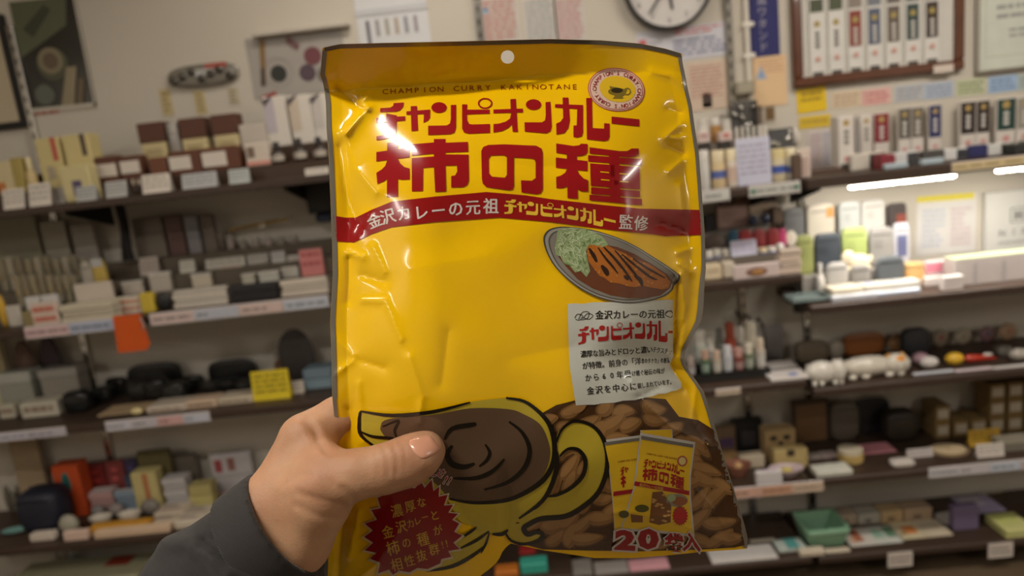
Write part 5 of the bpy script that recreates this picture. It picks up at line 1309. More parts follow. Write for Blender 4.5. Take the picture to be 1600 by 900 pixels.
def hgt(x, y):
    x, y = np.asarray(x, float), np.asarray(y, float)
    l, r = Lf(y), Rf(y)
    side = sm((x - l - 24) / 150) * sm((r - x - 24) / 130)
    top = sm((y - Hf(x)) / 175)
    bot = 0.35 + 0.65 * sm((Bf(x) - y) / 160)
    edge = sm((Bf(x) - y) / 25) * sm((x - l) / 20) * sm((r - x) / 20) * sm((y - Tf(x)) / 20)
    h = 0.023 * side * top * bot
    wr = np.zeros_like(h)
    for pts, a, wd in CREASE:
        d = np.min([seg_d(x, y, pts[i], pts[i + 1]) for i in range(len(pts) - 1)], axis=0)
        wr = wr + a * 0.0011 * np.exp(-(np.sqrt(d * d + 4) - 2) / (wd * .75))
    wr = wr + 0.0007 * np.sin(x / 31 + 2 * np.sin(y / 57)) * np.sin(y / 43 + 1.3 * np.sin(x / 71)) * side
    wr = wr + 0.0010 * np.sin(y / 24 + x / 60) * np.exp(-((x - l - 40) / 30) ** 2) * top
    wr = wr + 0.0008 * np.sin(y / 19 - x / 50) * np.exp(-((r - x - 36) / 22) ** 2) * top
    h = h + wr * edge
    # pressed in under the thumb
    h = h - 0.005 * np.exp(-(((x - 640) / 90) ** 2 + ((y - 715) / 60) ** 2))
    # the header leans a little forward
    h = h + 0.00032 * np.clip(Hf(x) - y, 0, 80) * np.clip((1090 - x) / 330, 0.25, 1)
    return h

def depth(x, y):
    return D0 + 0.00000027 * np.clip(np.asarray(y, float) - 500, 0, 450) ** 2

def wpt(x, y, dd):
    x, y = np.asarray(x, float), np.asarray(y, float)
    R_ = CF[None] + CR[None] * ((x - 800) / F_PX)[:, None] - CU[None] * ((y - 450) / F_PX)[:, None]
    return CAM[None] + R_ * np.asarray(dd)[:, None]

BAG_C = at_d(800, 860, D0)
def front(x, y, off=0.0):
    return wpt(x, y, depth(x, y) - hgt(x, y) - off)

def normals(fn, x, y):
    e = 1.0
    a = fn(x + e, y) - fn(x - e, y)
    b = fn(x, y + e) - fn(x, y - e)
    n = np.cross(b, a)
    n /= np.linalg.norm(n, axis=1)[:, None] + 1e-12
    s = np.sign(np.sum(n * (CAM[None] - fn(x, y)), axis=1))
    return n * s[:, None]

bag = thing('snack_bag', 'yellow glossy snack bag with red Japanese lettering held in front of the camera', 'snack bag', BAG_C)
bpy.context.view_layer.update()

def finish(name, P, faces, m, N=None, parent=bag):
    me = bpy.data.meshes.new(name)
    me.from_pydata([tuple(p) for p in (P - BAG_C[None])], [], faces)
    me.materials.append(m)
    me.shade_smooth()
    if N is not None:
        me.normals_split_custom_set_from_vertices([tuple(n) for n in N])
    o = bpy.data.objects.new(name, me)
    COL.objects.link(o)
    o.parent = parent
    return o

def film(rgb, rough=.14, metal=0.0, noise=.03):
    m = mat(rgb, rough, metal, noise, 60.0, coat=.35, name='film_%d_%d_%d' % rgb)
    return m

YEL = (250, 198, 6)
# front and back film as a grid that follows the bag's outline
NU, NV = 150, 200
U, V = np.meshgrid(np.linspace(0, 1, NU + 1), np.linspace(0, 1, NV + 1))
gx = 505 + 600 * U
gy = 65 + 800 * V
for _ in range(30):
    gx = Lf(gy) + (Rf(gy) - Lf(gy)) * U
    gy = Tf(gx) + (Bf(gx) - Tf(gx)) * V
gx, gy = gx.ravel(), gy.ravel()
quads = [(r * (NU + 1) + c, r * (NU + 1) + c + 1, (r + 1) * (NU + 1) + c + 1, (r + 1) * (NU + 1) + c) for r in range(NV) for c in range(NU)]
HX, HY, HR = 793, 89, 10.5
def hole(q):
    return math.hypot(sum(gx[i] for i in q) / 4 - HX, sum(gy[i] for i in q) / 4 - HY) > HR
fq = [q for q in quads if hole(q)]
# the corners around the hang hole are moved onto its circle
rim_v = {i for q in fq for i in q} & {i for q in quads if not hole(q) for i in q}
for i in rim_v:
    r_ = math.hypot(gx[i] - HX, gy[i] - HY)
    gx[i], gy[i] = HX + (gx[i] - HX) / r_ * HR, HY + (gy[i] - HY) / r_ * HR
finish('front_film', front(gx, gy), [tuple(reversed(q)) for q in fq], film(YEL), normals(front, gx, gy))

def back(x, y, off=0.0):
    x, y = np.asarray(x, float), np.asarray(y, float)
    l, r = Lf(y), Rf(y)
    side = sm((x - l - 20) / 160) * sm((r - x - 20) / 160)
    b = 0.019 * side * sm((y - Hf(x)) / 200) * (.3 + .7 * sm((Bf(x) - y) / 160))
    return wpt(x, y, depth(x, y) + 0.0008 + b + np.maximum(0, -hgt(x, y)) + off)
nb = -normals(back, gx, gy)
finish('back_film', back(gx, gy), fq, mat((168, 164, 158), .3, .75, name='foil_back'), nb)

def dice(loops, step):
    """triangles of a polygon with holes, cut along a grid: returns (xy, faces)"""
    flat = [Vector((p[0], p[1], 0)) for lp in loops for p in lp]
    tris = geometry.tessellate_polygon([[Vector((p[0], p[1], 0)) for p in lp] for lp in loops])
    return dice_mesh([tuple(v) for v in flat], [tuple(t) for t in tris], step)

def dice_mesh(vs, fs, step):
    bm = bmesh.new()
    bv = [bm.verts.new(v) for v in vs]
    for f in fs:
        try:
            bm.faces.new([bv[i] for i in f])
        except ValueError:
            pass
    xs, ys = [v[0] for v in vs], [v[1] for v in vs]
    for ax, lo, hi in ((0, min(xs), max(xs)), (1, min(ys), max(ys))):
        t = math.ceil(lo / step) * step
        no = (1, 0, 0) if ax == 0 else (0, 1, 0)
        while t < hi:
            bmesh.ops.bisect_plane(bm, geom=list(bm.verts) + list(bm.edges) + list(bm.faces), dist=1e-5, plane_co=(t, t, 0), plane_no=no)
            t += step
    bm.verts.index_update()
    out = [(v.co.x, v.co.y) for v in bm.verts], [tuple(v.index for v in f.verts) for f in bm.faces]
    bm.free()
    return out

LAYER = 0.0002
def decal(name, polys, rgb, layer, step=6, meshes=(), rough=.14, metal=0.0, noise=.03, parent=None):
    """printed shapes on the front film: polys = list of polygons (or lists of loops), meshes = list of (verts, faces)"""
    X, Fs = [], []
    for p in polys:
        loops = p if isinstance(p[0][0], (list, tuple)) else [p]
        v, f = dice(loops, step)
        n = len(X)
        X += v
        Fs += [tuple(i + n for i in q) for q in f]
    for vs, fs in meshes:
        v, f = dice_mesh([(a[0], a[1], 0) for a in vs], fs, step)
        n = len(X)
        X += v
        Fs += [tuple(i + n for i in q) for q in f]
    A = np.array(X)
    P = front(A[:, 0], A[:, 1], 0.0002 + layer * LAYER)
    N = normals(front, A[:, 0], A[:, 1])
    F2 = []
    for q in Fs:
        sh = sum(A[q[i - 1]][0] * A[q[i]][1] - A[q[i]][0] * A[q[i - 1]][1] for i in range(len(q)))
        if abs(sh) > 1e-5:
            F2.append(q if sh < 0 else tuple(reversed(q)))
    return finish(name, P, F2, film(rgb, rough, metal, noise), N, parent or bag)

def Z(ox, oy, s, *pts):
    return [(ox + x / s, oy + y / s) for x, y in pts]

def soft(P, n=5):
    """the same outline, rounded through its points"""
    P = [np.array(p, float) for p in P]
    out = []
    for i in range(len(P)):
        p0, p1, p2, p3 = P[i - 1], P[i], P[(i + 1) % len(P)], P[(i + 2) % len(P)]
        for k in range(n):
            t = k / n
            out.append(tuple(.5 * (2 * p1 + (p2 - p0) * t + (2 * p0 - 5 * p1 + 4 * p2 - p3) * t * t + (3 * p1 - p0 - 3 * p2 + p3) * t ** 3)))
    return out

def ring(cx, cy, rx, ry, n=28):
    return [(cx + rx * math.cos(2 * math.pi * i / n), cy + ry * math.sin(2 * math.pi * i / n)) for i in range(n)]

def stroke(pts, w, taper=True, n=4):
    """a brush line as a polygon; w full width, thinner at the ends"""
    P = [np.array(p, float) for p in pts]
    Q = []
    for i in range(len(P) - 1):
        p0, p1, p2, p3 = P[max(i - 1, 0)], P[i], P[i + 1], P[min(i + 2, len(P) - 1)]
        for k in range(n):
            t = k / n
            Q.append(.5 * (2 * p1 + (p2 - p0) * t + (2 * p0 - 5 * p1 + 4 * p2 - p3) * t * t + (3 * p1 - p0 - 3 * p2 + p3) * t ** 3))
    Q.append(P[-1])
    a, b = [], []
    for i, q in enumerate(Q):
        d = Q[min(i + 1, len(Q) - 1)] - Q[max(i - 1, 0)]
        d = d / (np.linalg.norm(d) + 1e-9)
        nrm = np.array([-d[1], d[0]])
        t = i / (len(Q) - 1)
        ww = w / 2 * ((.25 + .75 * math.sin(math.pi * (.06 + .88 * t))) if taper else 1)
        a.append(tuple(q + nrm * ww))
        b.append(tuple(q - nrm * ww))
    # quads as a mesh, so that the line may bend or cross itself
    m = len(a)
    return [(*p, 0) for p in a + b], [(i, i + 1, m + i + 1, m + i) for i in range(m - 1)]

def glyphs(chars, sq=1.0, off=0.0):
    """chars: list of (character, centre x, centre y, size px, rotation deg) -> meshes in photo pixels"""
    out = []
    for ch, cx, cy, s, rot in chars:
        outl = off > .03
        Vv, Ff = font_mesh(ch, 1.0, off if outl else 0.0, 'LEFT', 2)
        if len(Vv) == 0:
            continue
        if off and not outl:
            k = len(Vv)
            Vv = np.concatenate([Vv + np.array([dx, dy, 0]) * off for dx, dy in ((-1, 0), (1, 0), (0, 1))])
            Ff = [tuple(i + k * r for i in f) for r in range(3) for f in Ff]
        mid = np.array([.5, .38]) if ord(ch) > 255 else np.array([(Vv[:, 0].min() + Vv[:, 0].max()) / 2, .35])
        a = math.radians(rot)
        out.append(([(cx + s * ((p[0] - mid[0]) * sq * math.cos(a) + (p[1] - mid[1]) * math.sin(a)), cy + s * ((p[0] - mid[0]) * sq * math.sin(a) - (p[1] - mid[1]) * math.cos(a)), 0) for p in Vv], Ff))
    return out

def line_text(body, x0, y0, x1, y1, size, sq=1.0, off=0.0, skew=0.0):
    n = len(body)
    ang = math.degrees(math.atan2(y1 - y0, x1 - x0))
    return glyphs([(c, x0 + (x1 - x0) * (i + .5) / n, y0 + (y1 - y0) * (i + .5) / n, size, ang) for i, c in enumerate(body) if c != ' '], sq, off)

# ---- silver foil edges
ys = np.linspace(73, 925, 120)
def edge_strip(f, wl, ya, yb, sg):
    yy = np.linspace(ya, yb, 90)
    return [(float(f(t)) + sg * .2, float(t)) for t in yy] + [(float(f(t)) + sg * wl(t), float(t)) for t in yy[::-1]]
decal('foil_edge', [edge_strip(Lf, lambda t: 7.5 if t < 620 else 6, 79, 905, 1)], (150, 146, 138), 1, rough=.3, metal=.6)
decal('foil_edge', [edge_strip(Rf, lambda t: 6 + 3 * math.exp(-((t - 790) / 70) ** 2) + 3 * math.exp(-((t - 480) / 60) ** 2), 88, 856, -1)], (150, 146, 138), 1, rough=.3, metal=.6)
xs_ = np.linspace(507, 1064, 90)
decal('top_foil_edge', [[(float(t), float(Tf(t)) + .2) for t in xs_] + [(float(t), float(Tf(t)) + 7) for t in xs_[::-1]]], (120, 114, 104), 1, rough=.25, metal=.8)

# ---- large lettering, drawn stroke by stroke
A = lambda *p: Z(500, 60, 5, *p)
Bz = lambda *p: Z(780, 60, 5, *p)
C1 = lambda *p: Z(500, 200, 5, *p)
C2 = lambda *p: Z(780, 200, 5, *p)
row1 = {'chi': [A((575, 505), (655, 500), (648, 535), (625, 562), (595, 572), (470, 575), (470, 545), (550, 540), (572, 525)), A((440, 622), (520, 616), (665, 608), (665, 642), (440, 660)), A((517, 585), (600, 602), (597, 720), (590, 755), (560, 775), (442, 797), (440, 765), (490, 755), (515, 735), (520, 700))],
        'ya': [A((675, 570), (860, 555), (858, 620), (845, 640), (808, 660), (812, 590), (675, 597)), A((708, 530), (757, 528), (765, 720), (715, 725))],
        'n': [A(*ring(930, 540, 60, 42, 24)), A((1022, 520), (1063, 518), (1062, 700), (1050, 735), (1020, 748), (845, 755), (845, 682), (990, 680), (1015, 665), (1022, 630))],
        'pi': [[A(*ring(1290, 507, 57, 43, 24)), A(*ring(1290, 507, 45, 32, 24))], A((1110, 515), (1150, 515), (1148, 556), (1325, 556), (1325, 588), (1148, 594), (1150, 640), (1165, 668), (1190, 672), (1328, 668), (1328, 738), (1160, 745), (1125, 735), (1110, 705))],
        'o': [A((1355, 555), (1585, 548), (1585, 578), (1355, 585)), A((1487, 475), (1530, 472), (1545, 730), (1505, 730), (1490, 560)), A((1492, 586), (1485, 625), (1450, 650), (1400, 665), (1355, 668), (1355, 735), (1420, 725), (1470, 700), (1505, 665))],
        'n2': [Bz(*ring(268, 517, 60, 42, 24)), Bz((362, 497), (400, 495), (410, 690), (400, 725), (370, 742), (200, 728), (197, 655), (335, 655), (358, 640), (364, 600))],
        'ka': [Bz((437, 513), (655, 520), (655, 735), (645, 765), (610, 775), (580, 770), (580, 680), (605, 680), (610, 552), (435, 540)), Bz((495, 462), (540, 462), (552, 640), (540, 700), (510, 740), (447, 752), (445, 665), (480, 650), (500, 620))],
        're': [Bz((680, 465), (725, 465), (728, 700), (820, 705), (820, 662), (862, 665), (862, 770), (850, 795), (820, 803), (685, 788))],
        'bar': [Bz((878, 610), (1095, 632), (1095, 688), (878, 665))]}
row2 = {'kaki': [C1((525, 115), (608, 110), (608, 535), (522, 540)), C1((440, 188), (698, 152), (698, 228), (440, 262)), C1((524, 255), (510, 295), (480, 325), (440, 350), (448, 438), (500, 415), (526, 395)), C1((606, 236), (625, 275), (660, 305), (698, 315), (700, 402), (640, 405), (606, 398)),
                 C1((715, 127), (890, 112), (890, 85), (980, 85), (980, 115), (1155, 108), (1158, 185), (980, 192), (980, 210), (890, 215), (890, 200), (717, 215)), C1((717, 235), (890, 222), (890, 208), (980, 206), (1160, 208), (1163, 410), (1150, 445), (1120, 462), (1025, 465), (1025, 375), (1055, 370), (1072, 340), (1070, 292), (980, 295), (985, 495), (900, 500), (890, 305), (805, 312), (803, 492), (717, 495))],
        'no': [[C1((1260, 180), (1275, 148), (1315, 132), (1440, 127), (1690, 138), (1730, 160), (1740, 195), (1740, 480), (1725, 510), (1695, 518), (1575, 503), (1570, 408), (1655, 412), (1685, 390), (1685, 270), (1675, 245), (1650, 238), (1515, 230), (1515, 455), (1505, 480), (1480, 487), (1430, 480), (1300, 462), (1272, 435), (1265, 400)), C1((1318, 240), (1335, 215), (1440, 213), (1460, 230), (1460, 365), (1445, 388), (1345, 380), (1320, 355))]],
        'tane': [C2((445, 120), (580, 140), (625, 135), (640, 122), (690, 125), (690, 185), (675, 208), (640, 218), (605, 220), (528, 205), (447, 195)), C2((443, 230), (690, 258), (690, 337), (443, 310)), C2((528, 195), (606, 200), (614, 553), (534, 548)), C2((530, 318), (515, 350), (480, 372), (445, 382), (447, 470), (500, 470), (532, 455)), C2((606, 318), (625, 360), (660, 395), (695, 408), (695, 497), (640, 495), (610, 475)),
                 C2((706, 150), (940, 180), (1000, 180), (1035, 160), (1090, 160), (1090, 205), (1070, 222), (1020, 230), (706, 200)), C2((695, 212), (1110, 242), (1110, 292), (695, 262)), C2((710, 275), (1095, 305), (1100, 480), (715, 452)), C2((718, 462), (1100, 492), (1100, 540), (718, 515)), C2((705, 520), (1115, 555), (1115, 603), (705, 565)), C2((858, 200), (936, 208), (948, 550), (868, 540))]}
RED = (158, 18, 26)
for i, (k_, g) in enumerate(list(row1.items()) + list(row2.items())):
    decal('title_character', g, RED, 1 + .04 * (i % 3))
decal('title_slit', [C2((790, 338), (858, 345), (858, 353), (790, 346)), C2((940, 352), (1010, 358), (1010, 366), (940, 360)), C2((795, 399), (862, 405), (862, 413), (795, 407)), C2((942, 413), (1012, 419), (1012, 427), (942, 421))], YEL, 2)

def remap(group, src, quad):
    """places lettering drawn elsewhere into another four-cornered field"""
    x0, y0, x1, y1 = src
    TL, TR, BL, BR = [np.array(q, float) for q in quad]
    def f(p):
        u, v = (p[0] - x0) / (x1 - x0), (p[1] - y0) / (y1 - y0)
        return tuple((TL * (1 - u) + TR * u) * (1 - v) + (BL * (1 - u) + BR * u) * v)
    out = []
    for g in group:
        loops = g if isinstance(g[0][0], (list, tuple)) else [g]
        out.append([[f(p) for p in lp] for lp in loops])
    return out
ROW1 = [p for g in row1.values() for p in g]
ROW2 = [p for g in row2.values() for p in g]
R1SRC, R2SRC, ALLSRC = (588, 152, 999, 221), (587, 217, 1003, 321), (587, 152, 1003, 321)

# ---- red band across the bag
band_t = [(521, 337), (540, 340), (556, 340), (580, 328), (612, 315), (680, 307), (760, 300), (820, 305), (860, 311), (940, 320), (1000, 326), (1094, 328)]
band_b = [(1096, 367), (1040, 369), (1020, 366), (960, 360), (860, 347), (780, 340), (680, 347), (612, 355), (580, 366), (553, 379), (526, 377)]
decal('red_band', [band_t + band_b], (150, 20, 22), 1)
CREAM = (222, 208, 200)
decal('band_lettering', [], CREAM, 2, meshes=glyphs([('金', 585, 345, 24, -22), ('沢', 606, 338, 25, -16), ('カ', 631, 333, 25, -10), ('レ', 658, 332, 25, -6), ('ー', 685, 329, 25, -6), ('の', 712, 326, 26, -4), ('元', 739, 324, 25, -3), ('祖', 767, 322, 26, 0)], .95, .024))
decal('band_lettering', remap(ROW1, R1SRC, ((788, 306), (962, 332), (788, 335), (962, 357))), (232, 190, 60), 2)
decal('band_lettering', [], CREAM, 2, meshes=glyphs([('監', 978, 347, 25, 3), ('修', 1002, 349, 25, 4)], .9, .018))
txt = 'CHAMPION CURRY KAKINOTANE'
decal('small_lettering', [], (150, 62, 14), 1, step=8, meshes=glyphs([(c, 602 + 296 * i / 24, 143 - 7.5 * math.sin(math.pi * .5 * min(1, i / 20)), 11.5, -2) for i, c in enumerate(txt) if c != ' '], 1.25))

# ---- round seal
S = lambda *p: Z(780, 60, 5, *p)
scx, scy = 963, 140
def blob(cx, cy, rx, ry, k=1.0, n=40):
    return [(cx + rx * k * math.copysign(abs(math.cos(2 * math.pi * i / n)) ** .95, math.cos(2 * math.pi * i / n)), cy + ry * k * math.sin(2 * math.pi * i / n) + 2.5 * k * math.cos(2 * math.pi * i / n)) for i in range(n)]
decal('seal_disc', [blob(scx, scy, 44.5, 34)], (188, 92, 84), 1)
decal('seal_disc', [blob(scx, scy, 43, 32.6)], (222, 190, 172), 2)
decal('seal_disc', [[blob(scx, scy, 41.6, 31.2), blob(scx, scy, 40.6, 30.3)]], (176, 66, 62), 3)
decal('seal_disc', [blob(scx + 2, scy - 1, 28, 20.5)], (224, 184, 40), 3)
chs = []
ths = np.linspace(0, 2 * math.pi, 721)
px_ = scx + 1 + 35 * np.cos(ths)
py_ = scy + 2.4 * np.cos(ths) - 26 * np.sin(ths)
arc = np.concatenate([[0], np.cumsum(np.hypot(np.diff(px_), np.diff(py_)))])
full = "CHAMPION'S CURRY-CHAMPION'S CURRY-"
for i, c in enumerate(full):
    s_ = (arc[-1] * (.5 - i / len(full) + .01)) % arc[-1]
    a = float(np.interp(s_, arc, ths))
    if c != ' ':
        tx, ty = -35 * math.sin(a), -2.4 * math.sin(a) - 26 * math.cos(a)
        chs.append((c, scx + 1 + 35 * math.cos(a), scy + 2.4 * math.cos(a) - 26 * math.sin(a), 8.6, math.degrees(math.atan2(-ty, -tx))))
decal('seal_lettering', [], (150, 24, 30), 3.5, step=10, meshes=glyphs(chs, .9, .02))
decal('seal_cup', [ring(963, 143, 13, 6, 16), S((860, 372), (1000, 400), (985, 440), (950, 462), (905, 455), (880, 420)), [ring(980, 143, 6, 6, 14), ring(980, 143, 4, 4, 14)], S((900, 455), (960, 455), (975, 470), (885, 470))], (126, 108, 40), 4)
decal('seal_cup', [ring(964, 141, 9, 4, 16)], (52, 42, 26), 5)

# ---- snack picture at the lower corner
W = lambda *p: Z(830, 600, 3.334, *p)
brown = W((60, 150), (130, 110), (230, 85), (420, 60), (700, 78), (770, 170), (870, 188), (950, 238), (995, 372), (1052, 560), (1098, 728), (1112, 840), (1060, 852), (900, 862), (700, 868), (540, 872), (300, 868), (60, 862), (-60, 830), (-80, 760), (-20, 500), (0, 300))
decal('snack_picture', [brown], (74, 46, 22), 1, noise=.35)
rs = random.Random(23)
pieces_d, pieces_l, pieces_h = [], [], []
def inside(p, poly):
    c = False
    for i in range(len(poly)):
        (x1, y1), (x2, y2) = poly[i], poly[i - 1]
        if (y1 > p[1]) != (y2 > p[1]) and p[0] < (x2 - x1) * (p[1] - y1) / (y2 - y1) + x1:
            c = not c
    return c
def piece(cx, cy, ln, wd, a, bend):
    ca, sa = math.cos(a), math.sin(a)
    for k, out in ((1.0, pieces_d), (.84, pieces_l), (.5, pieces_h)):
        pl = []
        for i in range(18):
            t = 2 * math.pi * i / 18
            u, v = ln * (k if k > .6 else .7) * math.cos(t), wd * k * math.sin(t) * (1 - .25 * math.cos(t))
            v += bend * (u / ln) ** 2 * wd - (1 - k) * wd * .35
            pl.append((cx + u * ca - v * sa, cy + u * sa + v * ca))
        if sum(inside(q, brown) for q in pl) >= 15:
            out.append([q if inside(q, brown) else (cx + (q[0] - cx) * .6, cy + (q[1] - cy) * .6) for q in pl])
for i in range(13):
    for j in range(8):
        cx = 836 + i * 26 + rs.uniform(-8, 8)
        cy = 634 + j * 30 + rs.uniform(-9, 9)
        if inside((cx, cy), brown):
            piece(cx, cy, rs.uniform(20, 36), rs.uniform(11, 15), rs.uniform(-.9, .7) - (.5 if i < 6 else 0), rs.uniform(-.6, .6))
n3 = len(pieces_d)
for i in range(0, n3, 1):
    pass
decal('snack_picture', pieces_d, (92, 64, 36), 2, step=5, noise=.3)
decal('snack_picture', pieces_l, (138, 100, 58), 2.8, step=5, noise=.35)
decal('snack_picture', pieces_h, (158, 118, 72), 3.2, step=5, noise=.3)

# ---- printed cup of curry
Q = lambda *p: Z(520, 620, 3.214, *p)
OLV = (190, 168, 52)
body = Q((140, 72), (300, 92), (500, 72), (680, 28), (880, 4), (960, 20), (1040, 80), (1095, 155), (1118, 250), (1122, 340), (1085, 470), (1010, 570), (950, 610), (890, 660), (870, 690), (800, 690), (720, 655), (640, 625), (600, 560), (560, 500), (450, 430), (330, 330), (230, 262), (140, 200), (134, 120))
decal('cup_picture', [soft(body)], OLV, 4)
decal('cup_picture', [[soft(Q((1118, 225), (1150, 160), (1210, 122), (1285, 136), (1345, 188), (1376, 270), (1376, 375), (1335, 478), (1262, 548), (1180, 596), (1080, 614), (1000, 640), (930, 630), (960, 600), (1080, 500))), soft(Q((1140, 292), (1180, 262), (1230, 270), (1262, 320), (1252, 392), (1200, 452), (1130, 492), (1090, 490), (1122, 400)))],
                        Q((880, 640), (1000, 630), (965, 655), (975, 690), (1020, 680), (1052, 690), (1030, 722), (960, 738), (900, 722), (868, 682)), Q((470, 872), (560, 760), (650, 690), (720, 655), (790, 680), (745, 785), (600, 852))], OLV, 4.2)
decal('curry_picture', [soft(Q((240, 150), (280, 112), (500, 92), (690, 58), (880, 62), (960, 88), (1040, 138), (1080, 220), (1090, 300), (1052, 400), (962, 478), (850, 518), (700, 528), (590, 508), (520, 440), (400, 350), (300, 238), (250, 185)))], (96, 74, 56), 5)
BLK = (22, 18, 12)
sk = lambda w_, *p, taper=True: stroke(Q(*p), w_ / 3.214, taper)
decal('cup_outline', [], BLK, 6, meshes=[
    sk(20, (138, 72), (300, 94), (500, 76), (690, 28)), sk(26, (870, 6), (960, 22), (1040, 80), (1092, 150), (1114, 250), (1102, 345), (1050, 425), (950, 490), (850, 524), (700, 532), (585, 512)),
    sk(24, (1112, 240), (1128, 320), (1104, 430), (1050, 525), (935, 612)), sk(18, (138, 72), (132, 120), (142, 195), (232, 265)), sk(16, (140, 175), (200, 200), (300, 210), (340, 230)), sk(14, (250, 150), (330, 120), (310, 170), (330, 230)),
    sk(26, (1118, 240), (1150, 165), (1210, 124), (1290, 138), (1346, 190), (1376, 275), (1374, 378), (1334, 480), (1260, 550), (1170, 600), (1050, 612), (985, 640), (958, 662), (978, 692), (1022, 680), (1054, 692), (1028, 724), (956, 740), (895, 722), (866, 682)),
    sk(22, (1140, 300), (1182, 262), (1235, 268), (1268, 320), (1256, 395), (1200, 455), (1128, 494), (1080, 500)),
    sk(24, (560, 215), (600, 160), (700, 140), (720, 135)), sk(30, (600, 245), (575, 290), (600, 338), (660, 352), (712, 335)), sk(24, (885, 125), (950, 178), (988, 260), (972, 340), (920, 402), (850, 442), (760, 466)), sk(22, (862, 312), (805, 372), (720, 408), (605, 410)), sk(18, (765, 238), (788, 280), (772, 320), (735, 350)),
    sk(20, (470, 876), (600, 852), (700, 800), (770, 745)), sk(16, (640, 762), (720, 722), (785, 676)), sk(14, (625, 722), (690, 680), (722, 655)), sk(20, (800, 690), (850, 690), (880, 668)), sk(12, (745, 785), (770, 735), (786, 684))])

# ---- red starburst
K = lambda *p: Z(540, 720, 5, *p)
burst = K((330, 255), (250, 290), (275, 370), (200, 385), (245, 460), (150, 490), (212, 545), (145, 595), (215, 640), (150, 700), (240, 720), (190, 765), (270, 795), (252, 880), (340, 850), (370, 890), (420, 858), (500, 872), (560, 838), (640, 846), (740, 802), (748, 768), (828, 750), (802, 705), (892, 690), (842, 640), (912, 585), (848, 555), (888, 490), (832, 462), (878, 415), (802, 405), (838, 345), (768, 350), (798, 265), (727, 282), (732, 200), (686, 238), (672, 148), (618, 212), (590, 165), (540, 215), (430, 195), (380, 245))
cx, cy = 645, 824
decal('starburst', [[(cx + (x - cx) * 1.055, cy + (y - cy) * 1.055) for x, y in burst]], (206, 190, 160), 7)
decal('starburst', [burst], (140, 14, 18), 8)
def kc(ch, x, y, s, r=-14):
    return (ch, 540 + x / 5, 720 + y / 5, s / 5, r)
decal('starburst_lettering', [], (214, 170, 66), 9, meshes=glyphs([kc('濃', 400, 390, 108), kc('厚', 505, 355, 98), kc('な', 592, 325, 84), kc('金', 330, 555, 108), kc('沢', 435, 515, 102), kc('カ', 508, 490, 74), kc('レ', 562, 470, 70), kc('ー', 620, 440, 66), kc('と', 695, 425, 88),
                                                                    kc('柿', 370, 680, 122), kc('の', 475, 640, 88), kc('種', 605, 612, 112), kc('が', 720, 542, 86), kc('相', 400, 810, 108), kc('性', 500, 780, 96), kc('抜', 592, 740, 96), kc('群', 692, 692, 96), kc('!', 757, 655, 80), kc('!', 790, 645, 80)], .88, .012))
sa_ = [kc('し', 690, 88, 80, 30), kc('さ', 748, 96, 80, 30), kc('!', 780, 150, 90, 30), kc('!', 812, 158, 90, 30)]
decal('small_red_lettering', [], (222, 200, 190), 7, meshes=glyphs(sa_, .9, .07))
decal('small_red_lettering', [], (150, 24, 30), 8, meshes=glyphs(sa_, .9, .015))

# ---- plate of cutlet curry
G = lambda *p: Z(840, 340, 5.625, *p)
rim = G((50, 200), (65, 140), (110, 100), (200, 80), (330, 85), (470, 105), (600, 140), (740, 190), (880, 260), (1010, 340), (1120, 410), (1220, 480), (1255, 515), (1240, 560), (1200, 600), (1185, 640), (1120, 690), (1000, 730), (850, 752), (700, 745), (540, 705), (400, 640), (270, 550), (150, 430), (80, 310))
gx0, gy0 = 840 + 640 / 5.625, 340 + 410 / 5.625
sc_ = lambda P, k: [(gx0 + (x - gx0) * k, gy0 + (y - gy0) * k) for x, y in P]
paper = Z(880, 460, 5, (35, 75), (90, 70), (150, 74), (230, 62), (400, 60), (858, 40), (857, 490), (835, 545), (845, 580), (920, 690), (922, 730), (880, 752), (840, 758), (800, 775), (740, 778), (700, 795), (620, 810), (560, 826), (470, 830), (400, 846), (300, 852), (250, 862), (180, 862), (100, 868), (88, 800), (76, 720), (50, 560), (40, 300))
decal('paper_panel', [paper], (204, 206, 196), 4)
rim = soft(rim, 3)
decal('plate_picture', [rim], (74, 70, 66), 5)
decal('plate_picture', [sc_(rim, .972)], (158, 156, 148), 5.6)
decal('plate_picture', [sc_(rim, .925)], (92, 86, 80), 6.2)
decal('plate_picture', [sc_(rim, .90)], (136, 130, 120), 6.8)
decal('curry_sauce_picture', [G((180, 340), (250, 430), (350, 540), (480, 620), (640, 682), (800, 708), (950, 708), (1080, 684), (1165, 620), (1188, 560), (1140, 500), (1000, 405), (850, 318), (700, 258), (600, 240), (420, 300))], (110, 62, 38), 7.4, noise=.2)
cut = G((430, 250), (470, 232), (520, 228), (620, 248), (690, 285), (760, 310), (830, 352), (900, 382), (960, 400), (1020, 432), (1070, 470), (1120, 500), (1165, 570), (1150, 620), (1090, 632), (1040, 622), (980, 612), (920, 598), (860, 612), (800, 606), (720, 580), (640, 570), (590, 530), (540, 508), (490, 440), (445, 380))
decal('cutlet_picture', [cut], (178, 104, 36), 8, noise=.4)
cr = []
rq2 = random.Random(5)
for i in range(120):
    x, y = rq2.uniform(430, 1160), rq2.uniform(230, 630)
    q = G((x, y))[0]
    if inside(q, cut):
        cr.append(ring(q[0], q[1], rq2.uniform(1, 2.4), rq2.uniform(.8, 1.6), 6))
decal('cutlet_picture', cr, (204, 134, 58), 8.4, step=20)
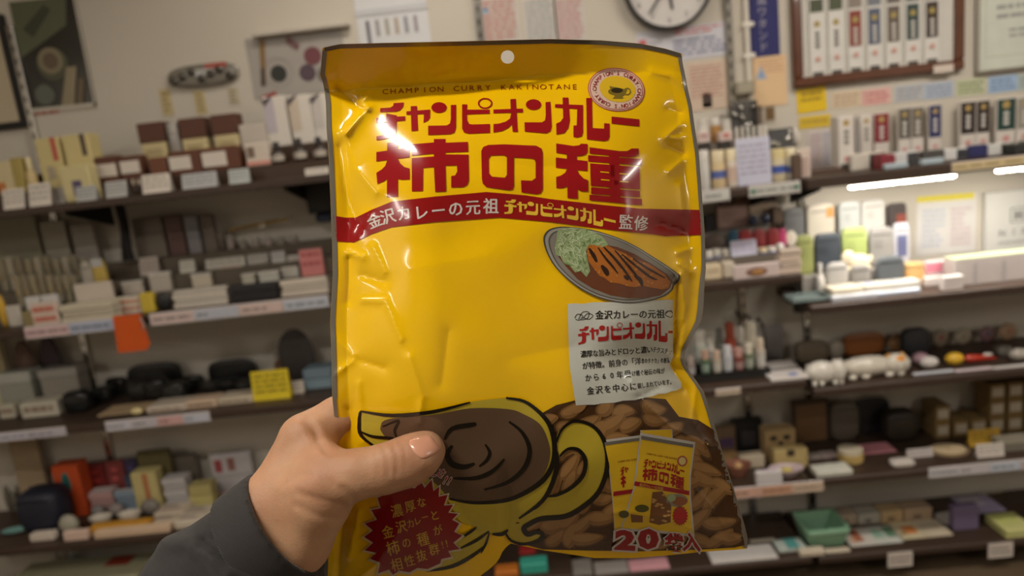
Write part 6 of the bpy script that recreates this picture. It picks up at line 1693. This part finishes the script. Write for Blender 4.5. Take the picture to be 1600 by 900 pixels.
decal('sauce_picture', [], (50, 26, 18), 9, meshes=[stroke(G(*p), wd / 5.625) for wd, p in ((34, [(452, 270), (490, 330), (520, 390)]), (46, [(560, 420), (600, 470), (615, 510)]), (22, [(530, 262), (600, 360), (660, 430), (705, 490)]), (24, [(580, 258), (660, 340), (760, 460), (830, 560)]), (30, [(760, 510), (800, 545)]), (22, [(680, 288), (760, 380), (860, 500), (910, 580)]), (20, [(740, 322), (860, 420), (990, 520), (1050, 545)]), (18, [(840, 358), (960, 440), (1120, 530)]), (34, [(850, 510), (900, 545), (920, 600)]))])
cab = G((160, 330), (150, 260), (165, 200), (170, 140), (180, 108), (240, 92), (300, 86), (430, 100), (520, 140), (560, 160), (590, 190), (622, 240), (560, 262), (500, 240), (450, 238), (425, 290), (440, 380), (462, 470), (430, 522), (380, 470), (330, 482), (280, 420), (230, 400), (200, 340))
decal('cabbage_picture', [cab], (150, 168, 120), 8.2, noise=.2)
st1, st2 = [], []
for i in range(330):
    x, y = rq2.uniform(150, 610), rq2.uniform(88, 520)
    q = G((x, y))[0]
    if inside(q, cab):
        a = rq2.uniform(0, 6.3)
        ln = rq2.uniform(30, 75)
        mid = (x + ln * .5 * math.cos(a), y + ln * .5 * math.sin(a))
        end = (mid[0] + ln * .5 * math.cos(a + rq2.uniform(-1, 1)), mid[1] + ln * .5 * math.sin(a + rq2.uniform(-1, 1)))
        if not inside(G(end)[0], cab):
            continue
        (st1 if i % 3 else st2).append(stroke(G((x, y), mid, end), 1.6, True, 2))
decal('cabbage_picture', [], (186, 200, 158), 9, step=30, meshes=st1)
decal('cabbage_picture', [], (112, 134, 84), 8.8, step=30, meshes=st2)

# ---- words on the paper panel
N = lambda x, y: (880 + x / 5, 460 + y / 5)
DK = (26, 24, 22)
def pan(body, a, b, s, sq=1.0, off=.018):
    (x0, y0), (x1, y1) = N(*a), N(*b)
    return line_text(body, x0, y0, x1, y1, s / 5, sq, off)
decal('panel_lettering', [], DK, 5, meshes=pan('金沢カレーの元祖', (250, 162), (795, 152), 74, .92, .022))
decal('panel_flourish', [], DK, 5, meshes=[stroke(Z(880, 460, 5, *p), 1.0, False, 5) for p in ([(90, 185), (110, 155), (150, 165), (130, 200), (95, 195)], [(120, 195), (150, 140), (200, 140), (190, 185), (140, 200)], [(150, 190), (190, 150), (232, 165), (200, 195), (160, 180)], [(855, 140), (815, 130), (800, 160), (840, 180), (855, 165)], [(800, 150), (840, 125), (855, 150)])])
P_ = [N(115, 232), N(905, 196), N(118, 398), N(905, 372)]
vis = {k_: v for k_, v in row1.items() if k_ != 'bar'}
decal('panel_title', remap([p for g in vis.values() for p in g], R1SRC, P_) + [Z(880, 460, 5, (822, 284), (856, 284), (856, 304), (822, 304))], (176, 26, 28), 5)
decal('panel_lettering', [], DK, 5, step=8, meshes=pan('濃厚な旨みとドロッと濃い', (135, 468), (700, 430), 58, .86) + pan('テクスチャ', (700, 430), (852, 448), 50, .6))
decal('panel_lettering', [], DK, 5, step=8, meshes=pan('が特徴。前身の「洋', (148, 560), (610, 520), 60, .86) + pan('食のタナカ」の創業', (610, 520), (835, 515), 46, .5))
decal('panel_lettering', [], DK, 5, step=8, meshes=pan('から60年受', (165, 655), (535, 618), 62, .86) + pan('け継ぐ秘伝の味が', (535, 618), (795, 596), 48, .68))
decal('panel_lettering', [], DK, 5, step=8, meshes=pan('金沢を中心に', (180, 756), (580, 716), 66, .9) + pan('親しまれています。', (580, 716), (865, 680), 48, .66))

# ---- two small packs printed at the corner
H6 = lambda *p: Z(920, 640, 3.914, *p)
def grow(P, k):
    mx, my = sum(p[0] for p in P) / len(P), sum(p[1] for p in P) / len(P)
    return [(mx + (x - mx) * k, my + (y - my) * k) for x, y in P]
pk3 = H6((318, 128), (505, 122), (508, 190), (400, 175), (330, 160))
pk2 = H6((95, 200), (310, 172), (312, 260), (292, 440), (222, 712), (160, 752), (152, 600), (124, 330))
pk1 = H6((322, 160), (640, 214), (614, 420), (614, 520), (636, 762), (420, 738), (205, 725), (282, 480), (306, 300))
WB = (196, 192, 186)
for i, pk in enumerate((pk3, pk2, pk1)):
    decal('mini_pack_picture', [grow(pk, 1.06)], WB, 4 + i * 1.6)
    decal('mini_pack_picture', [pk], (228, 186, 40), 4.6 + i * 1.6)
decal('mini_pack_foil', [H6((322, 160), (640, 214), (637, 234), (320, 182))], (110, 106, 98), 8.6)
decal('mini_pack_foil', [H6((95, 200), (310, 172), (311, 190), (97, 220))], (110, 106, 98), 7.0)
q1 = [H6(p)[0] for p in ((338, 290), (590, 345), (325, 445), (580, 492))]
decal('mini_title', remap(ROW1 + ROW2, ALLSRC, q1), (160, 26, 26), 8.6, step=20)
part_ = [p for k_ in ('chi', 'ya') for p in row1[k_]] + row2['kaki'][:4]
q2 = [H6(p)[0] for p in ((190, 345), (440, 310), (198, 490), (430, 455))]
decal('mini_title', remap(part_, ALLSRC, q2), (160, 26, 26), 7.0, step=20)
decal('mini_band', [H6((283, 438), (616, 498), (614, 524), (276, 464))], (160, 26, 34), 8.6)
decal('mini_band', [H6((152, 502), (272, 486), (266, 512), (150, 530))], (160, 26, 34), 7.0)
decal('mini_lettering', [], (226, 190, 90), 9.2, step=30, meshes=[m_ for m_ in line_text('金沢カレーの元祖', *H6((310, 458))[0], *H6((455, 484))[0], 5.5)])
decal('mini_lettering', [], (130, 60, 20), 8.6, step=30, meshes=line_text('CHAMPION CURRY KAKINOTANE', *H6((352, 268))[0], *H6((540, 302))[0], 4, .9))
decal('mini_lettering', [], (130, 60, 20), 7.0, step=30, meshes=line_text('CHAMPION CURRY', *H6((178, 320))[0], *H6((304, 302))[0], 4.5, 1.0))
decal('mini_snack_picture', [H6((390, 505), (450, 500), (505, 590), (500, 690), (430, 706), (370, 690), (380, 600)), H6((255, 640), (330, 650), (330, 690), (262, 690))], (122, 80, 44), 8.6)
decal('mini_snack_picture', [ring(*H6((rq2.uniform(385, 495), rq2.uniform(515, 695)))[0], 3.4, 1.8, 8) for i in range(14)], (196, 150, 88), 9.2, step=20)
decal('mini_cup_picture', [ring(*H6((325, 605))[0], 11, 6, 16), ring(*H6((215, 640))[0], 8, 6, 16)], (84, 82, 36), 8.8)
decal('mini_plate_picture', [ring(*H6((540, 555))[0], 17, 10, 20)], (140, 134, 120), 8.6)
decal('mini_plate_picture', [ring(*H6((556, 560))[0], 12, 7, 20)], (150, 88, 44), 9.2)
decal('mini_plate_picture', [ring(*H6((505, 540))[0], 7, 6, 16)], (160, 176, 130), 9.6)
mb_ = []
for i in range(36):
    a = 2 * math.pi * i / 36
    r = (13 if i % 2 else 16)
    c = H6((560, 650))[0]
    mb_.append((c[0] + r * .78 * math.cos(a), c[1] + r * math.sin(a)))
decal('mini_starburst', [mb_], (176, 34, 30), 10)
decal('mini_seal', [ring(*H6((572, 315))[0], 8, 8.5, 20)], (170, 84, 70), 9)
decal('mini_seal', [ring(*H6((572, 315))[0], 5.5, 6, 20)], (206, 190, 120), 9.6)
big = [('2', 977, 844, 40, 3), ('0', 1013, 842, 40, 3)]
sml = [('袋', 1053, 848, 30, 3), ('入', 1081, 847, 30, 3)]
decal('count_lettering', [], (206, 196, 190), 11, meshes=glyphs(big, 1.5, .12) + glyphs(sml, .95, .10))
decal('count_lettering', [], (150, 16, 26), 12, meshes=glyphs(big, 1.5, .055) + glyphs(sml, .95, .035))
# ---------------------------------------------------------------- the hand and the sleeve
def cpt(px, py, d):
    d = d - .0055
    return np.array([(px - 800) / F_PX * d, -(py - 450) / F_PX * d, d])

def to_world(P):
    return CAM[None] + P[:, :1] * CR[None] + P[:, 1:2] * CU[None] + P[:, 2:3] * CF[None]

def cone(G, a, b):
    """distance to a tapered capsule; a, b = (px, py, depth, radius px)"""
    pa, pb = cpt(*a[:3]), cpt(*b[:3])
    ra, rb = a[3] * a[2] / F_PX, b[3] * b[2] / F_PX
    ab = pb - pa
    t = np.clip(((G - pa) @ ab) / (ab @ ab), 0, 1)
    return np.linalg.norm(G - pa - t[..., None] * ab, axis=-1) - (ra + (rb - ra) * t)

def smin(a, b, k):
    h = np.clip(.5 + .5 * (b - a) / k, 0, 1)
    return b + (a - b) * h - k * h * (1 - h)

def surface_net(fn, lo, hi, vox):
    n = np.ceil((np.array(hi) - lo) / vox).astype(int) + 1
    ax = [lo[i] + vox * np.arange(n[i]) for i in range(3)]
    G = np.stack(np.meshgrid(*ax, indexing='ij'), -1)
    D = fn(G)
    sgn = D < 0
    cells = np.zeros(n - 1, int)
    for i in (0, 1):
        for j in (0, 1):
            for k in (0, 1):
                cells += sgn[i:n[0] - 1 + i, j:n[1] - 1 + j, k:n[2] - 1 + k]
    act = (cells > 0) & (cells < 8)
    idx = -np.ones(n - 1, int)
    idx[act] = np.arange(act.sum())
    I = np.argwhere(act)
    acc, cnt = np.zeros((len(I), 3)), np.zeros(len(I))
    corners = [(i, j, k) for i in (0, 1) for j in (0, 1) for k in (0, 1)]
    for a in corners:
        for ax_ in range(3):
            if a[ax_]:
                continue
            b = list(a)
            b[ax_] = 1
            da = D[I[:, 0] + a[0], I[:, 1] + a[1], I[:, 2] + a[2]]
            db = D[I[:, 0] + b[0], I[:, 1] + b[1], I[:, 2] + b[2]]
            m = (da < 0) != (db < 0)
            t = np.where(m, da / np.where(m, da - db, 1), 0)
            p = np.tile(np.array(a, float), (len(I), 1))
            p[:, ax_] += t
            acc[m] += p[m]
            cnt[m] += 1
    Vv = lo + vox * (I + acc / cnt[:, None])
    F = []
    for ax_ in range(3):
        u, v = (ax_ + 1) % 3, (ax_ + 2) % 3
        sl0, sl1 = [slice(1, n[q] - 1) for q in range(3)], [slice(1, n[q] - 1) for q in range(3)]
        sl0[ax_] = slice(0, n[ax_] - 1)
        sl1[ax_] = slice(1, n[ax_])
        s0, s1 = sgn[tuple(sl0)], sgn[tuple(sl1)]
        E = np.argwhere(s0 != s1)
        off = np.array([1, 1, 1])
        off[ax_] = 0
        for e in E:
            flip = s0[tuple(e)]
            e = e + off
            c = []
            for du, dv in ((0, 0), (-1, 0), (-1, -1), (0, -1)):
                q = e.copy()
                q[u] += du
                q[v] += dv
                c.append(int(idx[tuple(q)]))
            if min(c) >= 0:
                F.append(tuple(c) if flip else tuple(reversed(c)))
    return Vv, F

def relax(Vv, F, it, lam=.5):
    n = len(Vv)
    e = np.array([(f[i], f[(i + 1) % 4]) for f in F for i in range(4)])
    for _ in range(it):
        s, c = np.zeros((n, 3)), np.zeros(n)
        np.add.at(s, e[:, 0], Vv[e[:, 1]])
        np.add.at(c, e[:, 0], 1)
        np.add.at(s, e[:, 1], Vv[e[:, 0]])
        np.add.at(c, e[:, 1], 1)
        Vv = Vv + lam * (s / np.maximum(c, 1)[:, None] - Vv)
    return Vv

# skeleton: photo x, y, distance, radius in pixels
THUMB = [(492, 775, .392, 47), (520, 752, .389, 44), (556, 741, .3865, 36.5), (600, 733, .388, 36), (636, 721, .3905, 37), (660, 708, .3895, 32.5), (668, 702, .391, 25)]
INDEX = [(478, 682, .415, 37), (530, 652, .425, 32), (592, 640, .4295, 27), (640, 650, .435, 24), (690, 668, .439, 20)]
MIDDLE = [(458, 716, .432, 36), (520, 700, .440, 30), (600, 692, .4385, 27), (660, 700, .442, 24), (716, 716, .4465, 20)]
RING_F = [(452, 762, .444, 33), (520, 756, .449, 27), (596, 752, .4475, 25), (654, 762, .452, 22), (704, 774, .4575, 19)]
LITTLE = [(458, 808, .449, 28), (520, 812, .454, 23), (580, 812, .4568, 21), (626, 820, .4625, 18.5), (664, 828, .467, 16)]
def hand_sdf(G):
    d = None
    def chain(pts, k):
        r = None
        for i in range(len(pts) - 1):
            c = cone(G, pts[i], pts[i + 1])
            r = c if r is None else smin(r, c, k)
        return r
    palm = None
    for a, b in (((420, 800, .405, 46), (474, 690, .415, 38)), ((430, 815, .411, 48), (462, 716, .433, 38)), ((440, 825, .415, 48), (454, 762, .445, 36)), ((455, 850, .413, 42), (460, 806, .449, 31)),
                 ((466, 846, .401, 45), (500, 790, .393, 46)), ((430, 790, .403, 46), (500, 740, .397, 38)), ((400, 846, .405, 52), (425, 812, .407, 58)), ((425, 880, .407, 50), (466, 846, .403, 48)), ((390, 868, .407, 48), (430, 830, .407, 60))):
        c = cone(G, a, b)
        palm = c if palm is None else smin(palm, c, .009)
    web = cone(G, (512, 728, .397, 25), (486, 700, .411, 29))
    palm = smin(palm, web, .012)
    palm = smin(palm, chain(THUMB, .005), .007)
    for f in (INDEX, MIDDLE, RING_F, LITTLE):
        palm = np.minimum(palm, smin(palm, chain(f, .004), .0035))
    return palm
lo = np.array([cpt(300, 0, .42)[0], cpt(0, 960, .42)[1], .335])
hi = np.array([cpt(745, 0, .46)[0], cpt(0, 590, .48)[1], .51])
Hv, Hf_ = surface_net(hand_sdf, lo, hi, .0016)
Hv = relax(Hv, Hf_, 6, .5)

def pix(P):
    return 800 + F_PX * P[:, 0] / P[:, 2], 450 - F_PX * P[:, 1] / P[:, 2]

def vnormals(Vv, F):
    nn = np.zeros_like(Vv)
    f = np.array(F)
    q = np.cross(Vv[f[:, 2]] - Vv[f[:, 0]], Vv[f[:, 3]] - Vv[f[:, 1]])
    for i in range(4):
        np.add.at(nn, f[:, i], q)
    return nn / (np.linalg.norm(nn, axis=1)[:, None] + 1e-12)
# skin folds, pressed in along lines over the side that faces the camera
FOLDS = [([(598, 700), (606, 716), (606, 742)], .3, 3.5), ([(612, 694), (621, 712), (620, 740)], .32, 3.5), ([(586, 706), (592, 722), (590, 744)], .15, 3.5), ([(626, 690), (634, 706), (634, 728)], .15, 3.5),
         ([(512, 704), (498, 690), (482, 654)], .9, 7), ([(510, 704), (530, 706), (560, 700)], .5, 6), ([(470, 652), (490, 668), (506, 700)], .6, 5), ([(538, 764), (550, 774), (556, 788)], .6, 6), ([(470, 770), (500, 780), (540, 790)], .35, 5), ([(462, 790), (496, 806), (530, 812)], .35, 5),
         ([(500, 738), (512, 752), (530, 762)], .3, 4), ([(480, 700), (470, 690), (462, 672)], .3, 4), ([(445, 760), (470, 744), (486, 742)], .25, 4)]
x_, y_ = pix(Hv)
Nn = vnormals(Hv, Hf_)
facing = np.clip(-Nn[:, 2] * 2, 0, 1)
disp = np.zeros(len(Hv))
for pts, a, wd in FOLDS:
    d = np.min([seg_d(x_, y_, pts[i], pts[i + 1]) for i in range(len(pts) - 1)], axis=0)
    disp -= a * .001 * np.exp(-(d / wd) ** 2)
    disp += a * .00045 * np.exp(-((d - wd * 1.9) / wd) ** 2)
# knuckle of the thumb and of the index stand out
disp += .0010 * np.exp(-(((x_ - 612) / 26) ** 2 + ((y_ - 705) / 16) ** 2)) + .0015 * np.exp(-(((x_ - 462) / 22) ** 2 + ((y_ - 668) / 20) ** 2))
disp -= .0016 * np.exp(-(((x_ - 660) / 22) ** 2 + ((y_ - 692) / 20) ** 2))
disp += .0014 * np.exp(-(((x_ - 470) / 40) ** 2 + ((y_ - 760) / 16) ** 2))
Hv = Hv + Nn * (disp * facing)[:, None]

skin = bpy.data.materials.new('skin')
skin.use_nodes = True
nt = skin.node_tree
bs = nt.nodes['Principled BSDF']
tc = nt.nodes.new('ShaderNodeTexCoord')
n1 = nt.nodes.new('ShaderNodeTexNoise')
n1.inputs['Scale'].default_value = 28
n1.inputs['Detail'].default_value = 5
n2 = nt.nodes.new('ShaderNodeTexVoronoi')
n2.inputs['Scale'].default_value = 900
n3 = nt.nodes.new('ShaderNodeTexNoise')
n3.inputs['Scale'].default_value = 260
n3.inputs['Detail'].default_value = 6
cr_ = nt.nodes.new('ShaderNodeValToRGB')
cr_.color_ramp.elements[0].position, cr_.color_ramp.elements[1].position = .3, .72
cr_.color_ramp.elements[0].color = (*lin((178, 128, 96)), 1)
cr_.color_ramp.elements[1].color = (*lin((200, 157, 121)), 1)
bp = nt.nodes.new('ShaderNodeBump')
bp.inputs['Strength'].default_value = .22
bp.inputs['Distance'].default_value = .0004
ad = nt.nodes.new('ShaderNodeMath')
for s_, t_ in ((tc.outputs['Object'], n1.inputs['Vector']), (tc.outputs['Object'], n2.inputs['Vector']), (tc.outputs['Object'], n3.inputs['Vector']), (n1.outputs['Fac'], cr_.inputs['Fac']), (cr_.outputs['Color'], bs.inputs['Base Color']),
               (n2.outputs['Distance'], ad.inputs[0]), (n3.outputs['Fac'], ad.inputs[1]), (ad.outputs[0], bp.inputs['Height']), (bp.outputs[0], bs.inputs['Normal'])):
    nt.links.new(s_, t_)
bs.inputs['Roughness'].default_value = .6
bs.inputs['Subsurface Weight'].default_value = .25
bs.inputs['Subsurface Radius'].default_value = (1.0, .35, .2)
bs.inputs['Subsurface Scale'].default_value = .004

PERS_C = at_d(420, 850, .40)
def mesh_at(name, Wp, F, m, parent=None, origin=PERS_C):
    me = bpy.data.meshes.new(name)
    me.from_pydata([tuple(p) for p in (Wp - origin[None])], [], F)
    me.materials.append(m)
    me.shade_smooth()
    o = bpy.data.objects.new(name, me)
    COL.objects.link(o)
    if parent:
        o.parent = parent
    else:
        o.location = origin
    return o
Hw = to_world(Hv)
person = mesh_at('person', Hw, Hf_, skin)
tag(person, 'hand in a dark jacket sleeve gripping the yellow bag, thumb in front', 'person')
sub = person.modifiers.new('smooth', 'SUBSURF')
sub.levels = sub.render_levels = 1

# ---- thumb nail, laid on the thumb's own surface
tree = BVHTree.FromPolygons([tuple(p) for p in Hw], Hf_)
nail_uv = [(637, 691), (640, 682), (650, 674), (661, 669), (670, 667), (679, 668), (686, 672), (691, 681), (692, 692), (690, 702), (684, 707), (674, 713), (664, 717), (658, 718), (650, 712), (642, 702)]
ncx, ncy = sum(p[0] for p in nail_uv) / 16, sum(p[1] for p in nail_uv) / 16
NV_, NF_ = [], []
def nail_point(x, y, lift):
    h_, no, _, _ = tree.ray_cast(Vector(CAM), Vector(ray(x, y)).normalized())
    if h_ is None:
        h_, no, _, _ = tree.find_nearest(Vector(at_d(x, y, .375)))
    return np.array(h_ - Vector(ray(x, y)).normalized() * lift)
K_ = [0, .35, .65, .88, 1.0]
for k in K_[1:]:
    for (x, y) in nail_uv:
        NV_.append(nail_point(ncx + (x - ncx) * k, ncy + (y - ncy) * k, .0011 * (1 - .55 * k ** 4)))
NV_.append(nail_point(ncx, ncy, .0011))
for r in range(3):
    for i in range(16):
        j = (i + 1) % 16
        NF_.append((r * 16 + i, r * 16 + j, (r + 1) * 16 + j, (r + 1) * 16 + i))
for i in range(16):
    NF_.append((64, (i + 1) % 16, i))
no_ = len(NV_)
for (x, y) in nail_uv:
    NV_.append(nail_point(x, y, -.0012))
for i in range(16):
    j = (i + 1) % 16
    NF_.append((48 + i, 48 + j, no_ + j, no_ + i))
nail = mesh_at('thumb_nail', np.array(NV_), NF_, mat((214, 156, 128), .22, coat=.4, name='nail'), person)
nail['label'] = 'short smooth thumb nail'
bm = bmesh.new()
bm.from_mesh(nail.data)
bmesh.ops.recalc_face_normals(bm, faces=bm.faces)
bm.to_mesh(nail.data)
bm.free()
nail.modifiers.new('smooth', 'SUBSURF').render_levels = 1

# ---- jacket sleeve with a turned cuff band
def rnd_noise(G, s):
    return np.sin(G[..., 0] * s + 1.7 * np.sin(G[..., 1] * s * .7)) * np.sin(G[..., 1] * s * .9 + 1.3 * np.sin(G[..., 2] * s * .8))
def sleeve_sdf(G):
    d = None
    for a, b in (((384, 868, .405, 82), (424, 836, .407, 84)), ((352, 884, .404, 80), (390, 866, .404, 82)), ((312, 918, .399, 84), (372, 925, .403, 92)), ((312, 925, .399, 88), (300, 1090, .398, 118)), ((400, 905, .405, 92), (360, 1080, .403, 130))):
        c = cone(G, a, b)
        d = c if d is None else smin(d, c, .004)
    # folds that run around and along the arm
    P = np.stack([800 + F_PX * G[..., 0] / G[..., 2], 450 - F_PX * G[..., 1] / G[..., 2]], -1)
    fold = np.zeros(G.shape[:-1])
    for pts, a_, wd in (([(322, 848), (350, 853), (385, 864), (430, 892), (465, 920)], -5.0, 12), ([(260, 848), (292, 846), (324, 866), (352, 902)], 5.0, 14), ([(380, 800), (398, 832), (430, 880)], 1.8, 14), ([(370, 890), (410, 915), (450, 960)], 3.0, 14), ([(246, 880), (270, 905), (290, 960)], -2.0, 9)):
        q = np.min([seg_d(P[..., 0], P[..., 1], pts[i], pts[i + 1]) for i in range(len(pts) - 1)], axis=0)
        fold += a_ * .001 * np.exp(-(q / wd) ** 2)
    d = d - fold - .0006 * rnd_noise(G, 90)
    # cut square at the cuff and hollow it out
    ax0, ax1 = cpt(350, 892, .405), cpt(440, 824, .407)
    n = (ax1 - ax0) / np.linalg.norm(ax1 - ax0)
    d = np.maximum(d, (G - cpt(430, 832, .407)) @ n - 0.0)
    inner = cone(G, (424, 842, .405, 66), (520, 775, .409, 76))
    return np.maximum(d, -inner)
def cuff_sdf(G):
    ax0, ax1 = cpt(350, 892, .405), cpt(440, 824, .407)
    n = (ax1 - ax0) / np.linalg.norm(ax1 - ax0)
    o = cpt(432, 830, .407)
    t = (G - o) @ n
    r = np.linalg.norm(G - o - t[..., None] * n, axis=-1)
    R_ = 88 * .407 / F_PX
    body = np.abs(r - R_ - .0002) - .0019
    return np.maximum(body, np.abs(t + .0045) - .0115) - .0006
lo = np.array([cpt(80, 0, .47)[0], cpt(0, 1120, .44)[1], .325])
hi = np.array([cpt(560, 0, .43)[0], cpt(0, 690, .48)[1], .475])
Sv, Sf = surface_net(sleeve_sdf, lo, hi, .0024)
Sv = relax(Sv, Sf, 2, .5)
cloth = bpy.data.materials.new('charcoal_twill')
cloth.use_nodes = True
nt = cloth.node_tree
bs = nt.nodes['Principled BSDF']
tc = nt.nodes.new('ShaderNodeTexCoord')
wv = nt.nodes.new('ShaderNodeTexWave')
wv.inputs['Scale'].default_value = 420
wv.inputs['Distortion'].default_value = .6
wv.bands_direction = 'DIAGONAL'
bp = nt.nodes.new('ShaderNodeBump')
bp.inputs['Strength'].default_value = .3
bp.inputs['Distance'].default_value = .0005
mx = nt.nodes.new('ShaderNodeMix')
mx.data_type = 'RGBA'
mx.inputs[6].default_value = (*lin((31, 27, 26)), 1)
mx.inputs[7].default_value = (*lin((44, 39, 37)), 1)
for s_, t_ in ((tc.outputs['Object'], wv.inputs['Vector']), (wv.outputs['Fac'], bp.inputs['Height']), (bp.outputs[0], bs.inputs['Normal']), (wv.outputs['Fac'], mx.inputs[0]), (mx.outputs[2], bs.inputs['Base Color'])):
    nt.links.new(s_, t_)
bs.inputs['Roughness'].default_value = .8
bs.inputs['Sheen Weight'].default_value = .12
sleeve = mesh_at('sleeve', to_world(Sv), Sf, cloth, person)
sleeve['label'] = 'dark charcoal twill jacket sleeve'
lo = np.array([cpt(330, 0, .42)[0], cpt(0, 940, .42)[1], .325])
hi = np.array([cpt(540, 0, .42)[0], cpt(0, 710, .45)[1], .475])
Cv, Cf_ = surface_net(cuff_sdf, lo, hi, .0015)
Cv = relax(Cv, Cf_, 3, .5)
cuff = mesh_at('cuff', to_world(Cv), Cf_, cloth, person)
cuff['label'] = 'stitched cuff band of the sleeve'
